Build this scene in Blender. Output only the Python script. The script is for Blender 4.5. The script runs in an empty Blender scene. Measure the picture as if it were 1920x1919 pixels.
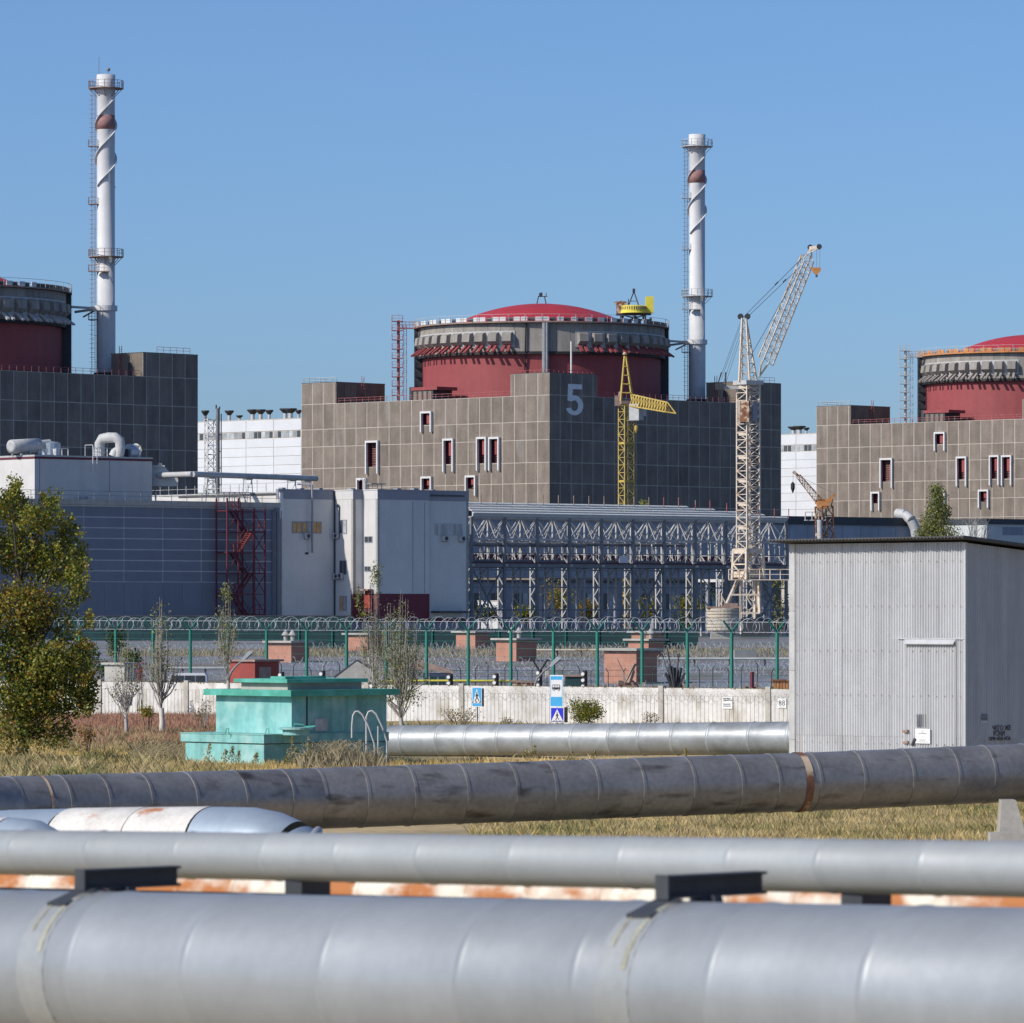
import bpy, math, random
from math import sin, cos, pi, sqrt, atan2, hypot
from mathutils import Vector as V, Matrix
R = math.radians
rnd = random.Random(7)
SC = bpy.context.scene
COL = SC.collection
# ---------------------------------------------------------------- camera, sky, sun, exposure
F, CU, VH, H = 9670.0, 960.0, 1150.0, 5.0        # focal length in photo pixels, vanishing point, eye height
cd = bpy.data.cameras.new('camera'); cam = bpy.data.objects.new('camera', cd); COL.objects.link(cam)
cam.location = (0, 0, H); cam.rotation_euler = (pi / 2, 0, 0)
cd.sensor_width = 36; cd.lens = 36 * F / 1920; cd.shift_y = (VH - 959.5) / 1920
cd.clip_start = 1; cd.clip_end = 30000
cd.dof.use_dof = True; cd.dof.focus_distance = 420; cd.dof.aperture_fstop = 9
SC.camera = cam
SUN_EL, SUN_AZ = R(34), R(241)                   # azimuth clockwise from +Y
w = bpy.data.worlds.new('World'); SC.world = w; w.use_nodes = True
bg = w.node_tree.nodes['Background']
sk = w.node_tree.nodes.new('ShaderNodeTexSky'); sk.sky_type = 'NISHITA'; sk.sun_disc = False
sk.sun_elevation = SUN_EL; sk.sun_rotation = SUN_AZ
sk.air_density = 0.7; sk.dust_density = 1.0; sk.ozone_density = 8.0; sk.altitude = 0
w.node_tree.links.new(sk.outputs[0], bg.inputs[0]); bg.inputs[1].default_value = 0.131
sd = bpy.data.lights.new('sun', 'SUN'); so = bpy.data.objects.new('sun', sd); COL.objects.link(so)
sd.energy = 4.0; sd.angle = R(0.53); sd.color = (1.0, 0.94, 0.85)
SDIR = V((sin(SUN_AZ) * cos(SUN_EL), cos(SUN_AZ) * cos(SUN_EL), sin(SUN_EL)))
so.rotation_euler = SDIR.to_track_quat('Z', 'Y').to_euler(); so.location = (-300, -100, 400)
SC.view_settings.view_transform = 'Standard'; SC.view_settings.look = 'None'
SC.view_settings.exposure = 0; SC.view_settings.gamma = 1
try: SC.view_settings.use_curve_mapping = False
except Exception: pass
SC.render.engine = 'CYCLES'
SC.cycles.max_bounces = 6; SC.cycles.transparent_max_bounces = 8

# ---------------------------------------------------------------- helpers
def P(u, v, y): return V(((u - CU) / F * y, y, H + (VH - v) / F * y))
def Xu(u, y): return (u - CU) / F * y
def Zv(v, y): return H + (VH - v) / F * y
def ground_z(y): return 0.0 if y < 300 else (2.0 if y > 430 else (y - 300) / 65.0)

class Fr:
    """A facade frame: s along the wall, n outward, z up."""
    def __init__(s, o, d):
        s.o = V((o[0], o[1])); s.d = V((d[0], d[1])).normalized(); s.n = V((s.d.y, -s.d.x))
    def __call__(s, a, n, z):
        p = s.o + s.d * a + s.n * n
        return V((p.x, p.y, z))
    def su(s, u, n=0):
        k = (u - CU) / F; o = s.o + s.n * n
        return (k * o.y - o.x) / (s.d.x - k * s.d.y)
    def y(s, a, n=0): return (s.o + s.d * a + s.n * n).y
    def zv(s, v, a, n=0): return Zv(v, s.y(a, n))
    def rz(s): return atan2(s.d.y, s.d.x)

class MB:
    def __init__(s): s.v = []; s.f = []; s.mi = []; s.sm = []; s.k = 0
    def add(s, vs, fs, smooth=False):
        b = len(s.v); s.v.extend([tuple(x) for x in vs])
        for f in fs:
            s.f.append(tuple(b + i for i in f)); s.mi.append(s.k); s.sm.append(smooth)
    def hexa(s, a): s.add(a, [(0, 3, 2, 1), (4, 5, 6, 7), (0, 1, 5, 4), (1, 2, 6, 5), (2, 3, 7, 6), (3, 0, 4, 7)])
    def box(s, c, sz, rz=0.0):
        c = V(c); hx, hy, hz = sz[0] / 2, sz[1] / 2, sz[2] / 2; ca, sa = cos(rz), sin(rz)
        a = []
        for z in (-hz, hz):
            for x, y in ((-hx, -hy), (hx, -hy), (hx, hy), (-hx, hy)):
                a.append((c.x + x * ca - y * sa, c.y + x * sa + y * ca, c.z + z))
        s.hexa(a)
    def fbox(s, fr, s0, s1, n0, n1, z0, z1):
        s.hexa([fr(s0, n1, z0), fr(s1, n1, z0), fr(s1, n0, z0), fr(s0, n0, z0), fr(s0, n1, z1), fr(s1, n1, z1), fr(s1, n0, z1), fr(s0, n0, z1)])
    def fquad(s, fr, s0, s1, n, z0, z1): s.add([fr(s0, n, z0), fr(s1, n, z0), fr(s1, n, z1), fr(s0, n, z1)], [(0, 1, 2, 3)])
    def beam(s, p, q, w, h=None, up=None):
        p, q = V(p), V(q); h = w if h is None else h
        d = (q - p); L = d.length
        if L < 1e-6: return
        d /= L; up = V((0, 0, 1)) if up is None else V(up)
        if abs(d.dot(up)) > .97: up = V((0.72, -0.69, 0))
        x = d.cross(up).normalized(); y = x.cross(d).normalized()
        x = x * (w / 2); y = y * (h / 2)
        s.hexa([p - x - y, p + x - y, p + x + y, p - x + y, q - x - y, q + x - y, q + x + y, q - x + y])
    def tube(s, pts, r, n=8, cap=True, smooth=True, closed=False):
        pts = [V(p) for p in pts]; m = len(pts); rs = r if isinstance(r, (list, tuple)) else [r] * m
        d0 = (pts[1] - pts[0]).normalized()
        x = d0.orthogonal().normalized(); rings = []
        for i in range(m):
            if closed: d = pts[(i + 1) % m] - pts[i - 1]
            elif i == 0: d = pts[1] - pts[0]
            elif i == m - 1: d = pts[-1] - pts[-2]
            else: d = pts[i + 1] - pts[i - 1]
            d.normalize(); x = (x - d * x.dot(d)).normalized(); y = d.cross(x)
            rings.append([pts[i] + (x * cos(2 * pi * j / n) + y * sin(2 * pi * j / n)) * rs[i] for j in range(n)])
        vs = [p for rg in rings for p in rg]; fs = []
        for i in range(m if closed else m - 1):
            a, b = i * n, ((i + 1) % m) * n
            for j in range(n): fs.append((a + j, a + (j + 1) % n, b + (j + 1) % n, b + j))
        s.add(vs, fs, smooth)
        if cap and not closed:
            s.add(rings[0], [tuple(range(n - 1, -1, -1))]); s.add(rings[-1], [tuple(range(n))])
    def rod(s, p, q, r, n=5): s.tube([p, q], r, n)
    def lathe(s, prof, c, n=48, a0=0.0, a1=2 * pi, smooth=False):
        full = abs(a1 - a0 - 2 * pi) < 1e-6; k = n if full else n + 1; m = len(prof); vs = []
        for i in range(k):
            a = a0 + (a1 - a0) * i / n
            for r, z in prof: vs.append((c[0] + r * sin(a), c[1] - r * cos(a), z))
        fs = []
        for i in range(n):
            b0, b1 = i * m, ((i + 1) % k) * m
            for j in range(m - 1): fs.append((b0 + j, b1 + j, b1 + j + 1, b0 + j + 1))
        s.add(vs, fs, smooth)
    def poly(s, pts, ex):
        """a flat polygon extruded by the vector ex"""
        pts = [V(p) for p in pts]; ex = V(ex); n = len(pts)
        s.add(pts + [p + ex for p in pts], [tuple(range(n - 1, -1, -1)), tuple(range(n, 2 * n))] + [(i, (i + 1) % n, n + (i + 1) % n, n + i) for i in range(n)])
    def mesh(s, name, mats):
        me = bpy.data.meshes.new(name); me.from_pydata(s.v, [], s.f)
        for m in (mats if isinstance(mats, (list, tuple)) else [mats]): me.materials.append(m)
        if any(s.mi): me.polygons.foreach_set('material_index', s.mi)
        if any(s.sm): me.polygons.foreach_set('use_smooth', s.sm)
        me.update(); return me
    def obj(s, name, mats, par=None): return put(name, s.mesh(name, mats), par)

WL = {}
def put(name, data, par=None, loc=(0, 0, 0), rot=None):
    o = bpy.data.objects.new(name, data); COL.objects.link(o)
    o.location = loc
    if rot is not None: o.rotation_euler = rot
    WL[o.name] = V(loc)
    if par is not None:
        o.parent = par; o.matrix_parent_inverse = Matrix.Translation(-WL[par.name])
    return o
def tag(o, label, cat, group=None):
    o['label'] = label; o['category'] = cat
    if group: o['group'] = group
    return o
def thing(name, label, cat, loc, group=None):
    o = put(name, None, None, loc); o.empty_display_size = 0.5
    return tag(o, label, cat, group)
def kind(o, k): o['kind'] = k; return o
def dup(root, loc, label, group=None):
    """a copy of a thing with copies of its parts and sub-parts"""
    r = root.copy(); COL.objects.link(r); r.location = loc; r['label'] = label
    if group: r['group'] = group
    for ch in list(root.children):
        c = ch.copy(); COL.objects.link(c); c.parent = r
        for g in ch.children:
            d = g.copy(); COL.objects.link(d); d.parent = c
    return r

# ---------------------------------------------------------------- materials
def mat(name, col, rough=0.8, metal=0.0, var=0.12, vs=0.6, streak=0.0, ss=1.2, rn=0.0, spot=None, bump=0.0, bs=6.0, spec=None, sub=None, hue=None):
    m = bpy.data.materials.new(name); m.use_nodes = True
    t = m.node_tree; N = t.nodes; L = t.links; b = N['Principled BSDF']
    b.inputs['Roughness'].default_value = rough; b.inputs['Metallic'].default_value = metal
    if spec is not None: b.inputs['Specular IOR Level'].default_value = spec
    geo = N.new('ShaderNodeNewGeometry'); oi = N.new('ShaderNodeObjectInfo')
    off = N.new('ShaderNodeVectorMath'); off.operation = 'MULTIPLY_ADD'
    L.new(oi.outputs['Random'], off.inputs[0]); off.inputs[1].default_value = (37, 17, 23); L.new(geo.outputs['Position'], off.inputs[2])
    pos = off.outputs[0]
    def noise(scale, det=4, vec=None):
        n = N.new('ShaderNodeTexNoise'); n.inputs['Scale'].default_value = scale; n.inputs['Detail'].default_value = det
        L.new(pos if vec is None else vec, n.inputs['Vector']); return n.outputs['Fac']
    def rng(x, a, b_, lo=0.3, hi=0.7):
        r = N.new('ShaderNodeMapRange'); L.new(x, r.inputs[0])
        for i, q in zip((1, 2, 3, 4), (lo, hi, a, b_)): r.inputs[i].default_value = q
        return r.outputs[0]
    def mul(a, b_):
        x = N.new('ShaderNodeMath'); x.operation = 'MULTIPLY'; L.new(a, x.inputs[0]); L.new(b_, x.inputs[1]); return x.outputs[0]
    f = rng(noise(vs, 6), 1 - var, 1 + var)
    f = mul(f, rng(noise(vs * 7.3, 3), 1 - var * .6, 1 + var * .6))
    if streak:
        mp = N.new('ShaderNodeMapping'); mp.inputs['Scale'].default_value = (1, 1, 0.07); L.new(pos, mp.inputs['Vector'])
        f = mul(f, rng(noise(ss, 5, mp.outputs[0]), 1 - streak, 1 + streak * .35, .32, .6))
    if rn: f = mul(f, rng(oi.outputs['Random'], 1 - rn, 1 + rn, 0, 1))
    mx = N.new('ShaderNodeMix'); mx.data_type = 'RGBA'; mx.blend_type = 'MULTIPLY'; mx.inputs[0].default_value = 1
    cc = N.new('ShaderNodeCombineColor')
    for i in range(3): L.new(f, cc.inputs[i])
    mx.inputs[6].default_value = (*col, 1); L.new(cc.outputs[0], mx.inputs[7])
    out = mx.outputs[2]
    if hue:                                                    # a second natural hue in large soft patches
        c2, sc2 = hue
        m3 = N.new('ShaderNodeMix'); m3.data_type = 'RGBA'
        L.new(rng(noise(sc2, 3), 0, 1, .42, .6), m3.inputs[0])
        m4 = N.new('ShaderNodeMix'); m4.data_type = 'RGBA'; m4.blend_type = 'MULTIPLY'; m4.inputs[0].default_value = 1
        m4.inputs[6].default_value = (*c2, 1); L.new(cc.outputs[0], m4.inputs[7])
        L.new(out, m3.inputs[6]); L.new(m4.outputs[2], m3.inputs[7]); out = m3.outputs[2]
    if spot:                                                   # stains, rust, peeling paint
        c2, sc2, lo, hi, st = spot
        mp = N.new('ShaderNodeMapping'); mp.inputs['Scale'].default_value = st; L.new(pos, mp.inputs['Vector'])
        m2 = N.new('ShaderNodeMix'); m2.data_type = 'RGBA'
        L.new(rng(noise(sc2, 6, mp.outputs[0]), 0, 1, lo, hi), m2.inputs[0]); L.new(out, m2.inputs[6]); m2.inputs[7].default_value = (*c2, 1); out = m2.outputs[2]
    L.new(out, b.inputs['Base Color'])
    if bump:
        bp = N.new('ShaderNodeBump'); bp.inputs['Strength'].default_value = 1; bp.inputs['Distance'].default_value = bump
        L.new(noise(bs, 5), bp.inputs['Height']); L.new(bp.outputs[0], b.inputs['Normal'])
    if sub:                                                    # thin leaves let light through
        tr = N.new('ShaderNodeBsdfTranslucent'); L.new(out, tr.inputs[0])
        ms = N.new('ShaderNodeMixShader'); ms.inputs[0].default_value = sub
        L.new(b.outputs[0], ms.inputs[1]); L.new(tr.outputs[0], ms.inputs[2]); L.new(ms.outputs[0], N['Material Output'].inputs[0])
    return m

ONE = (1, 1, 1); TALL = (1, 1, 0.15)
M = {}
M['panel'] = mat('brown_concrete', (.215, .180, .149), .9, var=.15, vs=.35, streak=.16, ss=.9, rn=.11, spot=((.33, .31, .29), .35, .62, .85, (1, 1, .22)))
M['joint'] = mat('pale_mortar', (.50, .45, .39), .9, var=.12, vs=.3)
M['conc'] = mat('grey_concrete', (.30, .275, .245), .9, var=.12, vs=.3, streak=.2, ss=1.0, rn=.05)
M['roof'] = mat('roof_felt', (.10, .10, .10), .9, var=.2)
M['red'] = mat('red_paint', (.30, .062, .064), .7, var=.08, vs=.12, streak=.10, ss=.5)
M['dome'] = mat('dome_red', (.44, .035, .045), .55, var=.07, vs=.3, spot=((.55, .25, .22), 1.1, .68, .74, ONE))
M['white'] = mat('white_paint', (.68, .68, .67), .7, var=.05, vs=.5, streak=.06)
M['stack'] = mat('stack_white', (.62, .62, .62), .65, var=.06, vs=.5, streak=.06, ss=1.5, spot=((.42, .40, .38), 2.2, .70, .76, (1, 1, .5)))
M['stackred'] = mat('faded_red_band', (.32, .17, .16), .8, var=.2, vs=2.5)
M['steel'] = mat('grey_steel', (.20, .21, .22), .6, .2, var=.15, vs=1.5)
M['lsteel'] = mat('light_steel_paint', (.46, .46, .45), .6, var=.12, vs=1.5)
M['rsteel'] = mat('rusty_steel', (.30, .21, .17), .8, var=.25, vs=2.0)
M['redsteel'] = mat('red_steel', (.36, .10, .10), .7, var=.25, vs=1.5, spot=((.35, .28, .26), 1.5, .55, .65, ONE))
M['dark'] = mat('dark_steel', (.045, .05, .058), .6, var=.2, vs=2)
M['rack'] = mat('sunlit_rack_paint', (.46, .455, .44), .6, var=.15, vs=1.2)  # rack steel's sunlit tone put into the colour; front columns use darker steel
M['moss'] = mat('wall_moss', (.24, .19, .07), .9, var=.4, vs=6)
M['branch'] = mat('thin_branch_bark', (.38, .35, .31), .9, var=.25, vs=6)
M['black'] = mat('black_paint', (.02, .02, .022), .6, var=.2)
M['rust'] = mat('rust', (.20, .09, .05), .9, var=.3, vs=2.5, spot=((.55, .42, .30), 1.8, .5, .6, ONE))
M['orange'] = mat('rusty_orange', (.55, .24, .08), .85, var=.25, vs=1.5)
M['yellow'] = mat('crane_yellow', (.52, .37, .08), .6, var=.15, vs=1.2, spot=((.34, .22, .10), 1.3, .6, .7, ONE))
M['lemon'] = mat('lemon_yellow', (.75, .65, .08), .6, var=.1)
M['cream'] = mat('cream_crane', (.66, .56, .44), .6, var=.12, vs=1.2, spot=((.40, .24, .12), 1.0, .56, .68, ONE))
M['hall'] = mat('white_cladding', (.66, .67, .68), .7, var=.04, vs=.3, rn=.03)
M['glass'] = mat('window_glass', (.05, .06, .07), .12, var=.2, vs=.4)
M['gglass'] = mat('pale_blind', (.38, .40, .41), .4, var=.25, vs=.8, rn=.3)
M['amber'] = mat('amber_curtain', (.55, .33, .12), .6, var=.25, vs=1.5)
M['gclad'] = mat('grey_cladding', (.18, .20, .24), .6, var=.05, vs=.3, rn=.05, streak=.05)
M['gjoint'] = mat('grey_cladding_trim', (.62, .64, .65), .6, var=.1)
M['bwall'] = mat('shaded_front_wall', (.68, .65, .60), .85, var=.05, vs=.4, streak=.05, ss=.8)  # same paint as bwhite; tone for the shaded fronts put into the colour
M['bwhite'] = mat('white_building_wall', (.60, .585, .56), .85, var=.05, vs=.4, streak=.05, ss=.8)
M['bblue'] = mat('blue_grey_wall', (.56, .58, .56), .85, var=.05, vs=.4, streak=.05, ss=.8)
M['bfasc'] = mat('grey_fascia', (.27, .28, .32), .7, var=.06)
M['maroon'] = mat('maroon_paint', (.13, .02, .036), .7, var=.1)
M['rust_white'] = mat('rusty_white_pipe', (.78, .74, .64), .7, var=.1, vs=2, spot=((.46, .17, .05), 2.6, .42, .58, (1, 1, 2.0)))
M['galv'] = mat('galvanised_sheet', (.36, .385, .40), .48, .3, var=.12, vs=1.6, rn=.07, spot=((.27, .285, .29), 1.2, .48, .66, ONE), bump=.02, bs=1.2)
M['near'] = mat('grey_painted_sheet', (.33, .35, .365), .40, .3, var=.05, vs=2.2, streak=.05, ss=4, rn=.06, bump=.010, bs=1.6)
M['near2'] = mat('light_painted_sheet', (.375, .39, .385), .42, .22, var=.05, vs=3.0, rn=.06, bump=.008, bs=2.2)
M['darkpipe'] = mat('weathered_sheet', (.27, .26, .255), .42, .42, var=.2, vs=1.4, rn=.08, spot=((.075, .065, .06), 1.5, .58, .74, (.45, 1, 2.2)))
M['bluepipe'] = mat('bluish_sheet', (.36, .43, .50), .42, .3, var=.08, vs=1.5)
M['patch'] = mat('mottled_pale_sheet', (.66, .63, .58), .6, .1, var=.15, vs=2.5, spot=((.50, .22, .10), 2.6, .62, .72, (1, 1, 2)))
M['stain'] = mat('yellow_stain', (.35, .345, .27), .5, .1, var=.25, vs=5)
M['warm'] = mat('weathered_sheet_band', (.345, .36, .36), .40, .25, var=.08, vs=3, bump=.008, bs=2)
M['teal'] = mat('teal_paint', (.20, .46, .435), .85, var=.12, vs=.9, streak=.22, ss=3, spot=((.34, .56, .53), 1.6, .48, .7, ONE), bump=.01, bs=5)
M['tealtop'] = mat('teal_slab_paint', (.07, .34, .26), .8, var=.15, vs=1.2, spot=((.12, .46, .38), 1.5, .45, .65, ONE))
M['corr'] = mat('corrugated_zinc', (.50, .505, .515), .55, .2, var=.06, vs=.5, streak=.12, ss=2.5, rn=.04, spot=((.38, .33, .29), 1.6, .64, .84, (2, 2, .1)))
M['corrroof'] = mat('corrugated_roof', (.08, .08, .085), .7, var=.2)
M['wallc'] = mat('whitewashed_concrete', (.66, .645, .62), .9, var=.10, vs=.8, streak=.10, ss=2.0, rn=.08, spot=((.40, .37, .31), 1.4, .50, .72, (1, 1, .6)), bump=.01, bs=9)
M['fpost'] = mat('green_post', (.02, .19, .13), .5, var=.1)
M['fmesh'] = mat('green_sheet_fence', (.016, .05, .055), .8, var=.15)
M['wire'] = mat('galvanised_wire', (.50, .52, .54), .5, .3, var=.1)
M['brick'] = mat('brick_red', (.42, .205, .145), .9, var=.12, vs=1.2, rn=.03, spot=((.42, .24, .18), 3, .5, .7, ONE))
M['slab'] = mat('pale_slab', (.40, .38, .34), .9, var=.15, vs=1.5)
M['ballast'] = mat('ballast_concrete', (.52, .46, .36), .9, var=.10, vs=1.0, rn=.06)
M['redshed'] = mat('red_shed_paint', (.30, .055, .04), .7, var=.12)
M['bark'] = mat('bark', (.07, .058, .045), .9, var=.3, vs=4)
M['pbark'] = mat('pale_bark', (.42, .40, .36), .9, var=.2, vs=5)
M['lime'] = mat('whitewashed_bark', (.62, .58, .50), .9, var=.15, vs=5)
M['leaf'] = mat('leaf_green', (.11, .155, .02), .6, var=.3, vs=3, sub=.3)
M['leafy'] = mat('leaf_yellow_green', (.27, .26, .03), .6, var=.3, vs=3, sub=.3)
M['leafo'] = mat('leaf_orange', (.32, .17, .02), .6, var=.3, vs=3, sub=.3)
M['leafd'] = mat('leaf_dark_green', (.035, .06, .02), .6, var=.3, vs=3, sub=.2)
M['leafg'] = mat('leaf_grey_green', (.22, .235, .12), .6, var=.3, vs=5, sub=.25)
M['leafr'] = mat('leaf_red', (.35, .06, .03), .6, var=.3, vs=3, sub=.25)
M['ground'] = mat('dry_soil', (.46, .34, .17), .95, var=.25, vs=.35, hue=((.27, .22, .11), .12), bump=.05, bs=3)
M['gravel'] = mat('blue_grey_gravel', (.20, .215, .245), .95, var=.35, vs=1.5, hue=((.17, .15, .13), .09), bump=.1, bs=2)
M['low_bounce'] = mat('dark_low_bounce_ground', (.075, .078, .082), .95, var=.3, vs=.3)  # dark far ground put in to cut light bounced onto the plant
M['straw'] = mat('straw_grass', (.74, .54, .22), .9, var=.3, vs=.7, hue=((.52, .40, .16), .25), sub=.2)
M['dryg'] = mat('dry_green_grass', (.50, .40, .21), .9, var=.35, vs=.6, hue=((.24, .23, .09), .35), sub=.2)
M['redg'] = mat('red_brown_grass', (.42, .23, .15), .9, var=.2, vs=.5, sub=.15)
M['weed'] = mat('dry_weed', (.30, .25, .15), .9, var=.3, vs=3)
M['signw'] = mat('sign_white', (.80, .80, .80), .5, var=.02)
M['signc'] = mat('sign_light_blue', (.06, .42, .78), .5, var=.02)
M['signb'] = mat('sign_blue', (.02, .03, .62), .5, var=.02)
M['gal'] = mat('gallery_blue_grey', (.34, .37, .42), .8, var=.08, vs=.4, rn=.06, streak=.08)
M['num'] = mat('number_paint', (.80, .80, .78), .8, var=.08, vs=1)
M['lampm'] = mat('lamp_housing', (.52, .55, .58), .45, .2, var=.08)
def leaf(b, p, s, probs):
    a = V((rnd.gauss(0, 1), rnd.gauss(0, 1), rnd.gauss(0, .8))).normalized(); t = a.orthogonal(); t.rotate(Matrix.Rotation(rnd.random() * 6.28, 3, a)); t.normalize(); w_ = a.cross(t)
    r = rnd.random(); k = 0
    for i, pr in enumerate(probs):
        if r < pr: k = i; break
        r -= pr
    b.k = k; b.add([p - t * s * .5, p + w_ * s * .32, p + t * s * .5, p - w_ * s * .32], [(0, 1, 2, 3)])
# ---------------------------------------------------------------- ground
def build_ground():
    b = MB(); ys = [-60, 20, 60, 90, 110, 130, 150, 170, 190, 210, 235, 260, 300, 320, 340, 365, 390, 410, 430, 470, 560, 645, 700, 900, 1300, 2500, 6000, 14000]
    xs = [-4000, -900, -300, -120, -60, -40, -30, -22, -16, -11, -7, -3, 0, 3, 7, 11, 16, 22, 30, 40, 60, 120, 300, 900, 4000]
    vs = []
    for y in ys:
        for x in xs:
            z = ground_z(y) + (0.05 * sin(x * .7 + y * .31) + .04 * sin(x * .23 - y * .5) if 20 < y < 300 else 0)
            vs.append((x * (1 if y < 2000 else 4), y, z))
    n = len(xs); fs = []; ks = []
    for j in range(len(ys) - 1):
        for i in range(n - 1):
            fs.append((j * n + i, j * n + i + 1, (j + 1) * n + i + 1, (j + 1) * n + i)); ks.append(0 if ys[j] < 260 else (1 if ys[j] < 640 else 2))  # far ground dark to cut bounce; gravel runs on to lift office shade
    b.add(vs, fs, True); b.mi = ks
    kind(b.obj('ground', [M['ground'], M['gravel'], M['low_bounce']]), 'structure')
build_ground()

# ---------------------------------------------------------------- panels as pieces
PC = {}
def piece(fr, s0, s1, z0, z1, nb, t, mk, name, par):
    """one flat cladding piece laid on a wall: back at nb, thickness t"""
    if s1 - s0 < .04 or z1 - z0 < .04: return None
    k = (round(s1 - s0, 2), round(z1 - z0, 2), t, mk)
    if k not in PC:
        b = MB(); w_, h_ = s1 - s0, z1 - z0
        b.hexa([(0, -t, 0), (w_, -t, 0), (w_, 0, 0), (0, 0, 0), (0, -t, h_), (w_, -t, h_), (w_, 0, h_), (0, 0, h_)])
        PC[k] = b.mesh(name, M[mk])
    return put(name, PC[k], par, fr(s0, nb, z0), (0, 0, fr.rz()))
def cut(rect, holes):
    out = [rect]
    for h in holes:
        nx = []
        for a in out:
            s0, s1, z0, z1 = a
            if h[0] >= s1 or h[1] <= s0 or h[2] >= z1 or h[3] <= z0: nx.append(a); continue
            if h[2] > z0: nx.append((s0, s1, z0, h[2]))
            if h[3] < z1: nx.append((s0, s1, h[3], z1))
            lo, hi = max(z0, h[2]), min(z1, h[3])
            if h[0] > s0: nx.append((s0, h[0], lo, hi))
            if h[1] < s1: nx.append((h[1], s1, lo, hi))
        out = nx
    return out
def u_of(p): return CU + F * p.x / p.y
def v_of(p): return VH - F * (p.z - H) / p.y
def seen(p, m=60): return -m < u_of(p) < 1920 + m
def rail(b, pts, h=1.1, step=2.0, r=.03, mid=True):
    for p, q in zip(pts[:-1], pts[1:]):
        p, q = V(p), V(q); n = max(1, int((q - p).length / step + .5))
        for i in range(n + 1):
            a = p.lerp(q, i / n); b.beam(a, a + V((0, 0, h)), r * 2)
        up = V((0, 0, h)); b.beam(p + up, q + up, r * 2)
        if mid: b.beam(p + up * .5, q + up * .5, r * 1.6)

# ---------------------------------------------------------------- reactor buildings
ZR, ZB = 44.6, 48.6
ROWS = [20.8, 24.7, 28.6, 32.4, 36.5, 39.8, 44.6]
A44 = R(44); C5 = V((Xu(1030, 935), 935.0)); DL = V((cos(A44), -sin(A44))); DR = V((sin(A44), cos(A44)))
_t = Fr(C5, -DL); LENL = Fr(C5, DL).su(565) * -1
LENR = Fr(C5, DR).su(1465)
TU = V((104.3, 109.2))
S3 = Fr(C5 - TU, DR).su(268)
WIN = [(786, 811, 772, 811, 797), (683, 711, 827, 889, 876), (828, 852, 823, 885, 871), (891, 914, 820, 883, 869), (914, 938, 820, 883, 869),
       (666, 687, 897, 936, 921), (787, 811, 894, 933, 918), (870, 894, 892, 930, 917)]

def five(fr, s0, s1, z0, z1, n0, par):
    pts = [(.10, 1.75), (.93, 1.75), (.93, 1.47), (.38, 1.47), (.36, 1.13)]
    for i in range(17):
        a = R(98 - 258 * i / 16); pts.append((.47 + .53 * cos(a), .57 + .56 * sin(a)))
    pts.append((.27, .44))
    for i in range(13):
        a = R(-145 + 275 * i / 12); pts.append((.47 + .23 * cos(a), .55 + .30 * sin(a)))
    pts.append((.06, .82))
    b = MB(); q = [fr(s0 + (s1 - s0) * x, n0, z0 + (z1 - z0) * y / 1.75) for x, y in pts]
    b.poly(q, V((fr.n.x, fr.n.y, 0)) * .02); b.obj('number_marking', M['num'], par)

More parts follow.
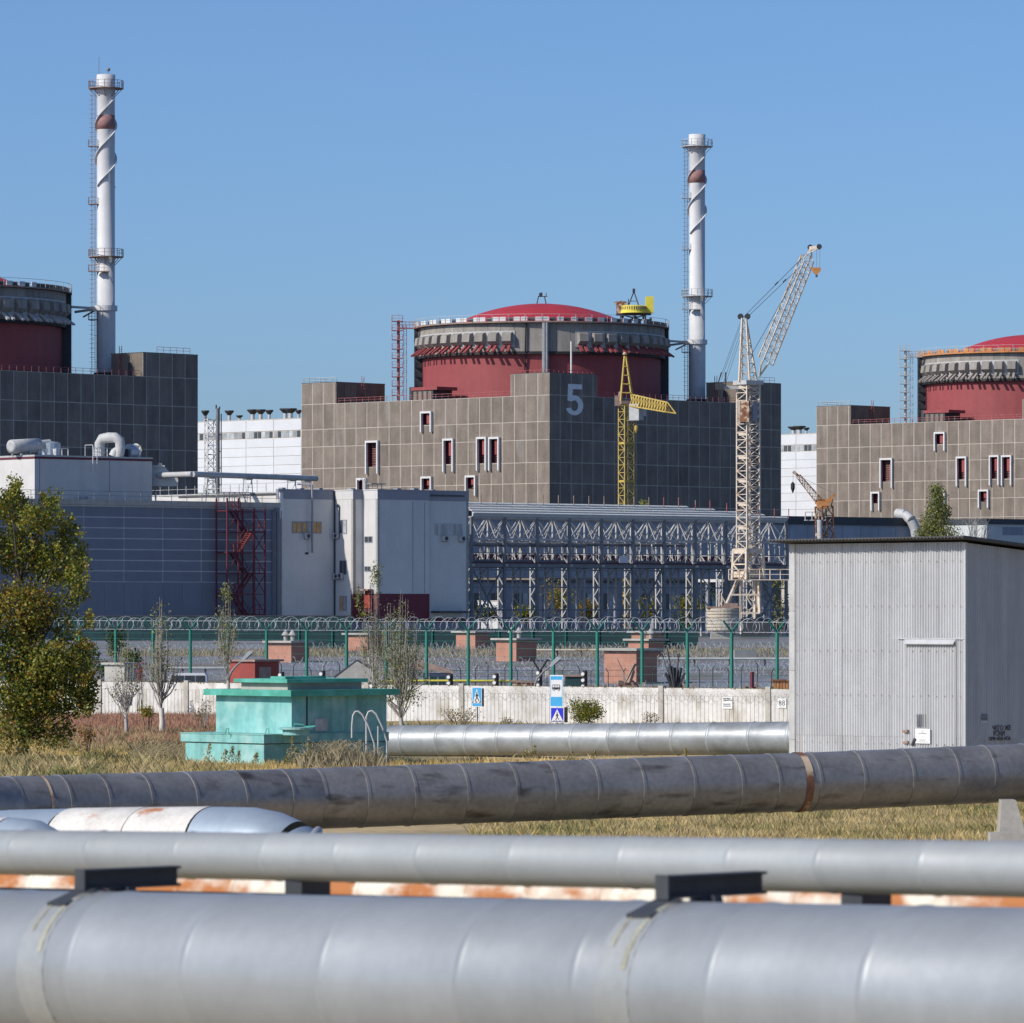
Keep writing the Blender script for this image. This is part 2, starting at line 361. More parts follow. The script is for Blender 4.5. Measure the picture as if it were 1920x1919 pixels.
def unit(T, label, boardmat, dark_arm, number=False):
    c = C5 + T
    fl = Fr(c - DL * LENL, DL); fr = Fr(c, DR)
    f5 = Fr(C5 - DL * LENL, DL)
    mid = c - DL * (LENL / 2) + DR * (LENR / 2)
    th = thing('reactor_building', label, 'reactor building', (mid.x, mid.y, 0), 'reactor buildings in a row')
    s1 = f5.su(630); s2 = f5.su(957); r2 = Fr(C5, DR).su(1120)
    holes = []; wins = []
    for u0, u1, vt, vb, vr in WIN:
        a, e = f5.su(u0 + 1, .55), f5.su(u1 - 3.5, .55)
        zt, zb, zr = f5.zv(vt, a, .55), f5.zv(vb, a, .55), f5.zv(vr, a, .55)
        wins.append((a, e, zt, zb, zr)); holes.append((a + .2, e - .2, zr, zt - .3))
    NC = 22
    core = MB(); back = MB()
    def corner(i, j, ins): return c - DL * (LENL * i) + DR * (LENR * j) + DL * (ins if i else -ins) + DR * (-ins if j else ins)
    # inner mass, roof slab and raised corner blocks
    pts = [corner(0, 0, 1.7), corner(0, 1, 1.7), corner(1, 1, 1.7), corner(1, 0, 1.7)]
    core.poly([V((p.x, p.y, 0)) for p in pts], (0, 0, ZR - .3))
    pts = [corner(0, 0, .08), corner(0, 1, .08), corner(1, 1, .08), corner(1, 0, .08)]
    core.k = 1; core.poly([V((p.x, p.y, ZR - .28)) for p in pts], (0, 0, .30)); core.k = 0
    core.fbox(fl, .08, s1 - .08, -13, -1.7, ZR, ZB - .02)
    core.fbox(fl, s2 + .08, LENL - 1.7, -r2 + .08, -1.7, ZR, ZB - .02)
    core.fbox(fr, S3 + .08, LENR - .08, -8, -1.7, ZR, ZB - .02)
    core.k = 1
    core.fbox(fl, .02, s1, -13.1, -.02, ZB - .02, ZB + .1); core.fbox(fl, s2, LENL - .02, -r2, -.02, ZB - .02, ZB + .1); core.fbox(fr, S3, LENR, -8.1, -.02, ZB - .02, ZB + .1)
    core.k = 0
    core.obj('core_wall', [M['panel'], M['roof']], th)
    def face(f, L, blocks, hl):
        cw = L / NC; j = .075; jv = .105
        for i in range(NC):
            for k in range(len(ROWS)):
                z0 = ROWS[k]; z1 = ROWS[k + 1] if k + 1 < len(ROWS) else ZB
                a, e = i * cw, (i + 1) * cw
                if k + 1 == len(ROWS):
                    ok = [(max(a, p), min(e, q)) for p, q in blocks if min(e, q) - max(a, p) > .3]
                    if not ok: continue
                    a, e = ok[0]
                for rc in cut((a, e, z0, z1), hl): back.fquad(f, rc[0], rc[1], -.06, rc[2], rc[3])
                if not seen(f((a + e) / 2, 0, z0)): continue
                for rc in cut((a + jv, e - jv, z0 + j, z1 - j), hl): piece(f, rc[0], rc[1], rc[2], rc[3], -.06, .04, 'panel', 'wall_panel', th)
        back.k = 1; back.fquad(f, 0, L, -.06, 0, ROWS[0]); back.k = 0
    face(fl, LENL, [(0, s1), (s2, LENL)], holes)
    face(fr, LENR, [(0, r2), (S3, LENR)], [])
    # side faces of the raised blocks
    fb = Fr(fl(s1, 0, 0).xy, DR); back.fquad(fb, 0, 13, -.06, ZR, ZB)
    for i in range(5):
        if seen(fb(i * 2.6 + 1, 0, 0)): piece(fb, i * 2.6 + .07, i * 2.6 + 2.53, ZR + .1, ZB - .07, -.06, .06, 'panel', 'wall_panel', th)
    fb = Fr(fr(S3, -8, 0).xy, DL); back.fquad(fb, 0, 8, -.06, ZR, ZB)
    for i in range(3):
        if seen(fb(i * 2.6 + 1, 0, 0)): piece(fb, i * 2.6 + .02, i * 2.6 + 2.58, ZR + .1, ZB - .07, -.06, .06, 'panel', 'wall_panel', th)
    d = MB(); d.fbox(fb, 4.3, 5.2, 0, .05, ZR + .1, ZR + 2.4); d.obj('door', M['dark'], th)
    fb2 = Fr(fr(r2, 0, 0).xy, -DL); back.fquad(fb2, 0, LENL - s2, -.06, ZR, ZB)
    back.obj('joint_backing', [M['joint'], M['panel']], th)
    # windows with white hoods
    for a, e, zt, zb, zr in wins:
        if not seen(fl((a + e) / 2, 0, zt)): continue
        m = MB(); q = [(a + .2, e - .2, zr, zt - .3)][0]
        n0, n1 = -.9, -.06
        m.fquad(fl, q[0], q[1], n0, q[2], q[3])
        m.add([fl(q[0], n1, q[2]), fl(q[0], n0, q[2]), fl(q[0], n0, q[3]), fl(q[0], n1, q[3])], [(0, 1, 2, 3)])
        m.add([fl(q[1], n1, q[2]), fl(q[1], n0, q[2]), fl(q[1], n0, q[3]), fl(q[1], n1, q[3])], [(0, 1, 2, 3)])
        m.add([fl(q[0], n1, q[2]), fl(q[1], n1, q[2]), fl(q[1], n0, q[2]), fl(q[0], n0, q[2])], [(0, 1, 2, 3)])
        m.add([fl(q[0], n1, q[3]), fl(q[1], n1, q[3]), fl(q[1], n0, q[3]), fl(q[0], n0, q[3])], [(0, 1, 2, 3)])
        wo = m.obj('window', M['maroon'], th)
        f_ = MB()
        f_.fbox(fl, a, a + .30, 0, .55, zb, zt - .36); f_.fbox(fl, e - .30, e, 0, .55, zb, zt - .36); f_.fbox(fl, a, e, 0, .55, zt - .36, zt)
        f_.obj('frame', M['white'], wo)
        g = MB(); w_ = q[1] - q[0]
        for i in range(3):
            x = q[0] + w_ * (i + .5) / 3; g.fbox(fl, x - .06, x + .06, -.86, -.8, q[2], q[3])
        nz = int((q[3] - q[2]) / .45)
        for i in range(nz):
            z = q[2] + (q[3] - q[2]) * (i + .5) / nz; g.fbox(fl, q[0], q[1], -.85, -.81, z - .05, z + .05)
        g.obj('grille', M['rsteel'], wo)
        if a > f5.su(770) and a < f5.su(920):
            g = MB(); g.fbox(fl, q[0] + w_ * .42, q[1], -.10, -.04, q[2] + (q[3] - q[2]) * (.1 if wins.index((a, e, zt, zb, zr)) == 0 else .35), q[3] - .1); g.obj('door', M['red'], wo)
    # roof railings
    b = MB(); b2 = [b]
    rail(b, [fl(s1 + .3, -.4, ZR + .05), fl(s2 - .2, -.4, ZR + .05)], .9, 1.6, .03)
    rail(b, [fr(r2 + .3, -.4, ZR + .05), fr(S3 - .2, -.4, ZR + .05)], .9, 1.6, .03)
    b.obj('railing', M['redsteel'], th)
    b = MB()
    rail(b, [fl(.5, -9, ZB + .1), fl(.3, -.4, ZB + .1), fl(s1 - .4, -.4, ZB + .1)], .9, 1.5, .03); b.obj('railing', M['lsteel'], th)
    b = MB()
    rail(b, [fr(S3 + 3.5, -.4, ZB + .1), fr(LENR - 1.5, -.4, ZB + .1)], 1.0, 1.5, .03); b.obj('railing', M['redsteel'], th)
    b = MB()
    rail(b, [fl(s2 + 1, -.4, ZB + .1), fl(LENL - .4, -.4, ZB + .1), fr(r2 - 1, -.4, ZB + .1)], .5, 1.2, .03, False); b.obj('railing', M['redsteel'], th)
    for f, s in ((fl, s1 + 5), (fr, S3 - 2.5)):                 # roof access ladders
        b = MB()
        if f is fl:
            o = Fr(fl(s1, 0, 0).xy, DR); o2 = (6.5, .1)
        else:
            o = Fr(fr(S3, -8, 0).xy, DL); o2 = (2.4, .1)
        for dx in (0, .6): b.beam(o(o2[0] + dx, .3, ZR), o(o2[0] + dx, .3, ZB + 1.3), .08)
        for i in range(12): b.beam(o(o2[0], .3, ZR + .4 * i + .3), o(o2[0] + .6, .3, ZR + .4 * i + .3), .05)
        for i in range(3): b.beam(o(o2[0] + .3, .3, ZR + 2 + i), o(o2[0] + .3, .9, ZR + 2 + i), .05)
        b.obj('ladder', M['redsteel'], th)
    b = MB(); b.lathe([(20.0, ZR), (23.4, ZR), (23.4, ZR + .25), (20, ZR + .25)], mid, 64); b.obj('roof_kerb', M['conc'], th)
    # ---- containment
    m = MB(); m.lathe([(22.7, ZR), (22.7, 53.5)], mid, 96, smooth=True)
    co = m.obj('containment', M['red'], th)
    m = MB(); m.lathe([(23.25, 53.3), (23.25, 59.0)], mid, 96, smooth=True); m.obj('backing_wall', M['dark'], co)
    pm = MB(); n = 56; w_ = 2 * pi / n
    def arcbox(b, r0, r1, a0, a1, z0, z1, k=3):
        b.lathe([(r0, z0), (r1, z0), (r1, z1), (r0, z1), (r0, z0)], (0, 0), k, a0, a1)
        for a in (a0, a1): b.add([(r * sin(a), -r * cos(a), z) for r, z in ((r0, z0), (r1, z0), (r1, z1), (r0, z1))], [(0, 1, 2, 3)])
    arcbox(pm, 23.2, 23.4, .001, w_ - .001, 53.6, 59.0); pme = pm.mesh('wall_panel', M['conc'])
    def ring(me, name, angs, par):
        for a in angs:
            p = V((mid.x + 23 * sin(a), mid.y - 23 * cos(a), 50))
            if seen(p, 30) and cos(a) > -.12: put(name, me, par, (mid.x, mid.y, 0), (0, 0, a))
    ring(pme, 'wall_panel', [w_ * i for i in range(-n // 2, n // 2)], co)
    b = MB(); b.lathe([(22.7, 53.1), (23.55, 53.1), (23.55, 53.55), (22.7, 53.55)], mid, 96); b.obj('gutter', M['black'], co)
    # walkway rim with boards
    b = MB(); b.lathe([(22.0, 58.95), (24.3, 58.95), (24.3, 59.2), (22, 59.2)], mid, 96); b.obj('rim_walkway', boardmat[0], co)
    nb = 112; bw = 2 * pi / nb
    wm = MB(); arcbox(wm, 24.05, 24.2, .004, bw - .004, 59.25, 60.0, 1); wme = wm.mesh('parapet_board', boardmat[1])
    dm = MB(); arcbox(dm, 23.7, 23.85, .004, bw - .004, 59.25, 59.9, 1); dme = dm.mesh('parapet_board', boardmat[2])
    fm = boardmat[3]
    for i in range(-nb // 2, nb // 2):
        a = i * bw; dk = (i % 3 == 1) if a < .02 else (i % 2 == 1 or a > .9)
        ring(dme if dk else wme, 'parapet_board', [a], co)
    b = MB(); m_ = 48
    pts = [V((mid.x + 24.25 * sin(2 * pi * i / m_), mid.y - 24.25 * cos(2 * pi * i / m_), 59.2)) for i in range(m_)]
    for i in range(m_):
        p, q = pts[i], pts[(i + 1) % m_]
        b.beam(p, p + V((0, 0, 1.3)), .07); b.beam(p + V((0, 0, 1.3)), q + V((0, 0, 1.3)), .06)
        b.beam(p + V((0, 0, .55)), q + V((0, 0, .55)), .05)
    b.obj('railing', fm, co)
    # dome and roof deck
    zc = 63.8 - 37.0
    prof = [(37.0 * sin(a), zc + 37.0 * cos(a)) for a in [i * R(34) / 16 for i in range(17)]]
    b = MB(); b.lathe(prof, mid, 64, smooth=True); b.obj('dome', M['dome'], co)
    b = MB(); b.lathe([(17, 58.9), (24, 58.9)], mid, 48); b.obj('roof_deck', M['roof'], co)
    b = MB()
    for x, y in ((-.9, -.6), (.9, -.6), (-.9, .6), (.9, .6)): b.beam((mid.x + x, mid.y + y, 63.7), (mid.x + x * .6, mid.y + y * .5, 65.3), .14)
    b.box((mid.x - .2, mid.y, 65.6), (.5, .5, .6)); b.beam((mid.x - .6, mid.y, 65.2), (mid.x + 1.1, mid.y, 65.2), .15); b.beam((mid.x + .1, mid.y, 65.2), (mid.x + .1, mid.y, 66.0), .12)
    b.beam((mid.x + .9, mid.y, 65.2), (mid.x + .9, mid.y, 65.9), .1); b.obj('dome_vent', M['dark'], co)
    # pilasters
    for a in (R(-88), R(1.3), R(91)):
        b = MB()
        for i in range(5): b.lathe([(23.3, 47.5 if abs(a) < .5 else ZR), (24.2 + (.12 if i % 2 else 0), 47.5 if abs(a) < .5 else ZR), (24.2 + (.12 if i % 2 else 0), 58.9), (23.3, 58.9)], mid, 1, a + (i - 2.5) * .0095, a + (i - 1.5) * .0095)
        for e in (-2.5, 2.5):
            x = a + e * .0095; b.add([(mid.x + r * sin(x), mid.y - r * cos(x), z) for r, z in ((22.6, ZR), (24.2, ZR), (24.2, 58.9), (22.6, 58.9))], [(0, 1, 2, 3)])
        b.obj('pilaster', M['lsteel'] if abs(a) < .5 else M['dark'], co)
    # tendon anchor band: pale band, sloping hoods and pairs of arms
    hm = MB(); x0 = .95
    prof = [(23.3, 54.9), (23.9, 54.9), (24.7, 55.5), (24.5, 56.9), (23.3, 57.3)]
    for sx in (-x0, x0): hm.add([(sx * (.9 if i in (2, 3) else 1), -r, z) for i, (r, z) in enumerate(prof)], [(0, 1, 2, 3, 4)])
    for i in range(4):
        (r0, z0), (r1, z1) = prof[i], prof[i + 1]
        k0, k1 = (.9 if i in (2, 3) else 1), (.9 if i + 1 in (2, 3) else 1)
        hm.add([(-x0 * k0, -r0, z0), (x0 * k0, -r0, z0), (x0 * k1, -r1, z1), (-x0 * k1, -r1, z1)], [(0, 1, 2, 3)])
    hme = hm.mesh('anchor_hood', M['conc'])
    am = MB(); am.beam((0, -23.3, 55.0), (0, -25.4, 53.5), .5, .34); ame = am.mesh('anchor_arm', dark_arm)
    for lo, hi in ((-78, -12.5), (15, 84)):
        b = MB(); b.lathe([(23.3, 54.4), (23.52, 54.4), (23.52, 57.45), (23.3, 57.45)], mid, 24, R(lo), R(hi)); b.obj('anchor_band', M['lsteel'], co)
        k = 10
        for i in range(k):
            a = R(lo + (hi - lo) * (i + .5) / k)
            ring(hme, 'anchor_hood', [a], co); ring(ame, 'anchor_arm', [a - .024, a + .018], co)
    b = MB(); a = R(-7.3); p = V((mid.x + 23.7 * sin(a), mid.y - 23.7 * cos(a), 0))
    b.tube([p + V((0, 0, 59)), p + V((-.1, 0, 53.6)), p + V((-.1, .6, 52.9)), p + V((-.25, .7, 50))], .16, 6); b.obj('drain_pipe', M['black'], co)
    b = MB(); a = R(12.8); p = V((mid.x + 24.4 * sin(a), mid.y - 24.4 * cos(a), 0))
    b.rod(p + V((0, 0, 47)), p + V((0, 0, 55.4)), .18, 8); b.obj('vent_pipe', M['white'], co)
    # penthouse at the foot of the drum
    g = Fr((c - DL * (LENL - f5.su(758)) + DR * 2.2), DL)
    b = MB(); b.fbox(g, 0, 5.4, -5, 0, ZR, ZR + 1.9)
    b.k = 1; b.fbox(g, -.2, 6.6, -5.2, .2, ZR + 1.9, ZR + 2.5); b.k = 2
    for i in range(4): b.fbox(g, .3 + i * 1.3, 1.1 + i * 1.3, 0, .06, ZR + .1, ZR + 1.7)
    b.k = 0; b.fbox(g, -.9, -.2, -2, 0, ZR, ZR + 2.6)
    b.obj('penthouse', [M['dark'], M['red'], M['panel']], th)
    if number:
        s0, s1_ = fr.su(1062), fr.su(1093.5)
        five(fr, s0, s1_, fr.zv(779, s0), fr.zv(720, s0), .004, th)
    return th, mid, fl, fr
BW = (M['rsteel'], M['white'], M['dark'], M['lsteel']); BO = (M['orange'], M['orange'], M['rsteel'], M['lsteel'])
Z2 = V((0, 0))
U5 = unit(Z2, 'brown concrete reactor building with red dome and painted number 5', BW, M['red'], True)
UL = unit(-TU, 'dark shaded reactor building rising behind the white plant room', BW, M['lsteel'])
UR = unit(TU, 'reactor building with rusty orange rim behind the corrugated shed', BO, M['conc'])

# ---------------------------------------------------------------- access towers beside the drums
def access_tower(T, label, mk, mk2):
    y = 976.0 + T.y; x = Xu(747, 976) + T.x
    t = thing('access_tower', label, 'access tower', (x, y, ZR), 'stair towers beside the domes')
    zt = 60.4
    b = MB(); b.tube([(x, y, ZR), (x, y, zt)], .28, 8); b.obj('mast', M[mk], t)
    n = 9
    for i in range(n):
        z = ZR + 1.6 + i * (zt - ZR - 1.8) / (n - 1)
        b = MB(); b.box((x - .2, y, z), (2.1, 1.6, .14))
        for dx in (-1.2, .8):
            for dy in (-.75, .75): b.beam((x + dx, y + dy, z), (x + dx, y + dy, z + 1.1), .06)
        for zz in (.55, 1.1):
            b.beam((x - 1.2, y - .75, z + zz), (x + .8, y - .75, z + zz), .06); b.beam((x - 1.2, y - .75, z + zz), (x - 1.2, y + .75, z + zz), .06)
        b.obj('platform', M[mk2], t)
    b = MB()
    for dx in (1.0, 1.55): b.beam((x + dx, y, ZR), (x + dx, y, zt - 1), .07)
    for i in range(40): b.beam((x + 1.0, y, ZR + .37 * i), (x + 1.55, y, ZR + .37 * i), .045)
    b.obj('ladder', M[mk2], t)
    b = MB(); z = 59.0
    x1 = Xu(788, 976) + T.x; b.box(((x + x1) / 2, y, z - .1), (x1 - x, 1.1, .2))
    for dy in (-.5, .5):
        for zz in (.55, 1.1): b.beam((x, y + dy, z + zz), (x1, y + dy, z + zz), .06)
        for i in range(7): q = x + (x1 - x) * i / 6; b.beam((q, y + dy, z), (q, y + dy, z + 1.1), .06)
    b.obj('gangway', M[mk2], t)
    b = MB(); b.beam((x - 1.4, y, zt - 3), (x - 1.4, y, zt + 1), .07); b.beam((x, y, zt), (x, y, zt + 1.4), .07); b.obj('lightning_rod', M['lsteel'], t)
access_tower(Z2, 'red steel stair tower with gangway to the rim of the number 5 drum', 'redsteel', 'redsteel')
access_tower(TU, 'pale steel stair tower with gangway to the rusty orange rim', 'lsteel', 'lsteel')

# ---------------------------------------------------------------- ventilation stacks
def vstack(T, label, rusty, rod):
    y = 985.0 + T.y; x = Xu(1307, 985) + T.x; r = 1.52; c = (x, y)
    t = thing('ventilation_stack', label, 'chimney stack', (x, y, ZR), 'tall white ventilation stacks')
    b = MB(); b.lathe([(1.62, ZR), (1.62, 57.0)], c, 32, smooth=True); b.lathe([(1.62, 57.0), (r, 57.0), (r, 92.9), (r + .06, 93.0), (r + .06, 96.4), (r - .15, 96.4), (r - .15, 94)], c, 32, smooth=True)
    sh = b.obj('shaft', M['stack'], t)
    b = MB(); b.lathe([(r, 87.1), (r + .012, 87.1), (r + .012, 89.5), (r, 89.5)], c, 32, smooth=True); b.obj('red_band', M['stackred'], t)
    for ph in (0, pi):
        b = MB(); n = 70; vs = []; z0, z1 = 77.4, 92.4
        for i in range(n + 1):
            z = z0 + (z1 - z0) * i / n; a = (z - 77.4) / 11.4 * 2 * pi + ph - .95
            for rr, dz in ((r, -.07), (r + .38, -.08), (r + .38, .08), (r, .07)): vs.append((x + rr * sin(a), y - rr * cos(a), z + dz))
        fs = [(i * 4 + j, i * 4 + (j + 1) % 4, i * 4 + 4 + (j + 1) % 4, i * 4 + 4 + j) for i in range(n) for j in range(4)]
        b.add(vs, fs); b.obj('strake', M['stack'], t)
    pm = M['rsteel'] if rusty else M['lsteel']
    for z in (94.0, 65.4):
        b = MB(); b.lathe([(r + .02, z), (3.0, z), (3.0, z + .12), (r + .02, z + .12)], c, 16)
        for i in range(8):
            a = 2 * pi * i / 8; s, k = sin(a), -cos(a); b.beam((x + 2.8 * s, y + 2.8 * k, z), (x + r * s, y + r * k, z - 1.3), .1)
        pl = b.obj('platform', pm, t)
        b = MB(); m = 16; q = [V((x + 2.95 * sin(2 * pi * i / m), y - 2.95 * cos(2 * pi * i / m), z + .12)) for i in range(m + 1)]
        rail(b, q, 1.25, 5, .035); b.obj('railing', pm, pl)
    b = MB(); b.lathe([(1.63, 56.3), (1.95, 56.3), (1.95, 57.2), (1.63, 57.2)], c, 24); b.obj('collar', M['stack'], t)
    b = MB(); b.lathe([(1.5, ZR), (2.1, ZR), (2.1, ZR + 1.2), (1.6, ZR + 1.2)], c, 16); b.obj('base', M['dark'], t)
    # caged ladder and rest galleries
    lx = x - 2.1; b = MB()
    for dx in (-.28, .28): b.beam((lx + dx, y - .3, ZR + 1), (lx + dx, y - .3, 93.9), .07)
    for i in range(120): b.beam((lx - .28, y - .3, ZR + 1.4 + i * .41), (lx + .28, y - .3, ZR + 1.4 + i * .41), .04)
    for i in range(62):
        z = ZR + 3 + i * .78
        b.tube([(lx - .28, y - .3, z), (lx - .62, y - .55, z), (lx - .62, y - .95, z), (lx, y - 1.1, z), (lx + .3, y - .75, z)], .025, 3)
    for i in range(11): b.beam((lx + .2, y - .3, ZR + 3 + i * 4.5), (x - 1.3, y - .3, ZR + 3 + i * 4.5), .07)
    b.obj('ladder', M['rsteel'] if rusty else M['steel'], t)
    for z in (84.2, 74.4, 63.0, 54.8):
        b = MB(); b.box((lx, y - .4, z), (1.7, 1.5, .12)); rail(b, [(lx + .8, y - 1.1, z), (lx - .8, y - 1.1, z), (lx - .8, y + .3, z)], 1.1, 1.4, .03); b.obj('rest_platform', pm, t)
    b = MB(); b.box((x - .6, y - r - .4, 62.9), (2.6, .9, .14)); rail(b, [(x - 1.8, y - r - .8, 63), (x + .7, y - r - .8, 63)], 1.1, .9, .03); b.obj('rest_platform', pm, t)
    b = MB()                                                    # tie arm to the drum
    xd = Xu(1238, 985) + T.x
    b.beam((xd, y - 3, 56.9), (x - 1.6, y - .8, 56.7), .28, .4); b.beam((xd + 1.5, y + 3, 56.3), (x - 1.6, y + .8, 56.7), .28, .4); b.beam((xd + 3, y + 2, 55.4), (x - 1.8, y + .5, 56.5), .2, .25)
    b.obj('tie_arm', M['lsteel'], t)
    if rod:
        b = MB(); b.beam((x - 1.2, y, 95), (x - 1.2, y, 99.4), .07); b.tube([(x + .4, y, 96.4), (x + .4, y, 97)], .05, 5)
        b.lathe([(.02, 97.0), (.3, 97.05), (.36, 97.3), (.3, 97.5), (.02, 97.6)], (x + .4, y), 10); b.obj('lightning_rod', M['steel'], t)
vstack(Z2, 'tall white ventilation stack beside the number 5 drum', False, False)
vstack(-TU, 'tall white ventilation stack with rusty gallery and lightning rod', True, True)

# ---------------------------------------------------------------- machine on the rim of drum 5
def rim_machine():
    y = 972.0; x0, z0 = Xu(1188, y), 60.2
    t = thing('roof_machine', 'round yellow prestressing machine perched on the drum rim', 'machine', (x0, y, z0))
    b = MB(); b.lathe([(.2, 61.5), (2.6, 61.5), (2.6, 61.6), (2.5, 61.7), (2.5, 62.8), (2.2, 62.95), (.2, 62.95)], (x0, y), 28); dr = b.obj('drum', M['lemon'], t)
    for k in range(-9, 10):
        a = k * .165; b = MB(); b.beam((x0 + 2.52 * sin(a), y - 2.52 * cos(a), 62.15), (x0 + 2.52 * sin(a), y - 2.52 * cos(a), 62.7), .16, .1); b.obj('cleat', M['rsteel'], dr)
    b = MB(); b.box((x0, y, 61.3), (6.6, 2.4, .25)); b.obj('deck', M['dark'], t)
    b = MB()
    for dx in (-2.2, 2.0, .2): b.box((x0 + dx, y, 60.5), (.7, 1.2, 1.1))
    b.beam((x0 - 3, y - 1, 60.2), (x0 + 3.4, y - 1, 60.2), .3); b.beam((x0 - 2.4, y - 1, 61.2), (x0 + 1.5, y - 1, 60.2), .25); b.beam((x0 + 2.4, y - 1, 61.2), (x0 - 1, y - 1, 60.2), .25)
    b.beam((x0 + 3.2, y - 1, 59.4), (x0 + 3.2, y - 1, 60.6), .3); b.obj('undercarriage', M['dark'], t)
    b = MB(); b.box((x0 + 3.0, y, 63.1), (1.5, 1.8, 3.1)); b.obj('cabinet', M['lemon'], t)
    b = MB(); b.box((x0 - 2.3, y, 62.4), (1.9, 1.6, 2.6)); b.beam((x0 - 3.6, y, 63.4), (x0 - 2, y, 63.6), .5); b.obj('winch_box', M['rust'], t)
    b = MB()
    for dx in (-1.0, 1.0): b.beam((x0 + dx, y - .5, 62.9), (x0 + .05, y, 65.6), .16); b.beam((x0 + dx, y + .5, 62.9), (x0 + .05, y, 65.6), .16)
    b.beam((x0 - .8, y, 63.8), (x0 + .8, y, 63.8), .12); b.box((x0 + .05, y, 65.8), (.5, .5, .7)); b.beam((x0 - 1, y, 62.9), (x0 - 1, y, 64.2), .12); b.obj('lifting_frame', M['dark'], t)
rim_machine()

# ---------------------------------------------------------------- turbine halls behind
def hall(u0, u1, ur, yr, label, ztop):
    f = Fr((Xu(ur, yr), yr), DL); sa, sb = f.su(u0), f.su(u1)
    p = f((sa + sb) / 2, -10, 0)
    t = thing('turbine_hall', label, 'turbine hall', (p.x, p.y, 0), 'white turbine halls behind the reactors')
    k = f.y(0) / 9670
    b = MB(); b.fbox(f, sa, sb, -30, -.08, 0, ztop - .05); b.fbox(f, sa - .1, sb + .1, -30.1, -.04, ztop - .05, ztop + .15); b.obj('wall', M['joint'], t)
    rows = [ztop - 3.9 - i * 1.85 for i in range(14)]
    pw = 8.3; n = int((sb - sa) / pw) + 1
    for i in range(n):
        a, e = sa + i * pw, min(sb, sa + (i + 1) * pw)
        piece(f, a + .06, e - .06, ztop - 2.3, ztop - .06, -.08, .08, 'hall', 'cladding_panel', t)
        for r0 in rows: piece(f, a + .06, e - .06, r0 - 1.78, r0 - .02, -.08, .08, 'hall', 'cladding_panel', t)
        m = int((e - a) / 1.15)
        for j in range(m):
            x = a + .1 + j * 1.15
            w_ = piece(f, x, x + .95, rows[0] + .15, ztop - 2.45, -.08, .05, 'gglass' if rnd.random() < .6 else 'glass', 'window', t)
    return t, f
h1 = hall(360, 640, 565, 1060, 'white turbine hall between the two reactor buildings', 45.0)
h2 = hall(1440, 1620, 1530, 1150, 'white turbine hall glimpsed beside the rusty rimmed reactor building', 45.0)
def roof_vent(f, u, v, sc, label, grp, red=False):
    s = f.su(u, -6); p = f(s, -6, 45.1)
    t = thing('roof_vent', label, 'roof vent', p, grp)
    zt = Zv(v, p.y); h = zt - 45.1
    b = MB(); b.lathe([(.42 * sc, 45.1), (.42 * sc, 45.1 + h * .62)], p, 10, smooth=True); b.obj('pipe', M['rsteel'] if red else M['lsteel'], t)
    b = MB(); b.lathe([(.4 * sc, 45.1 + h * .6), (1.25 * sc, 45.1 + h * .95), (1.15 * sc, zt + .1), (.7 * sc, 45.1 + h * .9), (.45 * sc, 45.1 + h * .75)], p, 12); b.obj('cowl', M['black'], t)
g_ = 'black cowled vents along the hall roofs'
for i, (u, v, sc, lb) in enumerate([(385, 771, .7, 'rust red roof vent on the hall beside the lattice mast'), (430, 771, .8, 'black cowled roof vent just past the pole chimney'), (449, 780, .6, 'small low roof vent on the hall, smallest of its row'),
        (474, 769, 1, 'black cowled roof vent, first of the tall middle row'), (489, 769, .9, 'black cowled roof vent, second of the tall middle row'), (505, 770, .7, 'slim black cowled roof vent ending the middle row'),
        (535, 767, 1, 'large black cowled roof vent beginning the last pair'), (545, 767, 1.1, 'largest black cowled roof vent by the brown wall'), (560, 770, .6, 'thin roof vent touching the brown reactor wall')]):
    roof_vent(h1[1], u, v, sc, lb, g_, i == 0)
for u, v, sc, lb in [(1488, 801, 1.1, 'black cowled vent on the far hall nearest the dark reactor wall'), (1499, 800, 1.2, 'big black cowled vent in the middle of the far hall roof'), (1512, 803, .6, 'slim black vent on the far hall roof beside its big neighbour')]:
    roof_vent(h2[1], u, v, sc, lb, g_)

def lattice(b, p0, p1, w0, w1, n, ch=.14, di=.09, rot=0.0, ref=None, faces=4):
    """a square lattice beam: four chords, zigzag bracing"""
    p0, p1 = V(p0), V(p1); d = (p1 - p0).normalized()
    if ref is None: x = V((cos(rot), sin(rot), 0))
    else: x = V(ref)
    x = (x - d * x.dot(d)).normalized(); y = d.cross(x)
    def cn(i, j):
        t = i / n; wd = (w0 + (w1 - w0) * t) / 2; sx, sy = ((-1, -1), (1, -1), (1, 1), (-1, 1))[j % 4]
        return p0.lerp(p1, t) + x * (sx * wd) + y * (sy * wd)
    for j in range(4): b.beam(cn(0, j), cn(n, j), ch)
    for i in range(n):
        for j in range(faces):
            if i % 2: b.beam(cn(i, j), cn(i + 1, j + 1), di)
            else: b.beam(cn(i, j + 1), cn(i + 1, j), di)
            b.beam(cn(i + 1, j), cn(i + 1, j + 1), di)
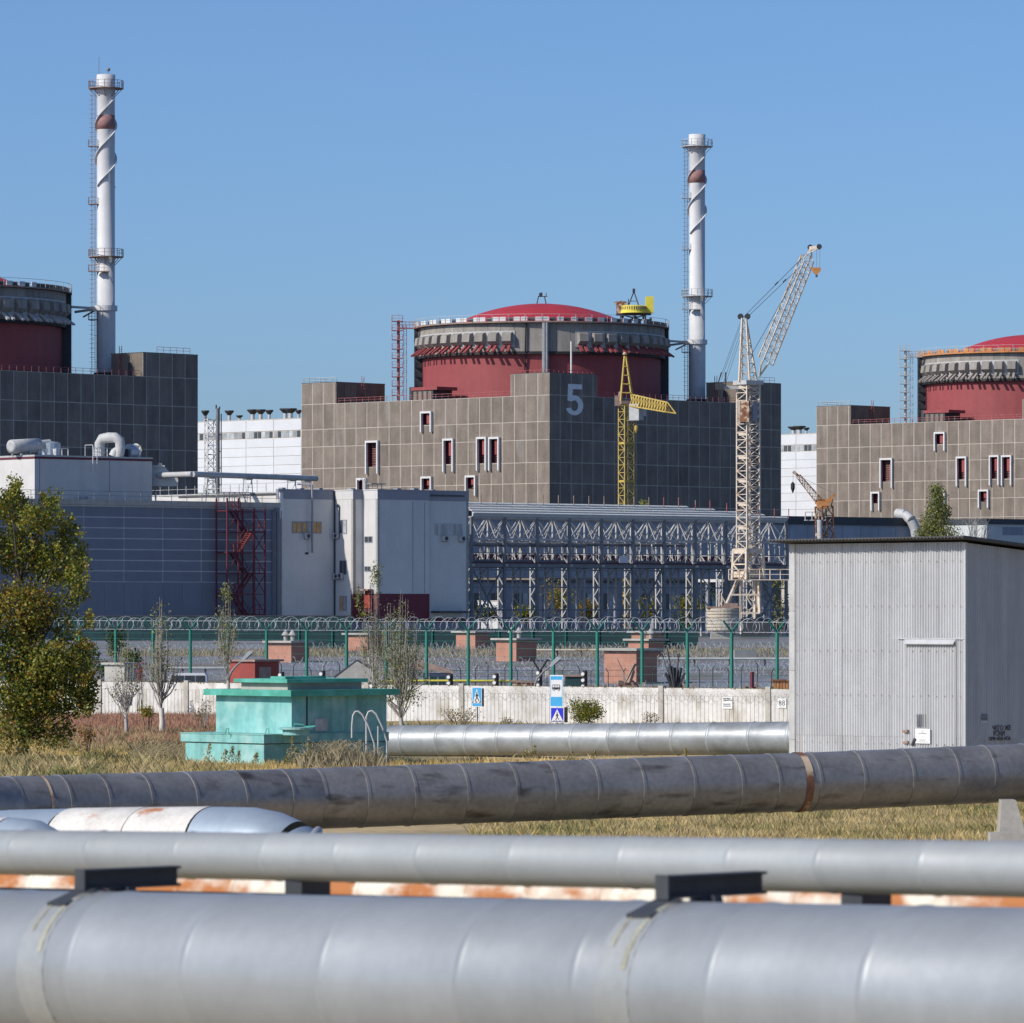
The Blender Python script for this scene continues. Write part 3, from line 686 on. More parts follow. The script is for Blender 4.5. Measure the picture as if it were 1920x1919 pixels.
def scaffold():
    y = 930.0; x = Xu(395, y); z0, z1 = 2.0, Zv(786, y)
    t = thing('lattice_mast', 'white lattice access mast in front of the white turbine hall', 'lattice mast', (x, y, z0))
    for i in range(6):
        a, e = z0 + (z1 - z0) * i / 6, z0 + (z1 - z0) * (i + 1) / 6
        b = MB(); lattice(b, (x, y, a), (x, y, e - .05), 1.7, 1.7, 4, .13, .09, .4); b.box((x, y, e - .1), (1.8, 1.8, .12)); b.obj('mast_section', M['white'], t)
    y = 925.0; x = Xu(408.5, y); z1 = Zv(766, y)
    t = thing('pole_chimney', 'slim grey pole chimney beside the white lattice mast', 'chimney pipe', (x, y, 2))
    b = MB(); b.tube([(x, y, 2), (x, y, z1)], .36, 12); b.obj('pipe', M['steel'], t)
    b = MB(); b.tube([(x - .3, y, z1 - .1), (x - .3, y, z1 + .6)], .14, 6); b.tube([(x + .3, y, z1 - .1), (x + .3, y, z1 + .3)], .14, 6)
    b.obj('cap', M['dark'], t)
    b = MB(); b.tube([(x + .6, y, 2), (x + .6, y, z1 - 1)], .1, 6)
    for i in range(12): b.box((x + .2, y, 4 + i * 3), (1.0, .3, .15))
    b.obj('bracket_pipe', M['dark'], t)
scaffold()
# ---------------------------------------------------------------- the service building in front
A40 = R(40); DF = V((cos(A40), sin(A40))); DB = V((sin(A40), -cos(A40)))
def mwin(f, s0, s1, z0, z1, n, par, panes, glass='glass', fr_='lsteel', bars=1):
    """a window: frame standing proud with panes as sub-parts"""
    b = MB(); t = .08
    b.fbox(f, s0, s1, n, n + .06, z0, z0 + t); b.fbox(f, s0, s1, n, n + .06, z1 - t, z1)
    w_ = (s1 - s0) / panes
    for i in range(panes + 1):
        x = min(max(s0 + i * w_ - t / 2, s0), s1 - t); b.fbox(f, x, x + t, n, n + .06, z0 + t, z1 - t)
    o = b.obj('window', M[fr_], par)
    for i in range(panes):
        q = MB(); q.fbox(f, s0 + i * w_ + t * .6, s0 + (i + 1) * w_ - t * .6, n + .005, n + .03, z0 + t, z1 - t)
        g = glass if isinstance(glass, str) else glass[i % len(glass)]
        q.obj('pane', M[g], o)
    return o
def aircon(f, s, z, n, label):
    p = f(s, n, z); t = thing('air_conditioner', label, 'air conditioner', p, 'air conditioners on the pale building')
    b = MB(); b.fbox(f, s - .42, s + .42, n + .05, n + .42, z - .32, z + .32); b.obj('case', M['lsteel'], t)
    b = MB(); q = [f(s + .08 + .25 * cos(a * pi / 7), n + .43, z + .25 * sin(a * pi / 7)) for a in range(14)]; b.poly(q, V((f.n.x, f.n.y, 0)) * .02); b.obj('fan_grille', M['dark'], t)
    b = MB(); b.fbox(f, s - .3, s - .24, n, n + .4, z - .42, z - .34); b.fbox(f, s + .24, s + .3, n, n + .4, z - .42, z - .34); b.obj('bracket', M['steel'], t)

def service_building():
    FA = Fr((Xu(-10, 585), 585.0), DF); SA = FA.su(522)
    zt = 17.45; g = 1.5
    c = FA(SA / 2, -12, 0)
    th = thing('clad_hall', 'grey clad hall with pale seams behind the red fire escape', 'hall', (c.x, c.y, 2))
    b = MB(); b.fbox(FA, 0, SA - .05, -22, -.09, g, zt); b.obj('wall', M['gjoint'], th)
    b = MB(); b.fbox(FA, -.2, SA + .1, -.08, .30, zt + .02, zt + .62); b.obj('fascia', M['slab'], th)
    b = MB(); b.fbox(FA, 0, SA - .1, -22, -.1, zt + .01, zt + .3); b.obj('roof', M['roof'], th)
    us = [-10, 84, 158, 233, 306, 378, 450, 521]; vs = [949, 969.5, 989.5, 1009.5, 1030, 1050.5, 1070.5, 1091]
    zs = [FA.zv(v, FA.su(158)) for v in vs]
    for u0, u1 in zip(us[:-1], us[1:]):
        a, e = FA.su(u0), FA.su(u1)
        for k in range(7): piece(FA, a + .075, e - .075, zs[k + 1] + .06, zs[k] - .06, -.09, .07, 'gclad', 'cladding_panel', th)
        for q in range(2):
            x0, x1 = a + (e - a) * q / 2, a + (e - a) * (q + 1) / 2
            piece(FA, x0 + .012, x1 - .012, 2.0, zs[7] - .04, -.09, .09, 'gclad', 'cladding_panel', th)
    b = MB(); rail(b, [FA(.5, .1, zt + .6), FA(SA - .3, .1, zt + .6)], 1.0, 2.2, .025); b.obj('railing', M['steel'], th)
    # sun-facing parapet wall standing on the hall roof
    p0 = FA(SA + .1, -.3, 0); f2 = Fr((p0.x, p0.y), -DB); sp = f2.su(152)
    fp = Fr(f2(sp, 0, 0).xy, DB)
    b = MB(); b.fbox(fp, 0, sp - .2, -.35, 0, zt + .3, 19.25); b.obj('parapet', M['bwhite'], th)
    b = MB(); b.fbox(fp, -.05, sp - .2, -.4, .06, 19.25, 19.4); b.obj('coping', M['lsteel'], th)
    b = MB(); n = 22
    for i in range(n): s = .6 + (sp - 1.2) * i / n; b.beam(fp(s, -.1, 19.4), fp(s, -.1, 20.4 if i % 5 else 21), .06)
    b.beam(fp(.6, -.1, 20.0), fp(sp - 2.5, -.1, 20.0), .04); b.obj('roof_post', M['lsteel'], th)
    # ---- pale office block stepping towards us
    z2 = 19.6
    o = FA(SA, 0, 0).xy; pts = [V(o)]; frs = []
    for u, d in ((627, DF), (662, DB), (680, DF), (708, DB), (805, DF)):
        f = Fr(pts[-1], d); s = f.su(u); frs.append((f, s)); pts.append(V(f(s, 0, 0).xy))
    f = Fr(pts[-1] + V((-DB.x, -DB.y)) * .35, DF); s = f.su(878.5); frs.append((f, s)); pts.append(V(f(s, 0, 0).xy))
    ob = thing('office_block', 'pale stepped office block with maroon base beside the steel pipe rack', 'office building', (pts[3].x, pts[3].y, 2))
    far = [pts[-1] + V((-DB.x, -DB.y)) * 14, pts[0] + V((-DB.x, -DB.y)) * 20]
    mk = ['bwall', 'bwhite', 'bwall', 'bwhite', 'bblue', 'bblue']  # fronts and sunlit returns get separate tones of one wall paint
    fas = {0: 1.05, 1: 1.05, 2: 1.05, 3: 1.05, 4: 1.1, 5: 1.15}
    for i, (f, s) in enumerate(frs):
        zb = 4.6 if i < 2 else (4.4 if i == 5 else 7.3)
        b = MB(); b.fbox(f, 0, s, -.4, 0, zb, z2 - fas[i]); b.obj('wall', M[mk[i]], ob)
        b = MB(); b.fbox(f, -.03, s + .03, -.45, .035, z2 - fas[i], z2); b.fbox(f, -.06, s + .06, -.45, .1, z2, z2 + .12); b.obj('fascia', M['bfasc'] if i not in (1, 3) else M['bwhite'], ob)
        b = MB(); b.fbox(f, -.0, s, -.42, .03, 3.9 if i != 5 else 3.9, zb); b.obj('painted_base', M['maroon'], ob)
        b = MB(); b.fbox(f, 0, s, -.4, -.01, 1.2, 3.9); b.obj('plinth', M['bfasc'], ob)
    b = MB(); allp = [V((p.x, p.y, z2 - .6)) for p in pts] + [V((p.x, p.y, z2 - .6)) for p in far]; b.poly(allp, (0, 0, .2)); b.obj('roof', M['roof'], ob)
    fe = Fr(pts[-1], -DB); b = MB(); b.fbox(fe, 0, 14, -.4, -.01, 1.2, z2); b.obj('end_wall', M['bblue'], ob)
    # corner strip between hall and block with pipes
    f0, s0 = frs[0]
    b = MB(); b.fbox(f0, -.5, .1, 0, .12, 2, zt); b.fbox(f0, -.95, -.55, .0, .2, 2, zt - .4); b.obj('corner_trim', M['bfasc'], ob)
    b = MB()
    for k in (-.75, -.35, .2): b.rod(f0(k, .25, 2), f0(k, .25, zt - .3), .09, 6)
    b.obj('downpipe', M['steel'], ob)
    b = MB(); b.fbox(f0, .02, .5, .1, .3, z2 - 3.4, z2 - .3); b.obj('white_post', M['white'], ob)
    # windows
    def zz(f, v, s): return f.zv(v, s)
    a = f0.su(547)
    w_ = (f0.su(603) - a) / 3
    for i in range(3): mwin(f0, a + i * w_ + .04, a + (i + 1) * w_ - .04, zz(f0, 1000, a), zz(f0, 978, a), .01, ob, 2, ['amber', 'gglass' if i == 1 else 'amber'], 'bfasc')
    aircon(f0, f0.su(573.5), zz(f0, 1005, a), .02, 'air conditioner under the three amber curtained windows')
    b = MB(); s = f0.su(582); b.rod(f0(s, .35, zz(f0, 1037, s)), f0(s, .35, z2 + .6), .12, 8); b.tube([f0(s, .35, z2 + .55), f0(s, .2, z2 + .75), f0(s - 1.2, -1, z2 + .75)], .12, 8); b.obj('drain_pipe', M['bfasc'], ob)
    b = MB(); s = f0.su(575); b.fbox(f0, s - .25, s + .25, 0, .04, zz(f0, 1040, s), zz(f0, 1036, s)); b.obj('wall_vent', M['dark'], ob)
    b = MB(); s = f0.su(626); b.rod(f0(s, .15, 4), f0(s, .15, z2), .1, 6); b.obj('downpipe', M['dark'], ob)
    f1, s1 = frs[1]
    for k, (va, vb, gl) in enumerate(((975, 1001, 'glass'), (1051, 1078, 'glass'), (1118, 1145, 'amber'))):
        x0, x1 = f1.su(637), f1.su(650.5); mwin(f1, x0, x1, zz(f1, vb, x0), zz(f1, va, x0), .01, ob, 2, [gl, 'gglass' if k != 1 else 'glass'], 'bfasc')
    aircon(f1, f1.su(633), zz(f1, 1005, 1), .02, 'air conditioner on the sunlit return wall, upper one')
    aircon(f1, f1.su(641), zz(f1, 1080, 1), .02, 'air conditioner below the dark window of the sunlit return')
    aircon(f1, f1.su(634), zz(f1, 1081, 1), .02, 'air conditioner beside its twin above the lowest return window')
    b = MB(); s = f1.su(637); b.tube([f1(s, .1, zz(f1, 1010, s)), f1(s, .1, z2 - 2), f1(s - .3, .1, z2 - 1.6), f1(s - .5, .1, z2 - 2)], .05, 5); b.obj('vent_hose', M['dark'], ob)
    f3, s3 = frs[3]
    x0, x1 = f3.su(684), f3.su(698.5); mwin(f3, x0, x1, zz(f3, 1018, x0), zz(f3, 1006, x0), .01, ob, 2, 'glass', 'bfasc'); mwin(f3, x0, x1 - .4, zz(f3, 1072, x0), zz(f3, 1062, x0), .01, ob, 2, 'glass', 'bfasc')
    b = MB(); b.fbox(f3, x0 + .1, x1 - .1, .06, .12, 5.6, zz(f3, 1108, x0)); b.obj('door', M['redshed'], ob)
    b = MB(); b.fbox(f3, x0, x1 + .2, .05, .9, zz(f3, 1108, x0), zz(f3, 1105, x0)); b.obj('canopy', M['rsteel'], ob)
    f4, s4 = frs[4]
    for u in (774, 796):
        b = MB(); s = f4.su(u)
        b.fbox(f4, s - .05, s + .05, 0, .012, 7.4, z2 - 1.3); b.obj('wall_seam', M['bfasc'], ob)
    f5_, s5 = frs[5]; a = f5_.su(815); e = f5_.su(867); w_ = (e - a) / 3
    for i in range(3): mwin(f5_, a + i * w_ + .03, a + (i + 1) * w_ - .03, zz(f5_, 1004, a), zz(f5_, 982, a), .01, ob, 3, ['gglass'], 'lsteel')
    aircon(f5_, f5_.su(832), zz(f5_, 1010, a), .02, 'air conditioner below the wide strip window, nearer the corner seam')
    aircon(f5_, f5_.su(864), zz(f5_, 1010, a), .02, 'air conditioner below the wide strip window, nearer the pipe rack')
    for u0, u1 in ((820, 834), (838, 853)):
        x0, x1 = f5_.su(u0), f5_.su(u1); mwin(f5_, x0, x1, zz(f5_, 1212, x0), zz(f5_, 1190, x0), .01, ob, 2, ['glass', 'gglass'], 'bfasc')
    b = MB(); s = f5_.su(808); b.fbox(f5_, s, f5_.su(868), .05, 1.6, zz(f5_, 1150, s), zz(f5_, 1146, s)); b.obj('canopy', M['dark'], ob)
    b = MB(); s = f5_.su(863); b.rod(f5_(s, 1.5, 2), f5_(s, 1.5, zz(f5_, 1147, s)), .12, 6); b.obj('canopy_post', M['lsteel'], ob)
    # small things along the roof edge
    b = MB()
    for i, (f, s) in enumerate(frs):
        if i in (0, 2, 4, 5):
            for k in range(max(1, int(s / 2.2))):
                x = (k + .5) * s / max(1, int(s / 2.2)); b.fbox(f, x - .3 * rnd.random() - .1, x + .3, -1.6, -.8, z2 + .1, z2 + .16 + .22 * rnd.random())
    b.obj('roof_upstand', M['bfasc'], ob)
    f = frs[2][0]; b = MB(); x = f.su(690)
    for dx in (0, .5): b.tube([f(x + dx, -1, z2), f(x + dx, -1, z2 + 1.3), f(x + dx + .1, -1.3, z2 + 1.5), f(x + dx, -1.7, z2 + 1.2)], .05, 5)
    b.obj('roof_ladder_rail', M['lsteel'], ob)
    f = frs[4][0]; x = f.su(728); b = MB()
    for dx in (0, 1.4): b.beam(f(x + dx, -3, z2), f(x + dx, -3, z2 + .8), .07); b.beam(f(x + dx, -3.8, z2), f(x + dx, -3.8, z2 + .8), .07)
    b.fbox(f, x - .3, x + 2, -3.9, -2.9, z2 + .8, z2 + .9); b.obj('roof_hatch', M['bfasc'], ob)
    # ---- plant room on the hall roof
    yp = 600.0; zp = Zv(853, yp); fs_ = Fr((Xu(65, yp), yp), DF); sl = fs_.su(285)
    fl = Fr(V((Xu(65, yp), yp)) - DB * 8, DB)
    c = fs_(sl / 2, -4, 0)
    pr = thing('plant_room', 'white plant room with maroon trim on the hall roof', 'plant room', (c.x, c.y, zt))
    b = MB(); b.fbox(fs_, 0, sl, -8, 0, zt + .3, zp - .45); b.obj('wall', M['bwhite'], pr)
    b = MB(); b.fbox(fs_, -.06, sl + .06, -8.06, .06, zp - .45, zp - .2); b.obj('trim', M['maroon'], pr)
    b = MB(); b.fbox(fs_, -.08, sl + .08, -8.1, .1, zp - .2, zp); b.obj('coping', M['lsteel'], pr)
    b = MB()
    for u in (74, 205): s = fs_.su(u); b.fbox(fs_, s - .04, s + .04, 0, .03, zt + .3, zp - .5)
    b.obj('downpipe', M['bfasc'], pr)
    b = MB(); s = fs_.su(175)
    for dx in (-.3, .3): b.beam(fs_(s + dx, .35, zp - 1.8), fs_(s + dx, .35, zp + 1.3), .07)
    for i in range(8): b.beam(fs_(s - .3, .35, zp - 1.6 + i * .35), fs_(s + .3, .35, zp - 1.6 + i * .35), .05)
    b.tube([fs_(s - .3, .35, zp + 1.3), fs_(s - .6, -.8, zp + 1.3), fs_(s - .6, -.8, zp)], .04, 5)
    s2 = fs_.su(204); rail(b, [fs_(s + .3, -.3, zp), fs_(s2, -.3, zp)], 1.0, 1, .035); b.obj('ladder', M['white'], pr)
    b = MB(); rail(b, [fs_(fs_.su(114), -1, zp), fs_(fs_.su(137), -1, zp)], .85, .75, .035, False); b.obj('railing', M['white'], pr)
    b = MB(); b.rod(fs_(fs_.su(152), .5, zt), fs_(fs_.su(152), .5, zt + 1.2), .5, 12); b.obj('pipe_stub', M['bfasc'], pr)
    # machines standing on the plant room
    p = fs_(1, -4, zp); y = p.y
    t = thing('roof_tank', 'grey horizontal tank on a stalk above the white plant room', 'tank', P(46, 848, y))
    b = MB(); a, e = P(21, 838, y - 2), P(72, 835, y + 1.2); d = (e - a).normalized()
    b.tube([a - d * .12, a, e, e + d * .12], [.5, .82, .82, .5], 18); b.obj('tank', M['lsteel'], t)
    b = MB(); b.rod(P(45, 836, y), P(45, 856, y), .42, 12); b.obj('stalk', M['lsteel'], t)
    b = MB()
    for u in (23, 57): b.beam(P(u, 838, y - .5), P(u, 856, y - .5), .1)
    b.obj('leg', M['lsteel'], t)
    t = thing('fan_unit', 'dark blue fan unit with white nozzles behind the grey roof tank', 'fan unit', P(88, 856, y + 2))
    b = MB(); b.rod(P(72, 834, y + 3), P(93, 832, y + 4), .5, 12); b.obj('duct', M['lsteel'], t)
    b = MB(); b.lathe([(.3, zp), (1.1, zp + .2), (1.1, zp + 1.6), (.3, zp + 1.8)], P(96, 850, y + 4), 14); b.obj('casing', M['bluepipe'], t)
    for u in (74, 86, 103): b = MB(); b.tube([P(u, 856, y + 1), P(u, 849, y + 1), P(u, 842, y + 1)], [.1, .2, .26], 8); b.obj('nozzle', M['white'], t)
    b = MB(); b.box(P(104, 836, y + 4), (.8, .5, 1.0)); b.obj('motor', M['dark'], t)
    yg = fs_(fs_.su(215), -3, 0).y
    t = thing('gooseneck_duct', 'bent grey duct like a gooseneck rising above the plant room', 'duct', P(225, 856, yg))
    b = MB(); q = [P(187, 856, yg + 1.5), P(187, 832, yg + 1.5), P(192, 823, yg + 1.2), P(203, 821, yg + .8), P(216, 821, yg), P(224, 826, yg), P(226, 838, yg), P(222, 858, yg)]
    b.tube(q, [.62] * 8, 14); b.obj('duct', M['lsteel'], t)
    b = MB(); b.tube([P(213, 856, yg), P(216, 848, yg), P(220, 843, yg)], [.6, .55, .4], 12); b.obj('elbow', M['lsteel'], t)
    t = thing('blower', 'blower with blue and white drum beside the gooseneck duct', 'blower', P(248, 858, yg + 1))
    b = MB(); b.tube([P(240, 846, yg + 1), P(254, 847, yg + 1.6)], .85, 18); b.obj('drum', M['bluepipe'], t)
    b = MB(); b.tube([P(254, 847, yg + 1.6), P(256, 847, yg + 1.7)], .95, 18); b.obj('rim', M['white'], t)
    b = MB(); b.tube([P(258, 836, yg + 1), P(263, 837, yg + 1), P(265.5, 846, yg + 1)], .09, 6); b.obj('handrail', M['cream'], t)
    b = MB(); b.box(P(230, 850, yg + 1), (1.0, 1.0, 1.0)); b.obj('motor', M['dark'], t)
    # annex beside the plant room
    ya = 612.0; t = thing('roof_annex', 'small grey roof annex with sloping end beside the plant room', 'annex', P(305, 905, ya))
    b = MB(); q = [P(283, 912, ya), P(334, 912, ya), P(334, 898, ya), P(320, 888, ya), P(309, 876, ya), P(283, 876, ya)]; b.poly(q, V((-DB.x, -DB.y, 0)) * 5); b.obj('wall', M['bblue'], t)
    b = MB(); b.beam(P(283, 875, ya - .1), P(309, 875, ya - .1), .3); b.box(P(300, 872, ya), (.4, .4, .4)); b.obj('coping', M['lsteel'], t)
    # long insulated pipe above the roof
    yr = 618.0; t = thing('roof_pipe', 'long grey insulated pipe on trestles above the flat roofs', 'pipe', P(360, 905, yr))
    a, m, e = P(157, 897, 626), P(361, 889.5, 606), P(593, 897.5, 632)
    for p_, q_, n in ((a, m, 4), (m, e, 5)):
        for i in range(n):
            b = MB(); b.tube([p_.lerp(q_, i / n), p_.lerp(q_, (i + 1) / n)], .34, 16); b.obj('pipe_section', M['lsteel'], t)
    b = MB(); b.tube([a, P(152, 897, 630)], .42, 16); b.obj('flange', M['bfasc'], t)
    for u in (219, 283, 395, 462, 545, 573):
        f_ = (u - 157) / 204 if u < 361 else 1 + (u - 361) / 232
        p = a.lerp(m, f_) if f_ <= 1 else m.lerp(e, f_ - 1)
        b = MB()
        for dx in (-.45, .45): b.beam((p.x + dx, p.y, p.z - .3), (p.x + dx * 1.5, p.y, 18.2), .1)
        b.beam((p.x - .6, p.y, p.z - .4), (p.x + .6, p.y, p.z - .4), .14); b.beam((p.x - .6, p.y, 18.6), (p.x + .5, p.y, p.z - .6), .07)
        b.obj('trestle', M['lsteel'], t)
    for u in (238, 264): b = MB(); p = a.lerp(m, (u - 157) / 204); b.rod(p + V((0, .4, .2)), V((p.x, p.y + .4, 19.2)), .42, 12); b.obj('riser', M['lsteel'], t)
    # red fire escape
    s0, s1 = FA.su(401), FA.su(472); sm = FA.su(450); sn = FA.su(422)
    p = FA((s0 + s1) / 2, 1.4, 2)
    t = thing('fire_escape', 'dark red steel fire escape zigzagging up the grey clad hall', 'fire escape', p)
    for s in (s0, sn, sm, s1):
        for n in (.5, 2.6):
            if s == sn and n < 1: continue
            b = MB(); b.beam(FA(s, n, 2), FA(s, n, zt + (1.0 if s < sm else -.1)), .16); b.obj('post', M['maroon'], t)
    lv = [16.9 - 2.42 * i for i in range(7)]
    for i, z in enumerate(lv):
        lo = (s0, sn + .3) if i % 2 == 0 else (sm, s1)
        b = MB(); b.fbox(FA, lo[0], lo[1], .5, 2.7, z, z + .12); b.obj('landing', M['maroon'], t)
        b = MB(); rail(b, [FA(lo[0], 2.6, z + .1), FA(lo[1], 2.6, z + .1)], 1.05, 1, .04); b.obj('railing', M['redshed'] if i < 3 else M['maroon'], t)
        b = MB(); b.beam(FA(s0, 2.6, z), FA(s1, 2.6, z), .1); b.beam(FA(s0, .5, z), FA(s1, .5, z), .1)
        zz_ = z - 2.42
        b.beam(FA(sm, 2.6, z), FA(s1, 2.6, zz_), .08); b.beam(FA(s1, 2.6, z) if i % 2 else FA(sn, 2.6, z), FA(sm, 2.6, zz_) if i % 2 else FA(s0, 2.6, zz_), .08)
        b.obj('brace', M['maroon'], t)
        if i < 6:
            a, e = (sn + .3, sm) if i % 2 == 0 else (sm, sn + .3)
            n0 = 1.0 if i % 2 == 0 else 2.0
            b = MB(); p_, q_ = FA(a, n0, z), FA(e, n0, z - 2.42)
            off = V((FA.n.x, FA.n.y, 0)) * .4
            for o_ in (off, -off): b.beam(p_ + o_, q_ + o_, .1, .22)
            for k in range(10): c_ = p_.lerp(q_, (k + .5) / 10); b.beam(c_ - off, c_ + off, .22, .05)
            for o_ in (off, -off): b.beam(p_ + o_ + V((0, 0, 1)), q_ + o_ + V((0, 0, 1)), .06)
            b.obj('stair_flight', M['redshed'] if i == 1 else M['maroon'], t)
    b = MB(); rail(b, [FA(s0 - .8, 2, zt + .6), FA(sm, 2, zt + .6)], 1.1, .8, .04); b.beam(FA(sn + 1, 2, zt + 1.7), FA(sm, 1.2, zt + .6), .07); b.obj('railing', M['steel'], t)
service_building()

# ---------------------------------------------------------------- steel pipe rack
def pipe_rack():
    f = Fr((Xu(884, 633), 633.0), DF); S = f.su(1474); n = 10; bay = S / n
    c = f(S / 2, -3, 2)
    t = thing('pipe_rack', 'long open steel pipe rack with lattice trusses beside the office block', 'pipe rack', c)
    zd, zt, zb, zm, g = 17.15, 16.8, 14.15, 10.9, 2.0
    planes = (0, -3.2, -6.4)
    for i in range(n + 1):
        s = i * bay
        for k, nn in enumerate(planes):
            b = MB()
            if k == 0:
                b.beam(f(s, nn, g), f(s, nn, zt), .30, .36, (f.d.x, f.d.y, 0)); nm = 'column'
            else:                                              # lattice leg: two chords with zigzag lacing
                o = 1.5 if k == 1 else 1.1
                b.beam(f(s, nn, g), f(s, nn, zm), .22, .16, (f.d.x, f.d.y, 0)); b.beam(f(s, nn - o, g), f(s, nn - o, zm), .22, .16, (f.d.x, f.d.y, 0)); m = 7
                for j in range(m):
                    z0, z1 = g + (zm - g) * j / m, g + (zm - g) * (j + 1) / m
                    b.beam(f(s, nn, z0 if j % 2 else z1), f(s, nn - o, z1 if j % 2 else z0), .12, .12)
                b.beam(f(s, nn, zm), f(s, nn, zt), .2, .22); b.beam(f(s, nn - o, zm), f(s, nn - o, zb), .16, .18); nm = 'lattice_column'
            b.obj(nm, M['steel'] if k == 0 else M['rack'], t)  # one paint: front columns carry their shade as a darker colour
        b = MB()                                                # transverse frame over the columns
        b.beam(f(s, 0, zt), f(s, -6.4, zt), .2); b.beam(f(s, 0, zb), f(s, -6.4, zb), .22); b.beam(f(s, .5, zm), f(s, -7.6, zm), .3); b.beam(f(s, 0, 12.4), f(s, -6.4, 12.4), .16)
        for j in range(4): b.beam(f(s, -1.6 * j, zb if j % 2 else zt), f(s, -1.6 * (j + 1), zt if j % 2 else zb), .1)
        for j in range(2): b.beam(f(s, -3.2 * j, zm), f(s, -3.2 * j - 1.6, 12.4), .1); b.beam(f(s, -3.2 * j - 3.2, zm), f(s, -3.2 * j - 1.6, 12.4), .1)
        for j in range(5): b.beam(f(s, -1.3 * j - .4, zm), f(s, -1.3 * j - .4, 12.0 + .9 * rnd.random()), .09)
        b.obj('cross_frame', M['rack'], t)
    for i in range(n):
        s, e = i * bay, (i + 1) * bay; h = (s + e) / 2
        for k, nn in enumerate(planes):
            b = MB()
            b.beam(f(s, nn, zt), f(e, nn, zt), .2, .26); b.beam(f(s, nn, zb), f(e, nn, zb), .22, .24); b.beam(f(s, nn, zb + .95 * (zt - zb)), f(e, nn, zb + .95 * (zt - zb)), .08)
            q = bay / 4
            b.beam(f(s, nn, zb), f(h, nn, zt), .12); b.beam(f(h, nn, zt), f(e, nn, zb), .12)
            b.obj('truss', M['rack'] if k else M['lsteel'], t)
        b = MB()                                               # mid-bay slanting cross braces and hangers
        for j in (1,):
            x = s + bay * (j + .6) / 3.2
            b.beam(f(x, -.4, zt), f(x, -3.0, zb), .11); b.beam(f(x + .3, -3.4, zt), f(x + .3, -6.2, zb), .10)
            b.beam(f(x + .55, -.4, zt), f(x + .55, -3.0, zb), .09)
        b.obj('brace', M['rack'] if i % 3 else M['lsteel'], t)
        for j in range(8):
            x = s + bay * rnd.random(); nn = -6.4 * rnd.random(); z1 = zm + .3 + rnd.random() * .6
            b = MB(); b.beam(f(x, nn, z1), f(x, nn, zb - .3), .06)
            if j % 2: b.beam(f(x, nn, zb - .9), f(x + .5, nn, zb - .9), .1); b.fbox(f, x - .1, x + .1, nn - .1, nn + .1, zb - .7, zb - .4)
            b.obj('hanger', M['rack'], t)
        for nn, z, ww, hh in ((0, zm, .34, .5), (0, zm - .55, .14, .2), (-6.4, zm, .3, .4), (-3.2, zm - .1, .3, .4), (0, 12.4, .12, .12), (.05, 8.2, .12, .16), (.05, 5.4, .12, .18), (-6.4, 4.4, .12, .16)):
            b = MB(); b.beam(f(s + .02, nn, z), f(e - .02, nn, z), ww, hh); b.obj('long_beam', M['steel'], t)
        if i in (0, 5, 9):
            b = MB(); b.beam(f(s, -.1, g + 1), f(e, -.1, zm), .18); b.beam(f(s, -.12, zm), f(e, -.12, g + 1), .18); b.obj('cross_brace', M['steel'], t)
    for k, nn in enumerate((-.6, -1.7, -4.4)):                  # pipes lying in the rack
        b = MB(); b.tube([f(0, nn, 13.5 + .1 * k), f(S * (.7 if k else .36), nn, 13.5 + .1 * k)], .28 if k == 0 else .2, 8); b.obj('pipe', M['steel'], t)
        b = MB(); b.tube([f(0, nn - .5, zm + .5), f(S, nn - .5, zm + .5)], .22, 8); b.obj('pipe', M['steel'], t)
    for i in range(n):
        b = MB(); b.fbox(f, i * bay + .03, (i + 1) * bay - .03, -6.2, .3, zm + .26, zm + .34); b.obj('walkway', M['maroon'], t)
    ends = [.70, .78, .86, .93, 1.0]
    for k in range(5):                                          # stepped sheeting of the unfinished roof
        z = 18.55 - .3 * k; L = S * ends[k]; nn = -1.6 + .42 * k
        m = 9
        for j in range(m):
            b = MB(); b.hexa([f(L * j / m, nn + .4, z - .14), f(L * (j + 1) / m - .04, nn + .4, z - .14), f(L * (j + 1) / m - .04, nn, z), f(L * j / m, nn, z), f(L * j / m, nn + .4, z - .02), f(L * (j + 1) / m - .04, nn + .4, z - .02), f(L * (j + 1) / m - .04, nn, z + .12), f(L * j / m, nn, z + .12)])
            b.obj('roof_sheet', M['bblue'], t)
    for j in range(22):
        s = S * j / 21; k = min(i for i in range(5) if ends[i] >= s / S - 1e-6)
        b = MB(); b.beam(f(s, -1.2 + .42 * k, 17.2), f(s, -1.2 + .42 * k, 19.7 - .3 * k), .08); b.obj('roof_post', M['redsteel'] if j > 12 else M['rsteel'], t)
    b = MB(); b.beam(f(0, .2, zd), f(S, .2, zd), .2, .45); b.obj('eaves_beam', M['bblue'], t)
    b = MB(); b.beam(f(S * .49, -.3, zm + .4), f(S * .49, -.3, 12.2), .1); b.fbox(f, S * .455, S * .475 + .5, .05, .1, 11.3, 12.2); b.obj('notice_board', M['white'], t)
    # yellow girders hidden in the rack and white plinths
    for s in (0, 1): b = MB(); b.fbox(f, S * s - .3, S * s + .3, -.4, .4, 2, 2.6); b.obj('plinth', M['slab'], t)
pipe_rack()

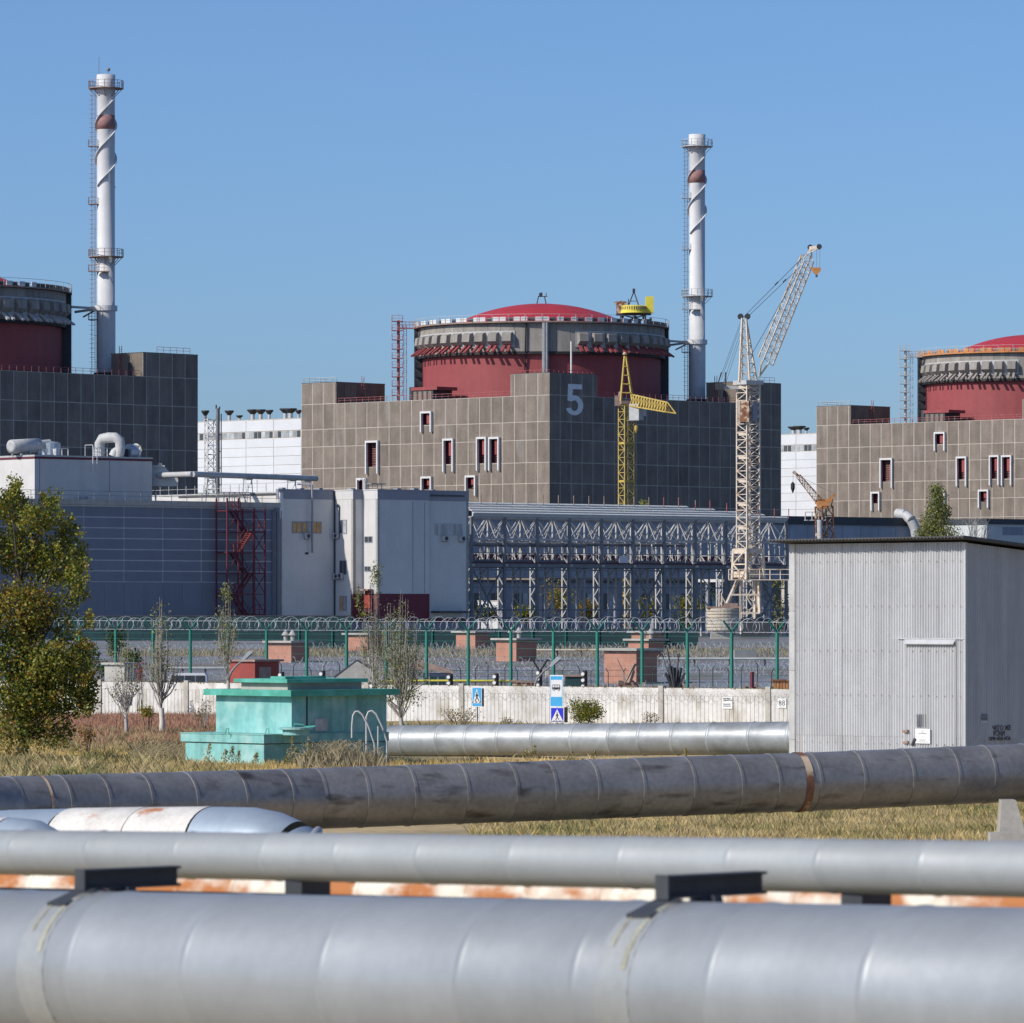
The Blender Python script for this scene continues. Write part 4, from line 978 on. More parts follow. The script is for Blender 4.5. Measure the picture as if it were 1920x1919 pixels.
# ---------------------------------------------------------------- grey gallery behind the rack
def gallery():
    f = Fr((Xu(872, 690), 690.0), DF); S = f.su(1712); c = f(S / 2, -5, 2)
    t = thing('gallery_building', 'long grey raised gallery with maroon stripe behind the pipe rack', 'gallery', c)
    b = MB(); b.fbox(f, 0, S, -10, -.08, 9.8, 18.4); b.obj('wall', M['gjoint'], t)
    b = MB(); b.fbox(f, -.3, S + .1, -10.3, .25, 17.55, 18.7); b.obj('roof_edge', M['dark'], t)
    n = 24; w_ = S / n
    for i in range(n):
        for z0, z1, mk in ((14.9, 17.5, 'gal'), (12.95, 14.85, 'gal'), (11.9, 12.9, 'maroon'), (9.85, 11.85, 'gal')):
            if mk == 'maroon' and i > 15: mk = 'gal'
            piece(f, i * w_ + .04, (i + 1) * w_ - .04, z0, z1, -.08, .08, mk, 'wall_panel', t)
    for i in range(0, n + 1, 2):
        for nn in (-.6, -9): b = MB(); b.beam(f(i * w_, nn, 2), f(i * w_, nn, 9.8), .7); b.obj('column', M['bfasc'], t)
    # bent duct at the end of the gallery
    y = f(S, 0, 0).y - 2
    t = thing('bent_duct', 'pale bent duct curling over the end of the grey gallery', 'duct', P(1712, 1000, y))
    q = [P(1682, 963, y + 2), P(1697, 966, y + 1), P(1709, 976, y), P(1716, 992, y), P(1719, 1012, y), P(1720, 1150, y)]
    for i in range(len(q) - 1): b = MB(); b.tube([q[i], q[i + 1]], .75, 12); b.obj('duct_section', M['lsteel'], t)
    y2 = 690.0
    t = thing('low_annex', 'low grey flat annex behind the bare tree beyond the shed', 'annex', P(1880, 1150, y2))
    f2 = Fr((Xu(1850, y2), y2), DF)
    b = MB(); b.fbox(f2, 0, 26, -8, 0, 2, Zv(983, y2)); b.obj('wall', M['bblue'], t)
    b = MB(); b.fbox(f2, -.2, 26, -8.2, .2, Zv(983, y2), Zv(973, y2)); b.obj('roof_edge', M['dark'], t)
    b = MB()
    for s in (3, 9): b.fbox(f2, s, s + 4, 0, .05, Zv(1003, y2), Zv(988, y2))
    b.obj('wall_panel', M['bfasc'], t)
    # distant sunlit wall seen under the rack
    y3 = 770.0
    for k, (u0, u1, va, vb, lb) in enumerate(((1300, 1420, 1074, 1092, 'white low wall seen under the rack beside the cream crane'), (896, 945, 1128, 1180, 'white low wall seen under the rack by the office block'))):
        f3 = Fr((Xu(u0, y3), y3), DL)
        t = thing('low_wall', lb, 'wall', (f3.o.x, f3.o.y, 2), 'white low walls seen under the rack')
        b = MB(); b.fbox(f3, 0, f3.su(u1), -.5, 0, 2 if k else Zv(vb, y3), Zv(va, y3)); b.obj('wall', M['bwhite'], t)
        if not k:
            b = MB()
            for j in range(5): b.fbox(f3, j * 2.4, j * 2.4 + .5, -.4, -.02, 2, Zv(vb, y3))
            b.obj('column', M['bfasc'], t)
        b = MB(); b.fbox(f3, -.1, f3.su(u1) + .1, -.55, .05, Zv(va, y3), Zv(va, y3) + .15); b.obj('coping', M['slab'], t)
gallery()
def workshop():
    y = 800.0; f = Fr((Xu(868, y), y), DF); L = f.su(1345)
    t = thing('workshop', 'low grey workshop with dark windows seen under the pipe rack', 'workshop', f(L / 2, -6, 2))
    b = MB(); b.fbox(f, 0, L, -12, 0, 2, 9.8); b.obj('wall', M['bfasc'], t)
    for i in range(12): mwin(f, 1 + i * L / 12, 1 + i * L / 12 + L / 16, 5.2, 8.2, .01, t, 3, ['glass', 'glass', 'gglass'], 'bfasc')
    b = MB(); b.fbox(f, -.3, L + .3, -12.3, .3, 9.8, 10.2); b.obj('roof', M['roof'], t)
workshop()

# ---------------------------------------------------------------- cranes
def yellow_crane():
    y = 800.0; x = Xu(1174.5, y); g = 2.0; zs = Zv(758, y)
    t = thing('tower_crane', 'yellow tower crane with white cabin in front of reactor building 5', 'tower crane', (x, y, g))
    n = 6
    for i in range(n):
        a, e = g + (zs - g) * i / n, g + (zs - g) * (i + 1) / n
        b = MB(); lattice(b, (x, y, a), (x, y, e - .05), 1.75, 1.75, 5, .15, .085, .55); b.box((x, y, e - .2), (1.9, 1.9, .3), .55); b.obj('mast_section', M['yellow'], t)
    b = MB(); b.box((x, y, zs + .2), (2.4, 2.4, .5), .3); b.obj('slewing_ring', M['rsteel'], t)
    b = MB(); ap = P(1172.5, 668, y)
    for dx, dy in ((-.9, -.8), (.9, -.8), (1.1, .8), (-.9, .8)): b.beam((x + dx, y + dy, zs + .4), (ap.x + dx * .12, ap.y + dy * .12, ap.z), .24)
    for k in range(1, 5):
        q = k / 5.5; w_ = .95 * (1 - q * .85); z = zs + .4 + (ap.z - zs) * q
        xx = x + (ap.x - x) * q
        b.beam((xx - w_, y - w_, z), (xx + w_, y - w_, z), .12); b.beam((xx + w_, y - w_, z), (xx + w_, y + w_, z), .12); b.beam((xx - w_, y + w_, z), (xx + w_, y + w_, z), .12)
    b.obj('tower_head', M['yellow'], t)
    b = MB(); b.lathe([(.1, ap.z), (.5, ap.z + .2), (.3, ap.z + .6), (.05, ap.z + .6)], ap, 10); b.obj('sheave', M['rust'], t)
    p0, p1 = P(1186, 750, y - 1), P(1252, 763, y - 5)
    b = MB(); n_ = 13; up = V((0, 0, 1)); d = (p1 - p0).normalized(); sd_ = d.cross(up).normalized()
    h = 1.6
    L0, L1, T0, T1 = p0 - sd_ * .75 - up * h * .6, p0 + sd_ * .75 - up * h * .6, p1 - sd_ * .75 - up * h * .5, p1 + sd_ * .75 - up * h * .5
    tp0, tp1 = p0 + up * h * .5, p1 + up * h * .4; tip = p1 + d * 1.6 - up * h * .5
    for a, e in ((L0, T0), (L1, T1)): b.beam(a, e, .2)
    b.beam(tp0, tp1, .2); b.beam(T0, tip, .16); b.beam(T1, tip, .16); b.beam(tp1, tip, .16)
    for i in range(n_):
        a, e = i / n_, (i + 1) / n_; m = (a + e) / 2
        for q0, q1 in ((L0, T0), (L1, T1)): b.beam(q0.lerp(q1, a), tp0.lerp(tp1, m), .13); b.beam(tp0.lerp(tp1, m), q0.lerp(q1, e), .13)
        b.beam(L0.lerp(T0, a), L1.lerp(T1, a), .1)
    b.obj('jib', M['yellow'], t)
    b = MB(); b.box(P(1193, 773, y - 1.3), (1.7, 1.6, 2.5), -.5); ca = b.obj('cabin', M['lsteel'], t)
    b = MB(); b.box(P(1204, 770, y - .5), (.9, 1.0, 1.7), -.5); b.obj('machine_box', M['bblue'], t)
    b = MB(); b.box(P(1192, 789, y - 1.3), (2.1, 1.9, .12), -.5); b.obj('cabin_floor', M['steel'], t)
    b = MB(); p = P(1193, 802, y - 1.3); b.beam(p + V((0, 0, 1)), p, .05); b.lathe([(.05, p.z + .4), (.3, p.z + .2), (.3, p.z - .4), (.1, p.z - .8)], p, 8); b.obj('hook', M['yellow'], t)
    b = MB(); b.beam(P(1160, 750, y), P(1163, 735, y), .3); b.box(P(1160, 752, y), (1.2, 1.4, 1.6)); b.obj('winch', M['rsteel'], t)
    b = MB(); b.box((x, y, g + .4), (4.5, 4.5, .8)); b.obj('base', M['rust'], t)
yellow_crane()

def cream_crane():
    y = 618.0; x = Xu(1403, y); g = 2.0; zs = Zv(722, y); mk = 'cream'
    t = thing('tower_crane', 'cream tower crane with steep luffing boom beside the pipe rack', 'tower crane', (x, y, g))
    zq = Zv(1030, y); n = 7; w_ = 1.95; rot = .62
    for i in range(n):
        a, e = zq + (zs - zq) * i / n, zq + (zs - zq) * (i + 1) / n
        b = MB(); lattice(b, (x, y, a), (x, y, e - .04), w_, w_, 3, .15, .085, rot)
        b.box((x - .5, y - .8, e - .3), (1.5, .1, .35), -.5)
        for dx in (-.1, .25): b.beam((x + dx, y, a), (x + dx, y, e), .07)
        b.obj('mast_section', M[mk], t)
    zc = Zv(1087, y)
    b = MB(); lattice(b, (x, y, zc), (x, y, zq), 2.75, 2.5, 2, .26, .15, rot); b.box((x, y, zq - .3), (2.6, 2.6, .5), rot); b.box((x, y, zc + .6), (2.6, 2.6, .7), rot)
    for k in range(8): q = rnd.random() * 2 - 1; b.beam((x + q, y - .8, zc), (x - q * .8, y + .4, zq), .14)
    b.obj('climbing_frame', M['rust' if False else mk], t)
    b = MB()                                                    # portal base
    for dx, dy in ((-1.4, -1.2), (1.3, -1.2), (1.3, 1.2), (-1.4, 1.2)): b.beam((x + dx * .9, y + dy, zc), (x + dx * (2.2 if dx < 0 else 1.0), y + dy * 1.6, g + 3.0), .26); b.beam((x + dx * .6, y + dy * .7, zc), (x + dx * .6, y + dy * .7, g + .5), .22)
    for z in (g + 3, g + 5.2): b.beam((x - 2.2, y - 1.6, z), (x + 1.3, y - 1.6, z), .2); b.beam((x - 2.2, y + 1.6, z), (x + 1.3, y + 1.6, z), .2)
    for k in range(4): b.beam((x - .8, y - .8, g + 1 + k * 1.6), (x + .8, y - .8, g + 2.4 + k * 1.6), .12); b.beam((x + .8, y - .8, g + 1 + k * 1.6), (x - .8, y - .8, g + 2.4 + k * 1.6), .12)
    rail(b, [(x - 2.4, y - 1.8, zc), (x + 5, y - 1.8, zc)], 1.2, 1.2, .05); b.box((x + 1.2, y - 1.2, zc - .05), (7.2, 1.4, .1)); b.obj('portal_base', M[mk], t)
    b = MB(); b.box((x + .8, y + .4, g + 1.2), (3.4, 3, 2.2)); b.obj('bogie', M['dark'], t)
    b = MB(); b.box((x, y, zs + .25), (2.6, 2.6, .5), rot); b.beam(P(1346, 727, y), P(1425, 728, y), .3, .35); b.beam(P(1346, 722, y), P(1390, 728, y), .16); b.obj('slewing_platform', M['lsteel'], t)
    b = MB(); q = P(1352, 722, y)
    for dx in (-.5, .5): b.beam(q + V((dx, 0, -.3)), q + V((dx * .5 + .3, 0, 1.5)), .14)
    b.box(q + V((-.2, 0, -.2)), (.9, 1.2, .8)); b.obj('winch', M['dark'], t)
    ap = P(1395, 597, y)
    b = MB(); m = 7
    base = [(P(1385, 722, y).x, y - .9), (P(1405, 722, y).x, y - .9), (P(1420, 722, y).x, y + .9), (P(1392, 722, y).x, y + .9)]
    zt = zs + .4
    tops = [(ap.x - .25, y - .2), (ap.x + .25, y - .2), (ap.x + .25, y + .2), (ap.x - .25, y + .2)]
    cn = lambda j, q: V((base[j % 4][0] + (tops[j % 4][0] - base[j % 4][0]) * q, base[j % 4][1] + (tops[j % 4][1] - base[j % 4][1]) * q, zt + (ap.z - zt) * q))
    for j in range(4):
        b.beam(cn(j, 0), cn(j, 1), .17)
        for i in range(m): b.beam(cn(j, i / m), cn(j + 1, (i + 1) / m), .08); b.beam(cn(j, i / m), cn(j + 1, i / m), .08)
    b.obj('tower_head', M[mk], t)
    for dx in (-.42, .42): b = MB(); b.tube([ap + V((dx, -.12, .2)), ap + V((dx, .12, .2))], .36, 14); b.obj('sheave', M['dark'], t)
    f0, f1 = P(1424, 706, y - .5), P(1521, 468, y - 12)
    b = MB(); lattice(b, f0.lerp(f1, .12), f0.lerp(f1, .93), 1.45, 1.2, 17, .13, .05, ref=(1, .3, 0)); bm = b
    for e in (-1, 1):
        for k in (-1, 1): b.beam(f0 + V((0, .3 * k, 0)), f0.lerp(f1, .12) + V((.5 * e, .5 * k, 0)), .15); b.beam(f0.lerp(f1, .93) + V((.5 * e, .5 * k, 0)), f1 + V((0, .2 * k, 0)), .13)
    b.obj('boom', M['lsteel' if False else mk], t)
    for q in (P(1519, 464, y - 12), P(1536, 463, y - 12.4)): b = MB(); b.tube([q + V((0, -.15, 0)), q + V((0, .15, 0))], .32, 12); b.obj('sheave', M['dark'], t)
    b = MB(); b.beam(P(1516, 466, y - 12), P(1537, 464, y - 12.4), .25, .4); b.beam(P(1513, 476, y - 12), P(1535, 466, y - 12.4), .12); b.obj('boom_head', M[mk], t)
    b = MB(); q = P(1531, 505, y - 12.4); b.beam(P(1531, 466, y - 12.4), q, .03); b.beam(P(1537, 466, y - 12.4), P(1537, 505, y - 12.4), .03); b.obj('hoist_rope', M['steel'], t)
    b = MB(); pts = [P(u, v, y - 12.6) for u, v in ((1521, 503), (1526, 501), (1531, 503), (1536, 501), (1540, 504), (1538, 510), (1531, 516), (1524, 510))]; b.poly(pts, (0, .4, 0)); hb = b.obj('hook_block', M['orange'], t)
    b = MB(); b.beam(P(1531, 515, y - 12.4), P(1531, 520, y - 12.4), .18); b.obj('hook', M['dark'], hb)
    b = MB()
    for q0, q1 in (((1391, 598), (1512, 476)), ((1398, 598), (1503, 498)), ((1411, 662), (1496, 512))): b.beam(P(*q0, y), P(*q1, y - 12), .045)
    for u, v in ((1456, 532), (1471, 527)): b.beam(P(u - 3, v + 3, y - 7), P(u + 3, v - 3, y - 7), .16)
    for q0, q1 in (((1390, 600), (1349, 713)), ((1391, 604), (1352, 713)), ((1392, 612), (1357, 716)), ((1393, 620), (1361, 718))): b.beam(P(*q0, y), P(*q1, y), .04)
    b.obj('stay_rope', M['dark'], t)
    b = MB(); b.box(P(1397, 772, y - 1.6), (1.2, .5, 2.5), -.4); b.obj('cabin', M['rust'], t)
    b = MB(); b.box(P(1412, 772, y - .6), (.7, .8, 2.3), .6); b.obj('machine_box', M['bfasc'], t)
    b = MB(); b.box(P(1385, 773, y - 1.5), (.35, .3, 2.7)); b.obj('side_plate', M['cream'], t)
    # round concrete ballast slabs beside the crane foot
    yb = 600.0; xb = Xu(1355, yb); r = 31 / F * yb; z0, z1 = Zv(1183, yb), Zv(1141, yb)
    t = thing('ballast_stack', 'stack of round concrete ballast slabs beside the cream crane foot', 'ballast slabs', (xb, yb, z0))
    n = 7; h = (z1 - z0) / n
    for i in range(n):
        b = MB(); o = (rnd.random() - .5) * .12; b.lathe([(.1, z0 + i * h), (r - .06, z0 + i * h), (r, z0 + i * h + .06), (r, z0 + (i + 1) * h - .1), (r - .06, z0 + (i + 1) * h - .03), (.1, z0 + (i + 1) * h - .03)], (xb + o, yb), 28); b.obj('ballast_slab', M['ballast'], t)
    b = MB(); b.box((xb, yb, z1 + .12), (2 * r, 2.6, .22)); b.box((xb + r * .5, yb, z1 + .4), (1.6, 1.4, .4)); b.obj('cover', M['rsteel'], t)
    b = MB(); b.box((xb - .2, yb, (z0 + 1.6) / 2 + .2), (2.4, 2.4, z0 - 1.6)); b.obj('pedestal', M['slab'], t)
    b = MB()
    for u in (1349, 1353): b.beam(P(u, 1139, yb), P(u, 1112, yb), .1)
    b.beam(P(1353, 1118, yb), P(1363, 1136, yb), .12); b.obj('bracket', M['cream'], t)
cream_crane()

def small_crane():
    y = 690.0; t = thing('crawler_crane', 'small rusty orange crane with lowered jib in front of the gallery', 'crane', P(1550, 1180, y))
    b = MB(); lattice(b, P(1552, 1160, y), P(1545, 950, y), 1.7, 1.7, 12, .16, .1, .5); b.obj('tower', M['rust'], t)
    b = MB(); b.tube([P(1541, 1160, y - 1), P(1537, 975, y - 1)], .4, 10); b.obj('leg_tube', M['lsteel'], t)
    b = MB(); lattice(b, P(1541, 946, y), P(1497, 893, y), .95, .55, 9, .11, .07, ref=(0, 1, 0)); b.beam(P(1497, 893, y), P(1487, 884, y), .35); b.obj('boom', M['rust'], t)
    b = MB(); b.beam(P(1528, 942, y), P(1560, 938, y), .4, .5); b.beam(P(1548, 942, y), P(1565, 925, y), .2); b.beam(P(1558, 950, y), P(1565, 925, y), .16); b.box(P(1543, 947, y), (1.6, 1.4, 1.0)); b.obj('superstructure', M['orange'], t)
    b = MB(); b.beam(P(1487, 885, y), P(1487, 908, y), .035); b.beam(P(1488, 886, y), P(1535, 900 + 30, y), .03); b.beam(P(1500, 894, y), P(1564, 926, y), .03); b.obj('rope', M['dark'], t)
    b = MB(); p = P(1486.5, 912, y); b.lathe([(.05, p.z + .6), (.28, p.z + .3), (.28, p.z - .3), (.06, p.z - .9)], p, 8); b.obj('hook_block', M['black'], t)
    b = MB(); b.box(P(1524, 918, y + 6), (.1, .1, .1)); b.box(P(1528, 976, y + 2), (2.8, 1.5, .12)); rail(b, [P(1510, 976, y + 1), P(1548, 976, y + 1)], 1.1, 1, .05); b.obj('platform', M['lsteel'], t)
    b = MB(); b.box(P(1548, 1172, y), (4, 3, 1.6)); b.obj('undercarriage', M['dark'], t)
small_crane()
# ---------------------------------------------------------------- compound: sheet fence, brick shafts, sheds behind the green fence
def line_y(u, ua, ya, ub, yb):
    """depth along a straight ground line given two of its points"""
    k = (u - ua) / (ub - ua); return 1 / ((1 - k) / ya + k / yb)
def sheet_fence():
    y = 432.0; xa, xb = Xu(560, y), Xu(1310, y)
    t = thing('sheet_fence', 'dark green sheet fence beyond the brick shafts', 'fence', ((xa + xb) / 2, y, 2))
    n = 12; w_ = (xb - xa) / n
    for i in range(n):
        b = MB(); b.box((xa + (i + .5) * w_, y + .02 * (i % 2), 2.75), (w_ - .06, .05, 1.9)); b.obj('sheet', M['fmesh'], t)
        b = MB(); b.box((xa + i * w_, y - .06, 2.8), (.1, .1, 2.0)); b.obj('post', M['fpost'], t)
    y2 = 560.0
    t = thing('sheet_fence', 'dark blue green sheet fence under the grey clad hall', 'fence', (Xu(330, y2), y2, 2))
    xa, xb = Xu(100, y2), Xu(660, y2); n = 10; w_ = (xb - xa) / n
    for i in range(n): b = MB(); b.box((xa + (i + .5) * w_, y2, 3.3), (w_ - .06, .05, 2.7)); b.obj('sheet', M['fmesh'], t)
    b = MB(); b.beam((xa, y2, 4.7), (xb, y2, 4.7), .1); b.obj('rail', M['dark'], t)
sheet_fence()
def brick_shaft(u0, uc, u1, vt, y, label, vents=0):
    z0 = ground_z(y) - .1; o = (Xu(uc, y), y)
    fa = Fr(o, DL); fb = Fr(o, DR); la = -fa.su(u0); lb = fb.su(u1); zt = Zv(vt, y)
    t = thing('brick_shaft', label, 'brick shaft', (o[0], o[1], z0), 'brick ventilation shafts in the compound')
    b = MB(); b.fbox(fa, -la, 0, -lb, 0, z0, zt); b.obj('wall', M['brick'], t)
    b = MB(); b.fbox(fa, -la - .3, .3, -lb - .3, .3, zt + .05, zt + .2); b.obj('roof_slab', M['slab'], t)
    b = MB(); b.fbox(fa, -la + .06, .02, -lb - .02, .02, zt - .14, zt + .05); b.obj('cornice', M['rsteel'], t)
    for i in range(vents):
        p = fa(-la * .45 + i * .75, -.5, zt + .2)
        b = MB(); b.lathe([(.16, p.z), (.16, p.z + .4), (.34, p.z + .42), (.03, p.z + .85)], p, 10); b.obj('vent_cap', M['slab'], t)
brick_shaft(1133, 1193, 1232, 1222, 330, 'largest brick shaft with pale roof slab just behind the green fence')
brick_shaft(503, 546, 580, 1207, 385, 'brick shaft with two vent caps above the red shed', 2)
brick_shaft(930, 968, 1006, 1202, 388, 'brick shaft with two vent caps between two green posts', 2)
brick_shaft(855, 891, 917, 1188, 428, 'small brick shaft in front of the dark green sheet fence')
brick_shaft(650, 690, 726, 1192, 422, 'brick shaft half hidden behind the tall thin poplars')
brick_shaft(1184, 1217, 1246, 1188, 429, 'brick shaft tallest in view behind two lower slabs')
brick_shaft(1178, 1216, 1244, 1203, 400, 'brick shaft with small vents behind the largest brick shaft', 2)
def booth(u0, uc, u1, vt, y, label, nm, mk, mk2, rv=4):
    o = (Xu(uc, y), y); fa = Fr(o, DL); fb = Fr(o, DR); la = -fa.su(u0); lb = fb.su(u1); zt = Zv(vt, y); z0 = ground_z(y) - .1
    t = thing(nm, label, nm.replace('_', ' '), (o[0], o[1], z0))
    b = MB(); b.fbox(fa, -la, 0, -lb, 0, z0, zt); b.obj('wall', M[mk], t)
    b = MB(); b.fbox(fa, -la - .15, .15, -lb - .25, .15, zt, zt + rv / F * y); b.obj('roof', M[mk2], t)
    b = MB(); b.fbox(fb, .3, min(1.2, lb - .2), 0, .04, z0, zt - .3); b.obj('door', M[mk2], t)
booth(430, 478, 523, 1241, 290, 'red wooden shed with dark flat roof behind the teal bunker', 'red_shed', 'redshed', 'rsteel')
booth(196, 234, 266, 1247, 285, 'small stone hut with pale roof behind the white wall', 'stone_hut', 'slab', 'slab')
def hut():
    y = 300.0; o = (Xu(800, y), y); f = Fr(o, (1, .12)); L = f.su(846)
    t = thing('gabled_hut', 'low hut with reddish gable roof behind the tall poplar', 'hut', (o[0], y, 0))
    b = MB(); b.fbox(f, 0, L, -2, 0, 0, 1.5); b.obj('wall', M['bfasc'], t)
    b = MB(); b.poly([f(-1.2, .2, 1.75), f(L * .35 - 1, -1, 2.35), f(L + .1, .2, 1.6), f(L + .1, .2, 1.5)], V((0, 2, 0))); b.obj('roof', M['rsteel'], t)
    for i in range(3): b = MB(); b.fbox(f, .2 + i * .5, .55 + i * .5, 0, .03, .3, 1.3); b.obj('door', M['fmesh'], t)
    y = 300.0; o = (Xu(630, y), y); f = Fr(o, (1, -.1)); L = f.su(702)
    t = thing('grey_tent', 'low pale grey gabled shelter behind the teal bunker', 'shelter', (o[0], y, 0))
    b = MB(); b.poly([f(0, 0, 0), f(0, 0, 1.25), f(L * .55, 0, 2.2), f(L, 0, 1.6), f(L, 0, 0)], V((0, 2.5, 0))); b.obj('body', M['slab'], t)
    b = MB(); b.beam(f(-.1, -.1, 1.27), f(L * .55, -.1, 2.24), .12); b.beam(f(L * .55, -.1, 2.24), f(L + .1, -.1, 1.62), .12); b.obj('roof_edge', M['dark'], t)
hut()
def van():
    y = 272.0; x = Xu(348, y); s = y / F
    t = thing('parked_van', 'white van whose dark windows show over the wall', 'van', (x, y, 0))
    w_ = 78 * s; z1 = 1.82
    b = MB(); b.poly([(x - w_ / 2, y, .35), (x - w_ / 2, y, 1.2), (x - w_ * .38, y, 1.75), (x - w_ * .32, y, z1), (x + w_ * .45, y, z1), (x + w_ / 2, y, 1.7), (x + w_ / 2, y, .35)], (0, 1.7, 0)); b.obj('body', M['white'], t)
    for a, e in ((-.36, -.04), (-.02, .22), (.24, .47)): b = MB(); b.box((x + w_ * (a + e) / 2, y - .005, 1.45), (w_ * (e - a), .03, .52)); b.obj('window', M['glass'], t)
    for a in (-.3, .3): b = MB(); b.tube([(x + w_ * a, y - .02, .33), (x + w_ * a, y + .2, .33)], .33, 16); b.obj('wheel', M['black'], t)
van()
def container():
    y = 262.0; x = Xu(1077, y)
    t = thing('container_box', 'dark green steel box beside the black dotted post', 'container', (x, y, 0))
    b = MB(); b.box((x, y + .8, .9), (34 / F * y, 1.6, 1.75)); b.obj('body', M['fmesh'], t)
    b = MB(); b.box((x, y + .8, 1.81), (36 / F * y, 1.75, .08)); b.obj('lid', M['rsteel'], t)
    b = MB(); b.box((x - .25, y - .03, 1.2), (.18, .04, .2), 0); b.obj('plate', M['lampm'], t)
    y = 258.0; x = Xu(983, y)
    t = thing('rusty_trough', 'rusty slatted trough in front of the green fence', 'trough', (x, y, 0))
    for i in range(5): b = MB(); b.box((x - .5 + i * .24, y, 1.35), (.18, .5, .42)); b.obj('slat', M['rust'], t)
    b = MB(); b.beam((x - .75, y - .26, 1.6), (x + .65, y - .26, 1.55), .1); b.beam((x - .4, y, 0), (x - .4, y, 1.2), .1); b.beam((x + .4, y, 0), (x + .4, y, 1.2), .1); b.obj('frame', M['rsteel'], t)
    y = 250.0; x = Xu(1473, y)
    t = thing('orange_crate', 'orange slatted box beside the edge of the corrugated shed', 'crate', (x, y, 0))
    for i in range(9): b = MB(); b.box((x - .55 + i * .15, y, 1.5), (.11, .5, .42)); b.obj('slat', M['orange'], t)
    b = MB(); b.box((x, y - .03, 1.75), (1.5, .6, .07)); b.box((x, y, .65), (1.2, .4, 1.3)); b.obj('frame', M['rust'], t)
container()
# ---------------------------------------------------------------- green security fence
FU = [-62, 10, 80, 149, 217, 287, 357, 428, 500, 575, 650, 724, 800, 878, 958, 1038, 1120, 1204, 1289, 1372, 1457, 1545]
def green_fence():
    pts = []
    for u in FU: y = line_y(u, 149, 330, 1372, 275); pts.append(V((Xu(u, y), y, 0)))
    d = (pts[-1] - pts[0]).normalized(); nr = V((d.y, -d.x, 0)); c = pts[10]
    t = thing('security_fence', 'green steel security fence with Y arms and razor wire', 'fence', c)
    for p in pts:
        b = MB(); b.beam(p, p + V((0, 0, 4.02)), .135); po = b.obj('post', M['fpost'], t)
        for e in (-1, 1): b = MB(); b.beam(p + V((0, 0, 3.97)), p + nr * (.56 * e) + V((0, 0, 4.6)), .085); b.obj('arm', M['fpost'], po)
    zs = (.3, .75, 1.2, 1.65, 2.1, 2.55, 3.0, 3.4, 3.75)
    for p, q in zip(pts[:-1], pts[1:]):
        b = MB()
        for z in zs: b.beam(p + V((0, 0, z)), q + V((0, 0, z)), .010)
        b.obj('mesh_panel', M['fpost'], t)
        b = MB()
        for e in (-.5, .5): b.beam(p + nr * e + V((0, 0, 4.52)), q + nr * e + V((0, 0, 4.52)), .018)
        b.beam(p + V((0, 0, 3.98)), q + V((0, 0, 3.98)), .022); b.obj('strand', M['wire'], t)
        b = MB(); n = int((q - p).length / .58); pl = []
        ph = rnd.random() * 6
        for i in range(n * 12 + 1):
            k = i / (n * 12); a = 2 * pi * i / 12 + ph + .5 * sin(i * .043 + ph); r = .37 + .07 * sin(i * .13 + ph) + .04 * sin(i * .051)
            pl.append(p.lerp(q, k) + nr * (r * cos(a)) + d * (.25 * sin(a * .5)) + V((0, 0, 4.36 + r * sin(a))))
        b.tube(pl, .016, 3, False); b.obj('razor_wire', M['wire'], t)
green_fence()
# ---------------------------------------------------------------- razor wire coils and old wire fence on the gravel (uncountable)
def coils():
    b = MB()
    for (y, ua, ub, r) in ((356, 620, 1500, .42), (377, 300, 1500, .5), (428, 240, 1500, .5), (306, 200, 1500, .32), (318, 260, 1500, .42), (338, 300, 1130, .45), (344, 1240, 1500, .5), (362, 560, 1500, .5), (384, 600, 920, .55), (392, 1010, 1500, .55), (412, 240, 640, .6), (418, 730, 1170, .6), (424, 1250, 1500, .6)):
        xa, xb = Xu(ua, y), Xu(ub, y); n = int((xb - xa) / .30); pl = []; z = ground_z(y)
        for i in range(n * 8 + 1):
            a = 2 * pi * i / 8; rr = .62 * r * (.8 + .35 * sin(i * .37 + y) + .2 * (rnd.random() - .5))
            pl.append(V((xa + (xb - xa) * i / (n * 8) + .12 * sin(i * .9), y + rr * cos(a) + 1.2 * sin(i * .011 + y), z + rr * .8 + rr * sin(a))))
        b.tube(pl, .014, 3, False)
    kind(b.obj('razor_wire', M['wire'], None), 'stuff')
    y = 304.0; t = thing('wire_fence', 'low sagging barbed wire fence with dark hooked posts', 'wire fence', (Xu(1000, y), y, 0))
    for i in range(34):
        u = 520 + i * 28 + rnd.random() * 8; x = Xu(u, y); b = MB(); h = 1.5 + .45 * rnd.random()
        b.tube([(x, y, 0), (x, y, h), (x + .15 * (1 if i % 2 else -1), y, h + .25)], .035, 4); b.obj('post', M['dark'], t)
    for z in (.9, 1.25, 1.6):
        b = MB(); b.beam((Xu(500, y), y - .05, z), (Xu(1490, y), y - .05, z + .05), .022); b.obj('strand', M['dark'], t)
    y = 296.0; t = thing('yellow_pipe', 'thin yellow gas pipe behind the white wall', 'pipe', (Xu(840, y), y, 1.2))
    for i in range(5): b = MB(); a = 715 + i * 50; b.tube([(Xu(a, y), y, 1.12), (Xu(a + 49.5, y), y, 1.12)], .06, 8); b.obj('pipe_section', M['lemon'], t)
    for u in (730, 830, 940): b = MB(); b.beam((Xu(u, y), y + .05, 0), (Xu(u, y), y + .05, 1.1), .08); b.obj('leg', M['dark'], t)
coils()
